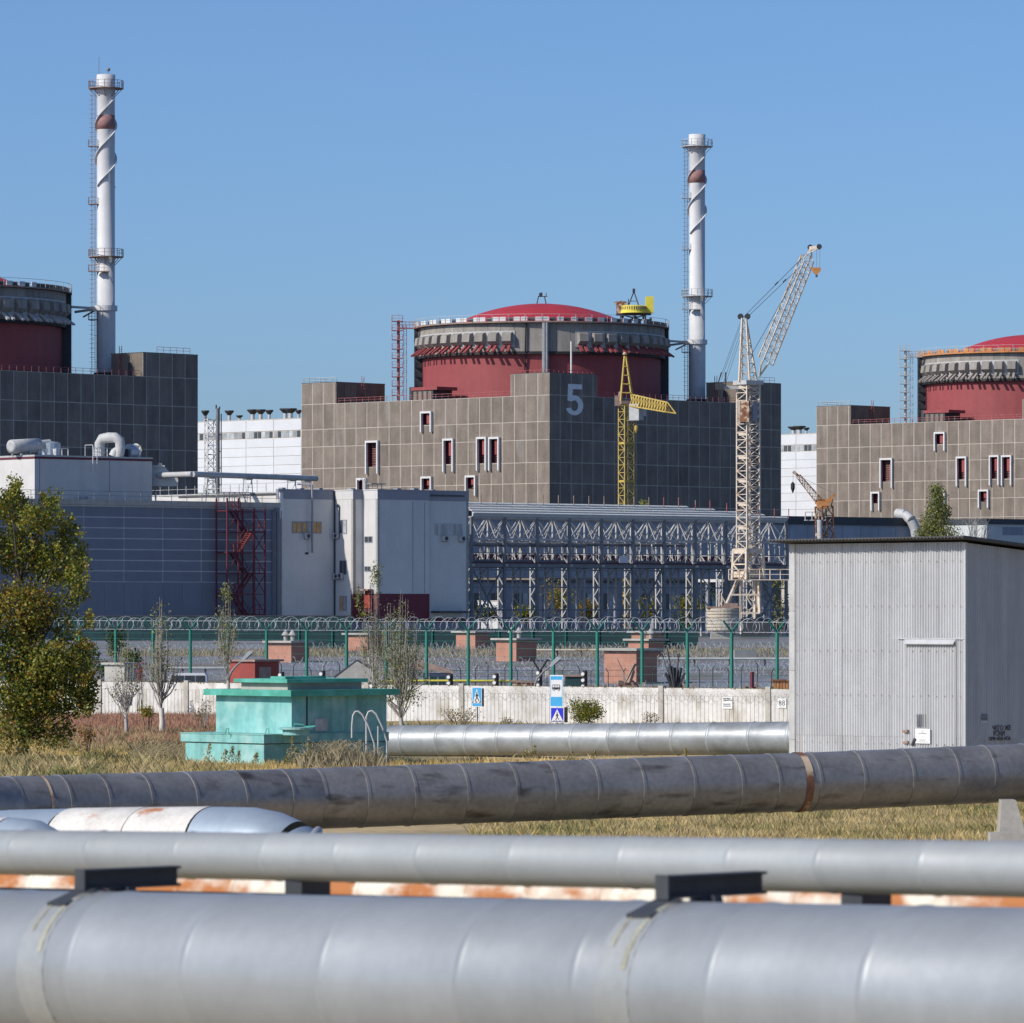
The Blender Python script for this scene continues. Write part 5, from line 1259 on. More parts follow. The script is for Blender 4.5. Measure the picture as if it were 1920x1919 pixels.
def yard_things():
    for k, (y, ua, ub, h, lb) in enumerate(((402, 1000, 1180, .55, 'pale yellow pipe on short stands behind the largest brick shaft'), (372, 1236, 1500, .6, 'long grey pipe on short stands crossing the gravel yard'), (350, 300, 470, .5, 'grey pipe on short stands in the yard behind the parked van'))):
        t = thing('yard_pipe', lb, 'pipe', (Xu((ua + ub) / 2, y), y, ground_z(y)), 'pipes on stands in the yard'); n = 4; z = ground_z(y) + h
        for i in range(n): b = MB(); b.tube([(Xu(ua + (ub - ua) * i / n, y), y, z), (Xu(ua + (ub - ua) * (i + .985) / n, y), y, z)], .09, 8); b.obj('pipe_section', M['cream'] if k == 0 else M['lsteel'], t)
        for i in range(n + 1): x = Xu(ua + (ub - ua) * i / n, y); b = MB(); b.beam((x, y + .05, ground_z(y)), (x, y + .05, z), .1); b.obj('stand', M['dark'], t)
    for u, y, w_, h, lb in ((1045, 345, 1.5, .5, 'low concrete block lying between the fence and the nearer coils'), (1320, 340, 2.4, .45, 'long concrete block on the gravel near the ballast slabs'), (705, 372, 1.2, .7, 'upright concrete block behind the tall poplar'), (1395, 392, 1.8, .8, 'concrete block far back on the gravel under the cream crane'), (1160, 362, 1.0, .5, 'small concrete block beside the largest brick shaft')):
        z = ground_z(y); x = Xu(u, y); t = thing('concrete_block', lb, 'concrete block', (x, y, z), 'concrete blocks in the yard')
        b = MB(); b.box((x, y, z + h / 2), (w_, .7, h), .3); b.obj('block', M['slab'], t); b = MB(); b.tube([(x - .1, y, z + h), (x - .1, y, z + h + .12), (x + .1, y, z + h + .12), (x + .1, y, z + h)], .02, 4); b.obj('lifting_loop', M['rsteel'], t)
yard_things()
def sensor_posts():
    for u, vt, y, lb in ((1012.5, 1256, 252, 'black post with white discs and two raised arms'), (931, 1263, 254, 'black post with white discs left bare beside the yellow pipe'), (1097, 1258, 250, 'black post with white discs beside the dark green box'),
                      (606, 1258, 256, 'black post with white discs above the teal bunker near the shelter'), (529, 1260, 258, 'black post with white discs beside the red shed'), (845, 1264, 255, 'black post with white discs beside the gabled hut')):
        x = Xu(u, y); zt = Zv(vt, y)
        t = thing('sensor_post', lb.replace('left bare ', ''), 'post', (x, y, 0), 'black posts with white discs')
        b = MB(); b.beam((x, y, 0), (x, y, zt), .16); b.obj('post', M['black'], t)
        for k in range(3):
            z = zt - .16 - k * .3; b = MB(); b.tube([(x - .09, y - .05, z), (x - .12, y - .17, z)], .085, 10); b.obj('disc', M['signw'], t)
        if u == 1012.5:
            for e in (-1, 1): b = MB(); b.beam((x, y, zt - .1), (x + e * .38, y, zt + .5), .09); b.obj('arm', M['black'], t)
sensor_posts()
def street_lamp(u, v, ub, vb, y, label):
    p, q = P(u, v, y), P(ub, vb, y)
    t = thing('street_lamp', label, 'street lamp', (q.x - .12, y, 0), 'street lamps behind the wall')
    b = MB(); b.tube([(q.x - .12, y, 0), (q.x - .12, y, q.z - .3), q, q.lerp(p, .5) + V((-.03, 0, .03)), p], [.07, .06, .055, .05, .045], 8); b.obj('pole', M['steel'], t)
    d = (p - q).normalized(); e = p + d * .62; up = V((-d.z, 0, d.x))
    b = MB(); w_ = .13
    pts = [p - d * .05 - up * .05, e - up * .06, e + up * .05, e - d * .12 + up * .13, p + up * .1 + d * .1, p - d * .05 + up * .05]
    b.poly([x + V((0, -w_, 0)) for x in pts], (0, 2 * w_, 0)); b.obj('lamp_head', M['lampm'], t)
    b = MB(); b.poly([x + V((0, -w_ * .8, 0)) for x in (p - up * .055 + d * .1, e - up * .065 - d * .05, e - up * .11 - d * .08, p - up * .09 + d * .15)], (0, 1.6 * w_, 0)); b.obj('lens', M['dark'], t)
street_lamp(1033, 1249, 1008, 1272, 250, 'street lamp leaning over the bus stop sign')
street_lamp(455, 1239, 434, 1260, 252, 'street lamp in front of the red shed')
def junk():
    y = 256.0; x = Xu(1176, y)
    t = thing('barrier_hedgehog', 'dark tilted steel barrier with raised bars before the largest brick shaft', 'barrier', (x, y, 0))
    for q0, q1, w_ in (((1158, 1280), (1196, 1284), .22), ((1172, 1283), (1190, 1246), .13), ((1178, 1282), (1186, 1258), .2), ((1171, 1280), (1169, 1262), .12), ((1170, 1264), (1157, 1236), .05), ((1160, 1292), (1170, 1278), .16), ((1192, 1292), (1184, 1278), .16)):
        b = MB(); b.beam(P(*q0, y), P(*q1, y + .3), w_); b.obj('bar', M['rsteel'], t)
    b = MB(); b.box((x, y, .7), (.5, .5, 1.4)); b.obj('foot', M['rsteel'], t)
    y = 254.0; x = Xu(1265, y)
    t = thing('steel_rod_bundle', 'bundle of splayed dark steel rods standing behind the wall', 'rod bundle', (x, y, 0))
    for q0, q1, w_ in (((1265, 1292), (1251, 1216), .05), ((1262, 1292), (1243, 1232), .035), ((1266, 1292), (1273, 1226), .05), ((1266, 1300), (1256, 1250), .2), ((1265, 1300), (1262, 1252), .22), ((1268, 1300), (1276, 1252), .14), ((1264, 1300), (1248, 1262), .12), ((1268, 1300), (1284, 1262), .1), ((1262, 1300), (1238, 1288), .08), ((1270, 1300), (1280, 1280), .16)):
        b = MB(); b.beam(P(*q0, y), P(*q1, y + .5 * (rnd.random() - .5)), w_); b.obj('rod', M['dark'], t)
    for u, vt, mk, w_, lb in ((1410, 1260, 'maroon', .14, 'short maroon post standing among wire behind the wall'),):
        y = 252.0; x = Xu(u, y); t = thing('short_post', lb, 'post', (x, y, 0))
        b = MB(); b.beam((x, y, 0), (x, y, Zv(vt, y)), w_); b.obj('post', M[mk], t)
        for q0, q1 in (((1403, 1292), (1396, 1284)), ((1414, 1292), (1421, 1280)), ((1395, 1290), (1425, 1291))): b = MB(); b.beam(P(*q0, y), P(*q1, y), .1); b.obj('foot_bar', M['rsteel'], t)
    for i, (u, lb) in enumerate(((1291, 'crossed dark angle irons at the foot of a green post'), (1196, 'crossed dark angle irons near the largest brick shaft'))):
        y = 249.0; t = thing('angle_iron', lb, 'angle irons', (Xu(u, y), y, 0), 'crossed angle irons behind the wall')
        for e in (-1, 1): b = MB(); b.beam(P(u + e * 2, 1310, y), P(u + e * 11, 1280, y), .1); b.obj('bar', M['rsteel'], t)
junk()
# ---------------------------------------------------------------- whitewashed concrete wall
WU = [-170, 20, 187, 350, 515, 688, 866, 1050, 1240, 1441, 1650]
def wall_y(u): return line_y(u, 187, 250, 1480, 225)
def concrete_wall():
    pts = [V((Xu(u, wall_y(u)), wall_y(u), 0)) for u in WU]
    t = thing('concrete_wall', 'whitewashed ribbed concrete wall with mossy top and square posts', 'wall', pts[5])
    for i, (p, q) in enumerate(zip(pts[:-1], pts[1:])):
        f = Fr(p.xy, (q - p).xy); L = (q - p).length; b = MB()
        s = .13; g = .024; prof = [(s, 0)]
        rib = .225
        while s + rib < L - .2:
            prof += [(s + rib - g, 0), (s + rib - g * .7, -.035), (s + rib - g * .3, -.035), (s + rib, 0)]; s += rib
        prof.append((L - .13, 0)); m = len(prof); zt = 1.68
        vs = [f(a, n, z) for z in (-.1, zt - .34) for a, n in prof]
        b.add(vs, [(j, j + 1, m + j + 1, m + j) for j in range(m - 1)])
        b.fbox(f, .13, L - .13, -.14, .012, zt - .34, zt); b.fbox(f, .13, L - .13, -.14, -.045, -.1, zt - .34)
        b.obj('wall_panel', M['wallc'], t)
    for i, p in enumerate(pts):
        f = Fr(p.xy, (pts[min(i + 1, len(pts) - 1)] - pts[max(i - 1, 0)]).xy)
        b = MB(); b.fbox(f, -.13, .13, -.2, .07, -.1, 1.78); b.obj('wall_post', M['slab'], t)
    f = Fr(pts[2].xy, (pts[3] - pts[2]).xy); s = f.su(227); e = f.su(247); b = MB(); b.fbox(f, s, e, 0.015, .05, f.zv(1322, s), f.zv(1303, s)); b.obj('hatch', M['dark'], t)  # dark plate drawn for the dark inside of a hole in the wall
    b = MB()
    for p, q in zip(pts[:-1], pts[1:]):
        for _ in range(420):
            c = p.lerp(q, rnd.random()) + V((rnd.gauss(0, .03), rnd.uniform(-.02, .14), 0)); leaf(b, V((c.x, c.y - .0, 1.68 - .05 * rnd.random() ** 2 + .03 * rnd.random())), .09 * rnd.random() + .02, (1,))
    kind(b.obj('moss', M['moss'], t), 'stuff')
    for p, q in zip(pts[4:-1], pts[5:]):                       # loose coil of wire hanging along the wall face
        dd = (q - p).normalized(); nr = V((dd.y, -dd.x, 0)); n = int((q - p).length / .26); pl = []
        for i in range(n * 9 + 1):
            a = 2 * pi * i / 9; r = .2 + .07 * sin(i * .31) + .05 * (rnd.random() - .5)
            pl.append(p.lerp(q, i / (n * 9)) + nr * (.16 + .07 * cos(a)) + dd * (r * cos(a)) + V((0, 0, 1.34 + r * sin(a))))
        b = MB(); b.tube(pl, .005, 3, False); b.obj('razor_wire', M['steel'], t)
    # notices fixed to the wall
    for (u0, u1, va, vb, lb, txt) in ((1355, 1374, 1307, 1329, 'white notice with lines of print on the ribbed wall', None), (1459, 1475, 1310, 1328, 'small white notice with two round marks beside the shed', '88')):
        k = 8 if u0 < 1441 else 9; f = Fr(pts[k].xy, (pts[k + 1] - pts[k]).xy); s, e = f.su(u0), f.su(u1); z0, z1 = f.zv(vb, s), f.zv(va, s)
        n = thing('wall_notice', lb, 'notice', f(s, .03, z0), 'notices on the concrete wall')
        b = MB(); b.fbox(f, s, e, .02, .04, z0, z1); b.obj('board', M['signw'], n)
        w_, h = e - s, z1 - z0; b = MB()
        if txt is None:
            for r in (.86, .72, .38, .22):
                x = s + w_ * .12
                while x < e - w_ * .15: l = w_ * (.05 + .09 * rnd.random()); b.fbox(f, x, x + l, .04, .044, z0 + h * (r - .045), z0 + h * (r + .045)); x += l + w_ * .03
        else:
            b.fbox(f, s + w_ * .15, e - w_ * .15, .04, .044, z0 + h * .1, z0 + h * .14)
            for cx in (.3, .7):
                for cz, r in ((.66, .11), (.42, .13)):
                    q = [f(s + w_ * (cx + r * cos(a * pi / 8)), .045, z0 + h * (cz + r * .95 * sin(a * pi / 8))) for a in range(17)]
                    b.tube(q, w_ * .035, 4)
        b.obj('print', M['dark'], n)
concrete_wall()
# ---------------------------------------------------------------- road signs
def ped(f, s, z, sc, n, par, tri):
    """pedestrian crossing pictogram on a triangle"""
    b = MB(); b.poly([f(s + x * sc, n, z + y * sc) for x, y in tri], V((f.n.x, f.n.y, 0)) * .004); b.obj('triangle', M['signw'], par)
    b = MB(); m = n + .008
    q = [f(s + (.0 + .035 * cos(a * pi / 6)) * sc, m, z + (.70 + .045 * sin(a * pi / 6)) * sc) for a in range(12)]; b.poly(q, V((f.n.x, f.n.y, 0)) * .004)
    def ln(x0, y0, x1, y1, w_): 
        d = V((x1 - x0, y1 - y0)).normalized() * w_ / 2; b.poly([f(s + (x + a) * sc, m, z + (y + c) * sc) for x, y, a, c in ((x0, y0, -d.y, d.x), (x1, y1, -d.y, d.x), (x1, y1, d.y, -d.x), (x0, y0, d.y, -d.x))], V((f.n.x, f.n.y, 0)) * .004)
    ln(0, .63, .01, .38, .085); ln(-.02, .60, -.10, .44, .035); ln(.03, .60, .10, .46, .035); ln(.0, .38, -.13, .12, .045); ln(.02, .38, .15, .14, .045)
    for x in (-.26, -.02, .22): ln(x - .05, .03, x + .03, .12, .045)
    b.obj('pictogram', M['black'], par)
def signs():
    y = 224.0; s = y / F; f = Fr((Xu(1044, y), y), (1, -.3))
    z = lambda v: Zv(v, y)
    t = thing('bus_stop_sign', 'blue and white bus stop sign with black bus picture', 'road sign', (f.o.x, y, 0))
    b = MB(); b.fbox(f, -13.2 * s, 12.6 * s, 0, .03, z(1326), z(1266)); b.obj('board', M['signw'], t)
    b = MB(); b.fbox(f, -12 * s, 11.4 * s, .03, .034, z(1275), z(1268.2)); b.obj('band', M['signc'], t)
    b = MB(); b.fbox(f, -12 * s, 11.4 * s, .03, .034, z(1324.5), z(1307)); b.obj('band', M['signc'], t)
    b = MB()
    for e in (-12, 10.4): b.fbox(f, e * s, (e + 1) * s, .03, .033, z(1306.8), z(1275.2))
    b.obj('edge', M['signc'], t)
    b = MB(); b.fbox(f, -8.5 * s, 7 * s, .032, .036, z(1293.5), z(1289.2)); b.fbox(f, -8.2 * s, 5.8 * s, .032, .036, z(1284.9), z(1284.0))
    for k in range(5): x = (-8.3 + 3.45 * k) * s; b.fbox(f, x, x + .7 * s, .032, .036, z(1289.15), z(1284.9))
    b.fbox(f, 6.2 * s, 7 * s, .032, .036, z(1289.15), z(1285.5)); b.obj('bus_picture', M['black'], t)
    b = MB()
    for x in (-5.6, 4.0):
        q = [f((x + 1.9 * cos(a * pi / 8)) * s, .04, z(1293.6) + 1.9 * s * sin(a * pi / 8)) for a in range(16)]; b.poly(q, V((f.n.x, f.n.y, 0)) * .003)
    b.obj('bus_wheel', M['gglass'], t)
    b = MB(); b.rod(f(0, -.05, 0), f(0, -.05, z(1268)), .035, 8); b.obj('post', M['steel'], t)
    f2 = Fr((Xu(1045, y), y - .05), (1, -.3))
    t = thing('crossing_sign', 'dark blue pedestrian crossing sign under the bus stop sign', 'road sign', (f2.o.x, y, 0), 'pedestrian crossing signs')
    b = MB(); b.fbox(f2, -13.2 * s, 13.2 * s, 0, .03, z(1355), z(1326.6)); b.obj('board', M['signw'], t)
    b = MB(); b.fbox(f2, -12 * s, 12 * s, .03, .034, z(1353.6), z(1327.8)); b.obj('field', M['signb'], t)
    ped(f2, 0, z(1354), 25 * s, .035, t, ((0, .96), (-.46, .06), (.46, .06)))
    b = MB(); b.fbox(f2, 13.3 * s, 16 * s, -.35, -.02, z(1355), z(1326.5)); b.obj('side_box', M['black'], t)
    b = MB(); b.rod(f2(.25, -.05, 0), f2(.25, -.05, z(1354)), .03, 8); b.obj('post', M['steel'], t)
    y2 = 221.0; s = y2 / F; f = Fr((Xu(894.5, y2), y2), (1, -.3)); z = lambda v: Zv(v, y2)
    t = thing('crossing_sign', 'light blue pedestrian crossing sign on a thin post before the wall', 'road sign', (f.o.x, y2, 0), 'pedestrian crossing signs')
    b = MB(); b.fbox(f, -9.6 * s, 9.6 * s, 0, .03, z(1325.5), z(1289)); b.obj('board', M['signw'], t)
    b = MB(); b.fbox(f, -8.6 * s, 8.6 * s, .03, .034, z(1324.2), z(1290.2)); b.obj('field', M['signc'], t)
    ped(f, 0, z(1319), 29 * s, .035, t, ((0, .95), (-.27, .0), (.27, .0)))
    b = MB(); b.fbox(f, 9.7 * s, 11.6 * s, -.15, 0.0, z(1325), z(1291)); b.obj('side_box', M['black'], t)
    b = MB(); b.rod(f(0, -.04, 0), f(0, -.04, z(1290)), .032, 8); b.obj('post', M['steel'], t)
signs()
# ---------------------------------------------------------------- teal concrete bunker
def bunker():
    o = V((Xu(495, 165), 165.0)); A = R(46)
    e1 = V((cos(A), -sin(A))); e2 = V((sin(A), cos(A)))
    fa = Fr(o, e1); fb = Fr(o, e2)
    la = -fa.su(348); zb = Zv(1379, 165); zs = Zv(1394.5, 165)
    s1 = fb.su(547)
    t = thing('pump_bunker', 'teal painted concrete bunker with stepped flat slabs in the dry grass', 'bunker', (o.x, o.y, 0))
    Lb = fb.su(727)
    b = MB(); b.fbox(fa, -la, 0, -Lb, 0, -.1, zs); b.obj('base', M['teal'], t)
    b = MB(); b.fbox(fa, -la - .18, .06, -Lb, .06, zs, zb); b.fbox(fa, -la - .2, .08, -Lb, .08, zb, zb + .025); b.obj('base_slab', M['teal'], t)
    b = MB(); b.fbox(fa, -la - .02, .02, -Lb, .02, zs - .03, zs + .001); b.obj('slab_shade_strip', M['dark'], t)  # dark strip gives the shade under the slab edge as colour
    c = fb(s1, -.004, 0); fc = Fr(c.xy, e1); fd = Fr(c.xy, e2)
    lc = -fc.su(405); ld = fd.su(725); zt = Zv(1306, fd.y(0))
    b = MB(); b.fbox(fc, -lc, 0, -ld, 0, zb + .026, zt); b.obj('chamber', M['teal'], t)
    b = MB(); b.fbox(fc, -lc - .28, .3, -ld - .3, .3, zt, zt + .2); b.obj('roof_slab', M['tealtop'], t)
    b = MB(); b.fbox(fd, .62, .68, 0, .02, zb + .03, zt - .02); b.obj('wall_joint', M['dark'], t)
    # riser and lid on the roof
    fe = Fr(fd(-.05, -.1, 0).xy, e1); z2 = zt + .2; z3 = Zv(1281, fe.y(0)); lr = -fe.su(448); ff = Fr(fe.o, e2); lr2 = ff.su(688)
    b = MB(); b.fbox(fe, -lr, -.15, -lr2 + .1, -.1, z2, z3); b.obj('riser', M['slab'], t)
    b = MB(); b.fbox(fe, -lr - .15, .05, -lr2, .1, z3, z3 + .12); b.fbox(fe, -lr * .5, -lr * .2, -lr2 * .6, -.3, z3 + .12, z3 + .2); b.obj('lid', M['tealtop'], t)
    # round hatch on the base slab
    p = P(557, 1378, fb.y(s1 * 1.15)); q = fb(s1 * 1.3, .0, 0) - V((e2.x, e2.y, 0)) * 1.15 + V((e1.x, e1.y, 0)) * -.42
    h = MB(); cc = (Xu(556, 165.6), 165.6 + .05); cc = (cc[0], 165.35)
    h.lathe([(.05, zb), (.44, zb), (.44, zb + .16), (.56, zb + .18), (.56, zb + .24), (.05, zb + .25)], cc, 24); h.obj('hatch', M['teal'], t)
    b = MB(); b.tube([(cc[0] - .05, cc[1] - .3, zb + .24), (cc[0] - .05, cc[1] - .3, zb + .36), (cc[0] + .25, cc[1] - .3, zb + .34), (cc[0] + .3, cc[1] - .3, zb + .24)], .02, 5); b.tube([(cc[0] + .3, cc[1], zb + .26), (cc[0] + .62, cc[1] - .1, zb + .28)], .03, 5); b.obj('hatch_handle', M['tealtop'], t)
    for u in (426, 501):
        x = Xu(u, 166.2); b = MB(); b.tube([(x - .07, 166.0, zb), (x, 166.0, zb + .2), (x + .05, 166.0, zb + .2), (x + .07, 166.0, zb)], .016, 5); b.obj('lifting_loop', M['tealtop'], t)
    s, e = fd.su(590), fd.su(613); b = MB(); b.fbox(fd, s, e, .0, .03, fd.zv(1371, s), fd.zv(1348, s)); b.obj('plate', M['gglass'], t)
    # curved ladder handrails leaning on the side
    y = 163.5; t2 = thing('ladder_handrail', 'pair of curved pale ladder handrails beside the teal bunker', 'handrail', (Xu(690, y), y, 0))
    for du, dy in ((0, 0), (27, .5)):
        q = [(660, 1384), (660, 1362), (662, 1342), (666, 1335), (671, 1334), (679, 1340), (690, 1360), (702, 1395), (703.5, 1432)] if du == 0 else [(660, 1432), (660, 1380), (660, 1345), (664, 1335), (670, 1333), (678, 1339), (690, 1364), (699, 1392), (698, 1432)]
        b = MB(); b.tube([P(u + du, v, y + dy) for u, v in q], .032, 8); b.obj('handrail', M['lsteel'], t2)
    b = MB(); b.tube([P(663, 1396, y), P(672, 1404, y), P(678, 1418, y), P(681, 1432, y)], .03, 8); b.obj('handrail', M['lsteel'], t2)
    b = MB(); b.tube([P(709, 1362, y), P(709, 1432, y)], .028, 8); b.obj('handrail', M['lsteel'], t2)
    for k in range(2): b = MB(); b.tube([P(680, 1396 + 18 * k, y + .2), P(704, 1398 + 18 * k, y + .4)], .022, 6); b.obj('rung', M['lsteel'], t2)
bunker()
# ---------------------------------------------------------------- corrugated shed
def corr(b, f, s0, s1, z0, z1, n0, pitch=.1, amp=.026, seg=6, zf=None):
    m = max(1, int(round((s1 - s0) / pitch))) * seg; vs = []
    for i in range(m + 1):
        s = s0 + (s1 - s0) * i / m; n = n0 + amp * cos(2 * pi * s / pitch)
        vs += [f(s, n, z0), f(s, n, zf(s) if zf else z1)]
    b.add(vs, [(2 * i, 2 * i + 2, 2 * i + 3, 2 * i + 1) for i in range(m)], True)
def shed():
    yc = 148.0; o = V((Xu(1810, yc), yc)); A = R(45)
    fa = Fr(o, (cos(A), -sin(A))); fb = Fr(o, (sin(A), cos(A))); la = -fa.su(1481); lb = 6.5; zt = Zv(1014, yc); sl = .075
    t = thing('corrugated_shed', 'tall corrugated zinc shed with dark sloping roof behind the pipes', 'shed', (o.x - 1, o.y + 2, 0))
    zl = Zv(1379, fa.y(-la * .6)); zd = Zv(1199, fa.y(-1)); d0, d1 = fa.su(1699), fa.su(1793)
    dz = zt - .04
    b = MB(); b.fbox(fa, -la + .05, -.05, -lb, -.07, 0, zt - .35); b.obj('frame', M['dark'], t)
    k = int(la / .95); w_ = (la - .30) / k
    for i in range(k):
        s0 = -la + .22 + i * w_; s1 = s0 + w_
        for z0, z1, nn in ((zl - .02, dz, 0), (0.0, zl, -.006)):
            c0, c1 = s0, s1
            if s1 > d0 and s0 < d1 and (z0 < 1 or True):
                # the door opening: split the sheet around it
                if z0 > 1: zz = [(s0, s1, zd, z1)] + ([(s0, d0, z0, zd)] if s0 < d0 - .02 else []) + ([(d1, s1, z0, zd)] if s1 > d1 + .02 else [])
                else: zz = ([(s0, d0, z0, z1)] if s0 < d0 - .02 else []) + ([(d1, s1, z0, z1)] if s1 > d1 + .02 else [])
            else: zz = [(s0, s1, z0, z1)]
            for a, e, za, zb in zz: b = MB(); corr(b, fa, a, e, za, zb, nn + .008 * (i % 2)); b.obj('sheet', M['corr'], t)
    do = MB(); corr(do, fa, d0 + .01, d1 - .01, .1, zd - .06, .022); dd = do.obj('door', M['corr'], t)
    b = MB(); b.beam(fa(d0 + .0, .035, .1), fa(d0, .035, zd), .03); b.beam(fa(d1, .035, .1), fa(d1, .035, zd), .03); b.obj('door_edge', M['corr'], dd)
    b = MB(); z = zd - .02; b.hexa([fa(d0 + .02, .14, z - .13), fa(d1 + .0, .14, z - .13), fa(d1, .03, z - .03), fa(d0 + .02, .03, z - .03), fa(d0 + .02, .145, z - .11), fa(d1, .145, z - .11), fa(d1, .03, z + .02), fa(d0 + .02, .03, z + .02)]); b.obj('canopy', M['corr'], t)
    b = MB(); b.beam(fa(fa.su(1683), .03, zd + .015), fa(-.02, .03, zd + .015), .03); b.obj('flashing', M['corr'], t)
    for v in (1372, 1393): b = MB(); z = Zv(v, fa.y(-2.2)); b.beam(fa(d0 - .06, .06, z), fa(d0 + .14, .07, z + .02), .07); b.obj('hinge', M['rsteel'], dd)
    b = MB(); b.beam(fa(d0 + .28, .07, Zv(1397, 150)), fa(d0 + .42, .09, Zv(1384, 150)), .06); b.obj('latch', M['dark'], dd)
    z0 = 0.0                                                    # plain corner flashing pieces
    for za, zb in ((0, 1.25), (1.26, 3.3), (3.31, 5.05), (5.06, dz)):
        b = MB(); b.fbox(fa, -la, -la + .22, -.3, .035, za, zb); b.obj('corner_flashing', M['lsteel'], t)
    b = MB(); b.fbox(fa, -.06, .03, -.06, .03, 0, zt - .05); b.obj('corner_flashing', M['corr'], t)
    n = 7
    for i in range(n):
        s0, s1 = .03 + (lb - .05) * i / n, .03 + (lb - .05) * (i + 1) / n
        for z0, z1, nn in ((zl - .05, None, 0), (0.0, zl - .03, -.006)):
            b = MB(); corr(b, fb, s0, s1, z0, z1, nn + .003 * (i % 2), zf=(lambda s: dz - .02 - s * sl) if z1 is None else None); b.obj('sheet', M['corr'], t)
    b = MB()                                                    # rows of fixing screws
    for z in (1.2, 2.6, 3.9, 5.2, 6.5):
        for j in range(int(la / .3)): b.box(fa(-la + .3 + j * .3, .03, z + .01 * (j % 3)), (.025, .025, .025))
    kind(b.obj('screw', M['rsteel'], t), 'stuff')
    # roof: corrugated sheets sloping away, overhanging the front
    ov = .55; m = int((la + .75) / .13) * 6; vs = []; L0 = -la - .42; L1 = .38
    b = MB()
    for i in range(m + 1):
        s = L0 + (L1 - L0) * i / m; w = .022 * cos(2 * pi * s / .13); g_ = -.10 * (1 - (s - L0) / (L1 - L0)) * .3
        for nn in (ov, -lb - .3): vs.append(fa(s, nn, zt + .07 + nn * sl * 1.0 + w + g_))
    b.add(vs, [(2 * i, 2 * i + 2, 2 * i + 3, 2 * i + 1) for i in range(m)], True)
    vs2 = [V(p) - V((0, 0, .025)) for p in vs]; b.add(vs2, [(2 * i + 1, 2 * i + 3, 2 * i + 2, 2 * i) for i in range(m)], True)
    e = len(vs); b.f += [(2 * i, e + 2 * i, e + 2 * i + 2, 2 * i + 2) for i in range(m)]; b.mi += [0] * m; b.sm += [False] * m
    b.obj('roof', M['corrroof'], t)
    b = MB(); b.hexa([fb(-ov, .38, zt + .02 + ov * sl), fb(lb, .38, zt + .02 - lb * sl), fb(lb, .33, zt + .02 - lb * sl), fb(-ov, .33, zt + .02 + ov * sl), fb(-ov, .38, zt + .10 + ov * sl), fb(lb, .38, zt + .10 - lb * sl), fb(lb, .33, zt + .10 - lb * sl), fb(-ov, .33, zt + .10 + ov * sl)]); b.obj('barge_board', M['corrroof'], t)
    # paper notices and chalked writing
    s, e = fa.su(1719), fa.su(1746.5); za, zb = fa.zv(1394, s), fa.zv(1366.5, s)
    n = thing('door_notice', 'square white paper notice low on the shed door', 'notice', fa(s, .06, za))
    b = MB(); b.fbox(fa, s, e, .06, .07, za, zb); b.obj('sheet', M['signw'], n); b = MB(); w_ = e - s; h = zb - za
    for r, l in ((.87, .12), (.78, .2), (.70, .5), (.66, .6), (.45, .1), (.25, .5), (.18, .4), (.1, .8)): b.fbox(fa, s + w_ * (.5 - l / 2), s + w_ * (.5 + l / 2), .07, .073, za + h * (r - .012), za + h * (r + .012))
    b.obj('print', M['steel'], n)
    b = MB(); s0 = s + .04
    for i in range(5): b.fbox(fa, s0 + i * .08, s0 + i * .08 + .03, .05, .062, zb + .05, zb + .42)
    b.obj('torn_sticker', M['steel'], n)
    s, e = fb.su(1838), fb.su(1850); za, zb = fb.zv(1357, s), fb.zv(1339, s)
    n = thing('pasted_notice', 'faded notice sheets pasted on the shaded shed side', 'notice', fb(s, .03, za))
    for i in range(3): b = MB(); h = (zb - za) / 3; b.fbox(fb, s, e, .025, .032, za + i * h + .01, za + (i + 1) * h - .01); b.obj('sheet', M['gclad'] if i != 0 else M['bblue'], n)
    g = thing('painted_graffiti', 'black hand painted letters low on the shaded shed side', 'graffiti', fb(fb.su(1860), .03, fb.zv(1385, 1)))
    for txt, u, v, sz in (('ЧЕГО ЖЕ', 1859, 1370, 10), ('УСНИ', 1860, 1380, 10), ('ПРИ НЕЙ НСА', 1852, 1389, 7.5)):
        cu = bpy.data.curves.new('letters', 'FONT'); cu.body = txt; cu.size = sz * yc / F * 1.25; cu.extrude = .004; cu.offset = .001
        s = fb.su(u); tmp = put('letters', cu); bpy.context.view_layer.update()
        me = bpy.data.meshes.new_from_object(tmp.evaluated_get(bpy.context.evaluated_depsgraph_get())); bpy.data.objects.remove(tmp); me.materials.clear(); me.materials.append(M['black'])
        put('lettering', me, g, fb(s, .035, fb.zv(v, s)), (pi / 2, 0, fb.rz()))
shed()
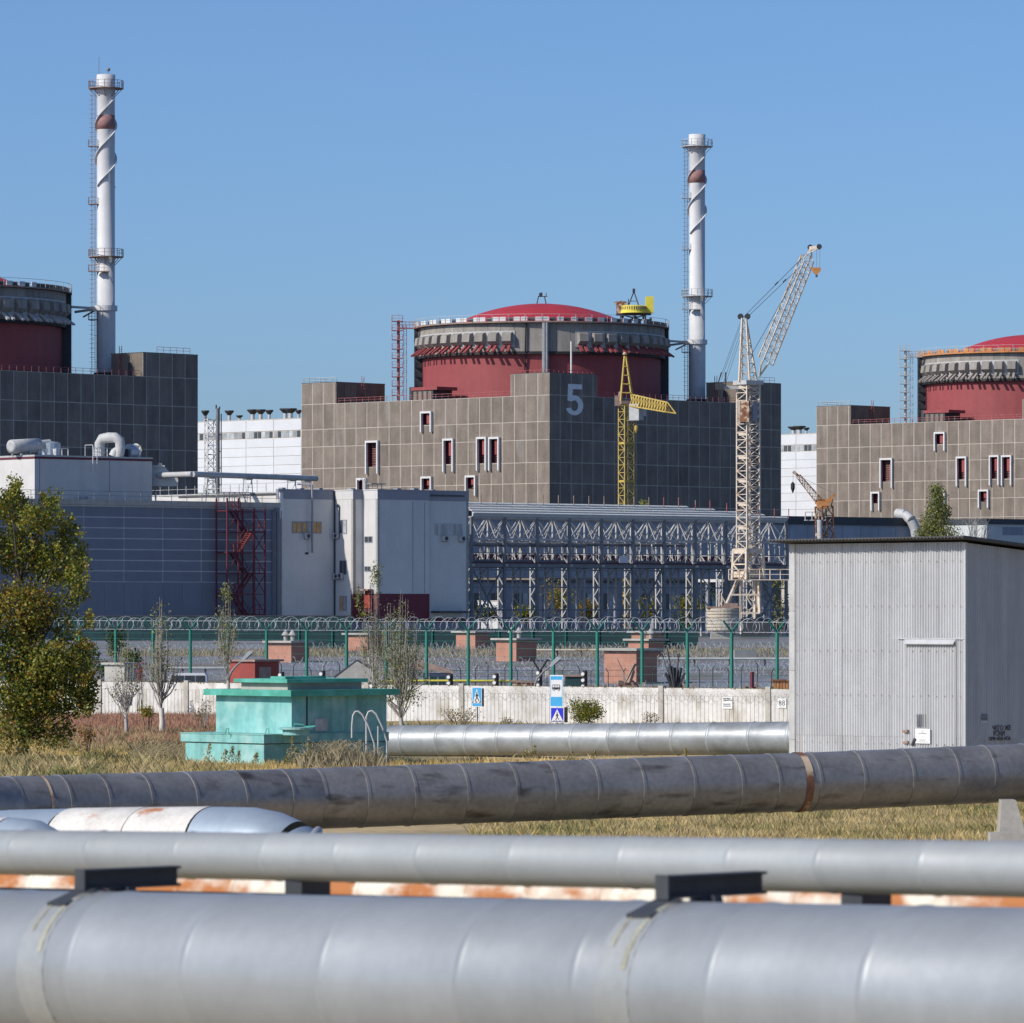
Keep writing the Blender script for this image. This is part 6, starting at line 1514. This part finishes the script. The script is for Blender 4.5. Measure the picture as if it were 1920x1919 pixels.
# ---------------------------------------------------------------- pipelines
def pipe_run(t, pts, r, L, mk, lip=.012, n=40, band=.05, bead=False):
    """a lagged pipe: every sheet of cladding is a piece whose raised lip laps the next"""
    pts = [V(p) for p in pts]; seg = [(q - p).length for p, q in zip(pts[:-1], pts[1:])]; T = sum(seg)
    def at(s):
        s = max(0, min(T, s))
        for i, l in enumerate(seg):
            if s <= l or i == len(seg) - 1: return pts[i].lerp(pts[i + 1], min(1, s / l))
            s -= l
    cache = {}; pos = 0.0; i = -1
    while pos < T - L * .5:
        i += 1; l_ = L * (1.0, .84, 1.12, .93, 1.06)[(i * 7 + len(pts)) % 5]
        a, e = at(pos), at(pos + l_); d = e - a; l = d.length; pos += l_
        mkk = mk if isinstance(mk, str) else mk(i)
        key = (round(l, 3), mkk)
        if key not in cache:
            b = MB(); c = lip
            prof = [(-.01, r - .01), (-.006, r + c), (band - .004, r + c), (band, r + c * .3), (l, r)]
            if bead: prof = [(0, r), (band * .25, r + c * .5), (band * .5, r + c), (band * .75, r + c * .5), (band, r), (l, r)]
            vs = []; m = len(prof)
            for j in range(n):
                q = 2 * pi * j / n
                for x, rr in prof: vs.append((x, rr * cos(q), rr * sin(q)))
            fs = []
            for j in range(n):
                for z in range(m - 1): fs.append((j * m + z, ((j + 1) % n) * m + z, ((j + 1) % n) * m + z + 1, j * m + z + 1))
            b.add(vs, fs, True); me = b.mesh('cladding_sheet', M[mkk])
            me.set_sharp_from_angle(angle=R(30)) if hasattr(me, 'set_sharp_from_angle') and not bead else None
            cache[key] = me
        rot = V((1, 0, 0)).rotation_difference(d.normalized()).to_euler()
        put('cladding_sheet', cache[key], t, a, rot)
    return at, T
def pipes():
    ax = lambda p, q: (q - p).normalized()
    # nearest large pipe
    a, e = P(0, 1812, 27.0), P(1900, 1880, 21.7); d = ax(a, e); a0, e0 = a - d * 2.6, e + d * 2.6
    t1 = thing('heating_pipe', 'thickest grey pipe filling the bottom of the view', 'pipe', a.lerp(e, .5), 'parallel lagged pipelines')
    pipe_run(t1, [a0, e0], .40, .93, 'near', .0055, 72, band=.06, bead=True)
    q = V((-d.y, d.x, 0)).normalized(); q = q if q.y > 0 else -q
    # slimmer pipe above it
    a2, e2 = P(0, 1598, 28.8), P(1900, 1630, 22.8); d2 = ax(a2, e2)
    t2 = thing('heating_pipe', 'slim light grey pipe resting on dark beams', 'pipe', a2.lerp(e2, .5), 'parallel lagged pipelines')
    pipe_run(t2, [a2 - d2 * 2.6, e2 + d2 * 2.6], .125, .72, 'near2', .0045, 56, band=.045, bead=True)
    a3, e3 = P(0, 1667, 30.2), P(1900, 1704, 24.0); d3 = ax(a3, e3)
    t3 = thing('heating_pipe', 'rust streaked white pipe glimpsed between the two grey pipes', 'pipe', a3.lerp(e3, .5), 'parallel lagged pipelines')
    pipe_run(t3, [a3 - d3 * 2.6, e3 + d3 * 2.6], .115, .5, 'rust_white', .006, 28, band=.03)
    a4, e4 = P(0, 1673, 29.0), P(1900, 1716, 23.2); d4 = ax(a4, e4)
    t4 = thing('gap_shade_rod', 'thin dark rod as gap shade along the rust streaked pipe', 'gap shade', a4.lerp(e4, .5))  # dark rod stands in for the gap shadow between the pipes
    for i in range(4): b = MB(); b.tube([(a4 - d4 * 2).lerp(e4 + d4 * 2, i / 4), (a4 - d4 * 2).lerp(e4 + d4 * 2, (i + 1) / 4)], .028, 10); b.obj('gap_shade_section', M['dark'], t4)
    # bracket beams carrying the slim pipe
    for u, lb in ((170, 'dark steel bracket beam under the slim pipe, beside the yellow stained band'), (1262, 'dark steel bracket beam under the slim pipe, below the rusty ringed pipe')):
        k = u / 1900; c = P(u, 1646 + 22 * k, line_y(u, 0, 27.0, 1900, 21.7) + .0); y0 = c.y
        s0 = c - q * .06; s0.z = Zv(1647 + 24 * k, y0); up = V((0, 0, 1))
        t = thing('bracket_beam', lb, 'bracket', s0, 'dark bracket beams under the slim pipe')
        b = MB()
        e_ = s0 + q * .62
        b.beam(s0 + up * .045, e_ + up * .045, .075, .014); b.beam(s0 - up * .045, e_ - up * .045, .075, .014); b.beam(s0, e_, .014, .078); b.obj('beam', M['dark'], t)
        b = MB(); b.beam(s0 - q * .012, s0, .085, .11); b.obj('end_plate', M['dark'], t)
        b = MB(); m = s0 + q * .26; b.beam(m - up * .05, m - up * .2, .10); b.beam(m + d * .06 - up * .05, m + d * .1 - up * .17, .05); ac = a + d * ((m - a).dot(d)); b.beam(ac + (up * cos(R(4)) - q * sin(R(4))) * .408, ac + (up * cos(R(34)) - q * sin(R(34))) * .408, .16, .02, up); b.obj('saddle', M['dark'], t)
        b = MB(); ac = a + d * ((m - a).dot(d)); 
        for off, ww, a0_, a1_, mk in ((0, .11, -150, 150, 'warm'), (-.05, .012, 14, 58, 'stain'), (.065, .016, 6, 74, 'stain')):
            pts = []
            for j in range(25):
                an = R(a0_ + (a1_ - a0_) * j / 24); pts.append(ac + d * off + (up * cos(an) - q * sin(an)) * (.4035 if mk == 'warm' else .405))
            vs = []
            for p_ in pts: vs += [p_ - d * ww, p_ + d * ww]
            b = MB(); b.add(vs, [(2 * j, 2 * j + 1, 2 * j + 3, 2 * j + 2) for j in range(24)], True); b.obj('strap', M[mk], t)
        b = MB(); b.beam(ac - up * .42, V((ac.x, ac.y, 0)), .16); b.obj('leg', M['dark'], t)
    for u, lb in ((577, 'dark support block under the slim pipe above plain grey sheets'), (1624, 'dark support block under the slim pipe nearer the concrete pier')):
        yy = line_y(u, 0, 28.8, 1900, 22.8); k = u / 1900; p = P(u, 1668 + 18 * k, yy + .1)
        t = thing('support_block', lb, 'support', p, 'dark support blocks under the slim pipe')
        b = MB(); b.box((p.x, p.y, p.z), (.13, .2, .14), -.8); b.obj('block', M['dark'], t); b = MB(); b.box((p.x, p.y + .1, p.z - .1), (.3, .3, .05), -.8); b.beam((p.x, p.y + .1, p.z - .1), (p.x, p.y + .1, 0), .1); b.obj('leg', M['dark'], t)
    # weathered dark pipe
    pts = [P(-260, 1528, 97.5), P(0, 1516, 100.5), P(600, 1497.5, 104.5), P(1500, 1467, 108.5), P(1920, 1449, 110.5), P(2500, 1424, 113)]
    t = thing('heating_pipe', 'weathered dark grey pipe with black scorch marks and rusty ring', 'pipe', pts[2], 'parallel lagged pipelines')
    at, T = pipe_run(t, pts, .615, 1.02, 'darkpipe', .016, 56, band=.06)
    def band(u, mk, w_, rr):
        best = min((abs(u_of(at(T * i / 2000)) - u), T * i / 2000) for i in range(2001))[1]
        p, q_ = at(best - w_ / 2), at(best + w_ / 2); b = MB(); b.tube([p, q_], rr, 56, False); b.obj('ring_band', M[mk], t)
    band(1497, 'rust', .16, .634); band(72, 'rust', .06, .634)
    yb = 108.5; xb = Xu(1896, yb)
    t = thing('pipe_pier', 'tapered concrete pier under the weathered dark pipe', 'pier', (xb, yb, 0))
    b = MB(); zz = Zv(1500, yb); b.hexa([(xb - .3, yb - .3, 0), (xb + .38, yb - .3, 0), (xb + .38, yb + .5, 0), (xb - .3, yb + .5, 0), (xb - .22, yb - .2, zz), (xb + .08, yb - .2, zz), (xb + .08, yb + .4, zz), (xb - .22, yb + .4, zz)]); b.obj('pier', M['slab'], t)
    b = MB(); b.box((xb - .32, yb - 1.2, .22), (.52, .6, .44)); b.obj('footing', M['slab'], t)
    b = MB(); b.box((xb + .62, yb + .3, .6), (.5, .3, 1.2)); b.obj('side_plate', M['dark'], t)
    # bright pipe lying on the grass further off
    a, e = P(690, 1390.5, 181), P(1500, 1384, 172.5); d = ax(a, e)
    t = thing('heating_pipe', 'bright galvanised pipe lying on the grass behind the road signs', 'pipe', a.lerp(e, .5), 'parallel lagged pipelines')
    pipe_run(t, [a, e + d * 3], .55, 1.38, 'galv', .022, 56, band=.14, bead=True)
    # bluish pipe bend in the dip
    t = thing('pipe_bend', 'pale blue pipe with elbow and collar beneath the dark pipe', 'pipe', P(300, 1590, 61))
    def sec(pl, r, mk, nm='cladding_sheet'): b = MB(); b.tube(pl, r, 40, False); b.obj(nm, M[mk], t)
    A = [P(-160, 1594, 65), P(20, 1592, 63.4), P(140, 1591, 62.2), P(280, 1590, 61.2), P(400, 1589.5, 60.4), P(470, 1591, 60)]
    sec(A[0:2], .475, 'bluepipe'); sec(A[1:3], .480, 'bluepipe'); sec(A[2:4], .487, 'patch'); sec(A[3:5], .483, 'patch')
    sec([A[4], A[5], P(505, 1598, 59.8), P(535, 1612, 59.7)], .478, 'bluepipe'); sec([P(535, 1612, 59.7), P(560, 1634, 59.6), P(575, 1665, 59.6), P(580, 1720, 59.6)], .478, 'bluepipe', 'elbow')  # blue of the bend's shaded side put into the sheet colour
    b = MB(); c = P(545, 1621, 59.65); dd = (P(560, 1634, 59.6) - P(535, 1612, 59.7)).normalized(); x_ = V((0, 1, 0)); y_ = dd.cross(x_).normalized()
    b.tube([c + (x_ * cos(i * pi / 20) + y_ * sin(i * pi / 20)) * .50 for i in range(40)], .055, 10, closed=True); b.obj('collar', M['galv'], t)
    t = thing('pipe_bend', 'small bluish pipe end dipping down in front of its larger neighbour', 'pipe', P(40, 1590, 51))
    B = [P(-160, 1589, 52), P(20, 1588, 51), P(60, 1592, 50.8), P(85, 1606, 50.7), P(98, 1630, 50.6), P(102, 1700, 50.6)]
    b = MB(); b.tube(B[:2], .29, 32, False); b.obj('cladding_sheet', M['patch'], t); b = MB(); b.tube(B[1:], .29, 32); b.obj('elbow', M['bluepipe'], t)
pipes()
# ---------------------------------------------------------------- vegetation
def leaves(b, c, rad, n, size, probs, hollow=.55):
    """leaf-sized quads scattered through an ellipsoid, thicker towards its skin"""
    c = V(c)
    for _ in range(n):
        while True:
            d = V((rnd.uniform(-1, 1), rnd.uniform(-1, 1), rnd.uniform(-1, 1)))
            if .05 < d.length < 1: break
        d.normalize(); q = (hollow + (1 - hollow) * rnd.random() ** .7) * (1 + .22 * (rnd.random() - .5)) * (1 - .25 * rnd.random() ** 3)
        p = c + V((d.x * rad[0], d.y * rad[1], d.z * rad[2])) * q
        leaf(b, p, size * rnd.uniform(.6, 1.25), probs)
def limb(b, p, q, r0, r1, sag=.15, n=4):
    p, q = V(p), V(q); pts = []
    for i in range(n + 1):
        k = i / n; o = sin(k * pi) * sag * (q - p).length
        pts.append(p.lerp(q, k) + V((rnd.uniform(-1, 1) * o * .3, rnd.uniform(-1, 1) * o * .3, -o * .5 if i not in (0, n) else 0)))
    b.tube(pts, [r0 + (r1 - r0) * i / n for i in range(n + 1)], 6, False); return pts
LM = lambda *k: [M[x] for x in k]

def big_tree():
    y = 172.0; s = y / F; base = P(40, 1150, y); base.z = 0
    t = thing('broadleaf_tree', 'large bushy tree turning yellow and orange beside the wall', 'tree', base)
    b = MB(); tops = []
    b.tube([base, base + V((.1, .1, 1.2)), base + V((-.1, 0, 2.6)), base + V((.1, .2, 4.6)), base + V((-.2, .1, 6.6))], [.22, .18, .15, .11, .05], 10, False)
    cl = [(20, 950, 42, 40), (78, 972, 46, 32), (125, 1005, 24, 34), (35, 1035, 66, 55), (102, 1058, 52, 46), (143, 1085, 22, 38), (40, 1140, 75, 58), (112, 1140, 42, 40), (150, 1118, 14, 18), (25, 1228, 66, 58), (98, 1240, 52, 46), (150, 1252, 28, 38), (38, 1308, 66, 48), (118, 1306, 54, 42), (163, 1318, 18, 28), (28, 1366, 56, 34), (98, 1376, 44, 28), (-55, 1010, 60, 80), (-70, 1150, 75, 110), (-60, 1300, 70, 90), (95, 940, 16, 12), (28, 922, 12, 14), (170, 1290, 16, 30), (150, 1225, 22, 20), (60, 1320, 60, 40), (70, 1260, 60, 40), (148, 1040, 10, 16), (160, 1170, 10, 14), (60, 1180, 30, 30), (120, 1195, 25, 22)]
    for i, (u, v, ru, rv) in enumerate(cl):
        p = P(u, v, y + rnd.uniform(-.7, .9)); h = max(.8, p.z - 1.5 - abs(u - 40) * s * .5)
        if i % 1 == 0 and u > -40: limb(b, base + V((0, 0, min(h, 6))), p, .06, .012, .12)
    b.obj('trunk', M['bark'], t)
    b = MB()
    for u, v, ru, rv in cl:
        org = .30 if (v > 1050 and v < 1200 and u < 60) else (.10 if u < 80 else .03)
        yl = .50 if v < 1150 else .35
        n = int(ru * rv * (.35 if 1100 < v < 1215 and u > 90 else (.6 if v > 1355 else .95))); yl, org = (.62, .02) if v > 1215 and u > 45 else (yl, org)
        leaves(b, P(u, v, y + rnd.uniform(-.5, .7)), (ru * s, max(ru, rv) * s * .9, rv * s), n, .115, (org, yl, 1 - org - yl - .12, .12), .35)
    for _ in range(150):                                        # ragged sprays breaking the outline
        u, v, ru, rv = cl[int(rnd.random() * len(cl))]; a = rnd.random() * 6.28; q = rnd.uniform(.85, 1.25)
        c = P(u + cos(a) * ru * q, v - abs(sin(a)) * rv * q * (1 if rnd.random() < .7 else -1), y + rnd.uniform(-1.2, .8))
        if c.z < .5: continue
        leaves(b, c, (.22, .22, .30 * rnd.uniform(.6, 1.4)), int(rnd.uniform(25, 75)), .105, (.06, .6 if v < 1150 else .35, .24, .10), .05)
    b.obj('crown', LM('leafo', 'leafy', 'leaf', 'leafd'), t)
    b = MB()                                                    # low growth at its foot
    for i in range(9): leaves(b, P(-20 + i * 20, 1398 + rnd.uniform(-6, 10), y - 3 + rnd.uniform(-1, 1)), (.3, .3, .28), 130, .08, (.25, .35, .4), .2)
    o = b.obj('undergrowth', LM('leafo', 'leafy', 'leafg')); kind(o, 'stuff')
big_tree()

def poplar(u, vb, vt, wpx, y, label, vf, nb, mk, nl, lm, probs, lime=False, r0=.07, lsize=.10, lo=.25, extra=()):
    """young upright poplar: short stem, fan of rising branches, sparse leaves"""
    s = y / F; x = Xu(u, y); zt = Zv(vt, y); zf = Zv(vf, y); zb = max(0, Zv(vb, y)) if vb else 0
    zb = 0
    t = thing('young_poplar', label, 'young tree', (x, y, 0), 'young poplars in front of the wall')
    b = MB(); b.tube([(x - .03, y, zb), (x + .03, y, zf * .5), (x, y, zf)], [r0, r0 * .9, r0 * .8], 8, False); b.obj('trunk', M['lime' if lime else mk], t)
    b = MB(); lv = MB(); W = wpx * s / 2
    for i in range(nb):
        a = rnd.uniform(0, 2 * pi); k = rnd.random() ** .6; top = zf + (zt - zf) * (1 - .55 * k ** 2) * rnd.uniform(.72, 1.0)
        if i == 0: k, top = .1, zt
        p0 = V((x, y, zf - .1 + (zt - zf) * .25 * rnd.random() * (i > 3)))
        d = V((cos(a), sin(a) * .8, 0)) * W * k
        pts = [p0, p0 + d * .45 + V((0, 0, (top - p0.z) * .22)), p0 + d * .85 + V((0, 0, (top - p0.z) * .6)), V((x, y, 0)) + d * rnd.uniform(.8, 1.05) + V((0, 0, top))]
        b.tube(pts, [r0 * .34, r0 * .22, r0 * .12, r0 * .045], 5, False)
        for j in range(3):
            q = rnd.uniform(.2, .9); c = pts[1].lerp(pts[2], q); e = c + V((rnd.uniform(-1, 1) * W * .4, rnd.uniform(-1, 1) * W * .4, rnd.uniform(.2, .55) * (1 + .1 * (top - zf)))); b.tube([c, c.lerp(e, .5) + V((0, 0, -.03)), e], [r0 * .09, r0 * .06, r0 * .03], 4, False)
            for _ in range(nl // (nb * 6) + 1): leaf(lv, c.lerp(e, rnd.random()) + V((rnd.gauss(0, .05), rnd.gauss(0, .05), rnd.gauss(0, .05))), lsize * rnd.uniform(.5, 1.2), probs)
        for _ in range(nl // (nb * 2)):
            q = lo + (1 - lo) * rnd.random(); c = pts[1].lerp(pts[2], q) if rnd.random() < .5 else pts[2].lerp(pts[3], q)
            leaf(lv, c + V((rnd.gauss(0, .1), rnd.gauss(0, .1), rnd.gauss(0, .1))), lsize * rnd.uniform(.5, 1.2), probs)
    for (eu, ev, ru, rv, n) in extra: leaves(lv, P(eu, ev, y), (ru * s, ru * s, rv * s), n, lsize, probs, .1)
    b.obj('branches', M['branch'], t); lv.obj('crown', LM(*lm), t)
poplar(236, 1392, 1185, 84, 201, 'bare poplar with forked stem before the dark wall hole', 1346, 24, 'pbark', 330, ('leafg', 'leafy'), (.8, .2), r0=.085, extra=((232, 1230, 20, 40, 130),))
poplar(303, 1386, 1120, 84, 205, 'poplar with thick whitewashed trunk and fan of bare branches', 1328, 32, 'pbark', 560, ('leafg', 'leafy'), (.75, .25), True, r0=.125, extra=((300, 1165, 26, 45, 150), (305, 1250, 25, 50, 160), (294, 1212, 24, 22, 60)))
poplar(428, 1330, 1085, 56, 217, 'slender poplar with pale leaves rising behind the teal bunker', 1275, 22, 'pbark', 560, ('leafg', 'leafy'), (.75, .25), r0=.08, extra=((424, 1112, 16, 24, 200), (418, 1160, 20, 38, 170)))
poplar(384, 1372, 1282, 44, 208, 'small bare sapling between the wall post and the teal bunker', 1362, 14, 'bark', 60, ('leafg', 'leafo'), (.6, .4), r0=.04)
poplar(700, 1370, 1048, 62, 222, 'tallest thin poplar with leafy green tip', 1300, 26, 'pbark', 760, ('leafg', 'leaf', 'leafy'), (.55, .3, .15), r0=.075, extra=((705, 1078, 15, 30, 260), (672, 1120, 10, 34, 110), (680, 1150, 12, 24, 80)))
poplar(752, 1385, 1105, 124, 207, 'broad leafy poplar above the bright pipe beside the bunker', 1346, 44, 'pbark', 2100, ('leafg', 'leaf', 'leafy'), (.6, .28, .12), r0=.10, lo=.0, extra=((750, 1255, 46, 70, 620), (745, 1165, 34, 48, 230), (762, 1310, 40, 26, 260)))
def shrub(u, v, ru, rv, y, label, lm, probs, n, size=.09, name='shrub', group=None, stems=7, zb=None, hollow=.2, mk='bark'):
    s = y / F; c = P(u, v, y); z0 = ground_z(y) if zb is None else zb
    t = thing(name, label, 'shrub' if name == 'shrub' else name.replace('_', ' '), (c.x, c.y, z0), group)
    b = MB()
    for i in range(stems):
        a = rnd.random() * 6.28; e = c + V((cos(a) * ru * s * .7, sin(a) * ru * s * .5, rv * s * rnd.uniform(-.2, .8)))
        limb(b, (c.x + .08 * cos(a), c.y + .08 * sin(a), z0), e, .018 + .004 * rv * s, .006, .08)
    b.obj('stem', M[mk], t)
    b = MB()
    for i in range(6):
        a = i * 1.05; leaves(b, c + V((cos(a) * ru * s * .42, sin(a) * ru * s * .4, rv * s * .38 * sin(a * 2.3))), (ru * s * .62, ru * s * .6, rv * s * .6), n // 6, size, probs, hollow)
    b.obj('foliage', LM(*lm), t)
shrub(1100, 1334, 38, 30, 214, 'rounded yellow green bush beside the crossing sign', ('leafy', 'leaf', 'leafo'), (.55, .35, .1), 2600, .09)
shrub(1222, 1345, 20, 16, 216, 'thin straggly shrub at the foot of the wall post', ('leafg', 'leafo'), (.6, .4), 170, .08)
shrub(862, 1342, 44, 24, 222, 'straggly brown shrub round the wall post near the light blue sign', ('leafg', 'leafo'), (.5, .5), 420, .08, stems=16)
shrub(950, 1352, 18, 10, 222, 'low brown shrub beside the light blue sign', ('leafo', 'leafg'), (.6, .4), 160, .07)
shrub(275, 1335, 17, 16, 203, 'small yellow leaved sapling before the white wall', ('leafy', 'leafo'), (.75, .25), 330, .1)
shrub(375, 1338, 16, 16, 212, 'small shrub with a few brown leaves beside a wall post', ('leafo', 'leafg'), (.5, .5), 120, .09)
shrub(262, 1262, 9, 26, 245, 'red leaved shrub behind the white wall', ('leafr', 'leafo'), (.7, .3), 150, .1)
shrub(160, 1378, 22, 26, 180, 'reddish bush at the foot of the large tree', ('leafo', 'leafg', 'leafr'), (.5, .3, .2), 300, .09)
g_ = 'dark shrubs behind the green fence'
for i, (u, v, ru, rv, y, lb) in enumerate(((218, 1200, 24, 40, 345, 'tall dark green shrub behind the second fence post'), (165, 1230, 30, 40, 340, 'broad dark green shrub beside the large tree'), (205, 1255, 30, 18, 345, 'low dark green shrub spreading behind the stone hut'), (250, 1236, 18, 24, 350, 'grey green shrub behind the red leaved shrub'))):
    shrub(u, v, ru, rv, y, lb, ('leafd', 'leaf'), (.75, .25), 900, .16, group=g_)
g_ = 'autumn shrubs under the pipe rack'
for i, (u, v, ru, rv, y, pr, lb) in enumerate(((912, 1150, 26, 22, 668, (.2, .7, .1), 'green shrub by the white low wall beneath the rack'), (985, 1150, 24, 20, 674, (.6, .35, .05), 'bright yellow green shrub under the rack'), (1048, 1120, 36, 42, 680, (.45, .2, .35), 'tall autumn shrub under the rack, orange and green'), (1105, 1145, 26, 28, 684, (.3, .2, .5), 'orange autumn shrub under the rack'),
        (1215, 1140, 24, 26, 690, (.6, .35, .05), 'yellow shrub under the rack near the yellow crane'), (1290, 1135, 36, 24, 696, (.5, .4, .1), 'broad olive shrub under the rack beside the ballast slabs'), (1290, 1165, 34, 22, 690, (.1, .8, .1), 'dark green shrub under the rack beside the ballast slabs'), (1350, 1105, 50, 26, 770, (.2, .75, .05), 'dark green thicket behind the cream crane'))):
    shrub(u, v, ru, rv, y, lb, ('leafy', 'leafd', 'leafo'), pr, 1000, .32, group=g_, zb=2)
shrub(1456, 1080, 22, 40, 760, 'yellow green tree crown beside the corrugated shed edge', ('leafy', 'leafd'), (.5, .5), 700, .35, zb=2)
shrub(1466, 1150, 26, 50, 745, 'dark tree with pale trunk beside the corrugated shed edge', ('leafd', 'leafg'), (.5, .5), 900, .35, zb=2, mk='pbark')
shrub(1208, 943, 11, 8, 900, 'small tree top peeping over the pipe rack roof', ('leafg', 'leafy'), (.6, .4), 260, .3, zb=2, stems=4)
def far_poplar():
    y = 655.0; s = y / F; x = Xu(1757, y)
    t = thing('far_poplar', 'tall green poplar rising above the corrugated shed roof', 'tree', (x, y, 2))
    b = MB(); b.tube([(x, y, 2), (x, y, 10), (x, y, 20)], [.35, .25, .08], 8, False)
    for i in range(14): a = rnd.random() * 6.28; z = 8 + i * .8; limb(b, (x, y, z), (x + cos(a) * 1.4, y + sin(a) * 1.4, z + 2.2), .08, .02)
    b.obj('trunk', M['pbark'], t)
    b = MB()
    for u, v, ru, rv in ((1756, 918, 20, 14), (1758, 935, 23, 20), (1757, 955, 24, 24), (1748, 978, 28, 24), (1762, 1000, 42, 26), (1770, 965, 18, 24), (1736, 1003, 26, 26), (1757, 1050, 40, 40)): leaves(b, P(u, v, y), (ru * s, ru * s, rv * s), int(ru * rv * 1.6), .26, (.4, .2, .4), .2)
    b.obj('crown', LM('leafy', 'leaf', 'leafg'), t)
    y = 660.0; x = Xu(1826, y)
    t = thing('bare_tree', 'bare grey twiggy tree beside the tall green poplar', 'tree', (x, y, 2)); b = MB()
    b.tube([(x, y, 2), (x, y, 9)], [.3, .2], 8, False); b.obj('trunk', M['bark'], t); b = MB()
    for i in range(46):
        a = rnd.random() * 6.28; k = rnd.random() ** .6; e = V((x + cos(a) * k * 2.9, y + sin(a) * k * 2.5, 18.6 - 5.0 * k * k - rnd.random() * 2)); p0 = V((x, y, 6 + 4 * rnd.random())); pts = limb(b, p0, e, .07, .015, .05, 4)
        for j in range(5): c = pts[2].lerp(pts[4], rnd.random()); limb(b, c, c + V((rnd.gauss(0, .5), rnd.gauss(0, .5), .5 + rnd.random())), .025, .008, .05, 2)
    b.obj('branches', M['pbark'], t)
far_poplar()
# ---------------------------------------------------------------- grass (uncountable)
def grass(name, mk, u0, u1, y0, y1, n, h0, h1, w_=.02, lean=.25, clump=0.0):
    b = MB(); vs = []; fs = []
    cx = [(rnd.uniform(u0, u1), rnd.uniform(y0, y1)) for _ in range(60)]
    for _ in range(n):
        y = sqrt(rnd.uniform(y0 * y0, y1 * y1)); u = rnd.uniform(u0, u1)
        if clump and rnd.random() < clump: c = cx[int(rnd.random() * 60)]; u = c[0] + rnd.gauss(0, 9); y = c[1] + rnd.gauss(0, .5)
        x = Xu(u, y); h = rnd.uniform(h0, h1) * (.6 + .4 * sin(x * 1.3 + y * .7) ** 2); a = rnd.random() * 6.28
        dx, dy = cos(a) * w_, sin(a) * w_; lx, ly = rnd.gauss(0, lean) * h, rnd.gauss(0, lean) * h
        i = len(vs); z = ground_z(y) - .02
        vs += [(x - dx, y - dy, z), (x + dx, y + dy, z), (x + lx * .4 + dx * .6, y + ly * .4 + dy * .6, z + h * .6), (x + lx, y + ly, z + h)]
        fs += [(i, i + 1, i + 2), (i, i + 2, i + 3)]
    b.v = vs; b.f = fs; b.mi = [0] * len(fs); b.sm = [False] * len(fs); kind(b.obj(name, M[mk]), 'stuff')
grass('dry_grass', 'straw', -60, 420, 158, 200, 90000, .10, .30, .006, .2)
grass('dry_grass', 'straw', 330, 760, 152, 166, 26000, .10, .42, .005, .2)
grass('red_grass', 'redg', -40, 420, 200, 244, 60000, .25, .5, .012, .15)
grass('brown_grass', 'dryg', 100, 420, 182, 210, 26000, .2, .55, .007, .2)
grass('brown_grass', 'redg', 100, 420, 186, 206, 9000, .25, .6, .011)
grass('pale_grass', 'dryg', 880, 1990, 112, 142, 100000, .08, .32, .0042, .25)
grass('pale_grass', 'straw', 880, 1990, 110, 142, 30000, .08, .3, .0042, .25)
grass('pipe_grass', 'straw', 700, 1500, 160, 172, 22000, .1, .36, .009, clump=.4)
grass('yard_weeds', 'weed', 520, 1500, 398, 431, 9000, .15, .6, .02)
grass('yard_weeds', 'weed', 200, 640, 402, 420, 4000, .15, .6, .02)
grass('yard_weeds', 'dryg', 560, 1500, 296, 316, 5000, .15, .5, .012)
grass('verge_grass', 'dryg', 700, 1500, 190, 222, 18000, .2, .55, .012)
grass('weeds', 'weed', 560, 720, 158, 163.5, 1500, .3, .9, .004, .22)
grass('weeds', 'dryg', -60, 420, 150, 172, 7000, .25, .6, .008, .35, .6)
def plumes():
    """tall gone-to-seed weeds in front of the teal bunker"""
    b = MB()
    for u, v, y, h in ((545, 1382, 161, 50), (552, 1400, 162, 34), (575, 1382, 161, 52), (583, 1392, 162, 40), (568, 1412, 161, 24), (537, 1415, 161, 22), (420, 1405, 162, 30), (433, 1400, 162, 34), (446, 1408, 162, 28), (390, 1395, 162, 40), (478, 1412, 162, 24), (985, 1405, 168, 22), (1000, 1398, 168, 28), (1112, 1408, 168, 20), (1070, 1410, 168, 16), (1283, 1404, 168, 18)):
        s = y / F; p = P(u, v, y); b.k = 0
        b.tube([(p.x, y, 0), (p.x + .03, y, p.z * .6), (p.x + .06, y, p.z)], .012, 4, False)
        for _ in range(80):
            k = rnd.random() ** .7; z = p.z * (.35 + .65 * k); leaf(b, V((p.x + .05 * k + rnd.gauss(0, .09 * (1.15 - k)), y + rnd.gauss(0, .06), z)), .07, (.55, .45))
    kind(b.obj('tall_weeds', LM('weed', 'leafy')), 'stuff')
    b = MB()                                                    # tangled dry brush
    for _ in range(420):
        u = rnd.gauss(632, 26); y = 161 + rnd.random() * 2; x = Xu(u, y); h = rnd.uniform(.4, 1.05); b.tube([(x, y, 0), (x + rnd.gauss(0, .12), y, h * .6), (x + rnd.gauss(0, .32), y + rnd.gauss(0, .2), h)], .008, 3, False)
    kind(b.obj('dry_brush', M['weed']), 'stuff')
    b = MB()
    for _ in range(260):
        u = rnd.uniform(250, 350); y = 168 + rnd.random() * 6; x = Xu(u, y); h = rnd.uniform(.3, .8); b.tube([(x, y, 0), (x + rnd.gauss(0, .1), y, h * .6), (x + rnd.gauss(0, .3), y, h)], .01, 3, False)
    kind(b.obj('dry_brush', M['weed']), 'stuff')
plumes()
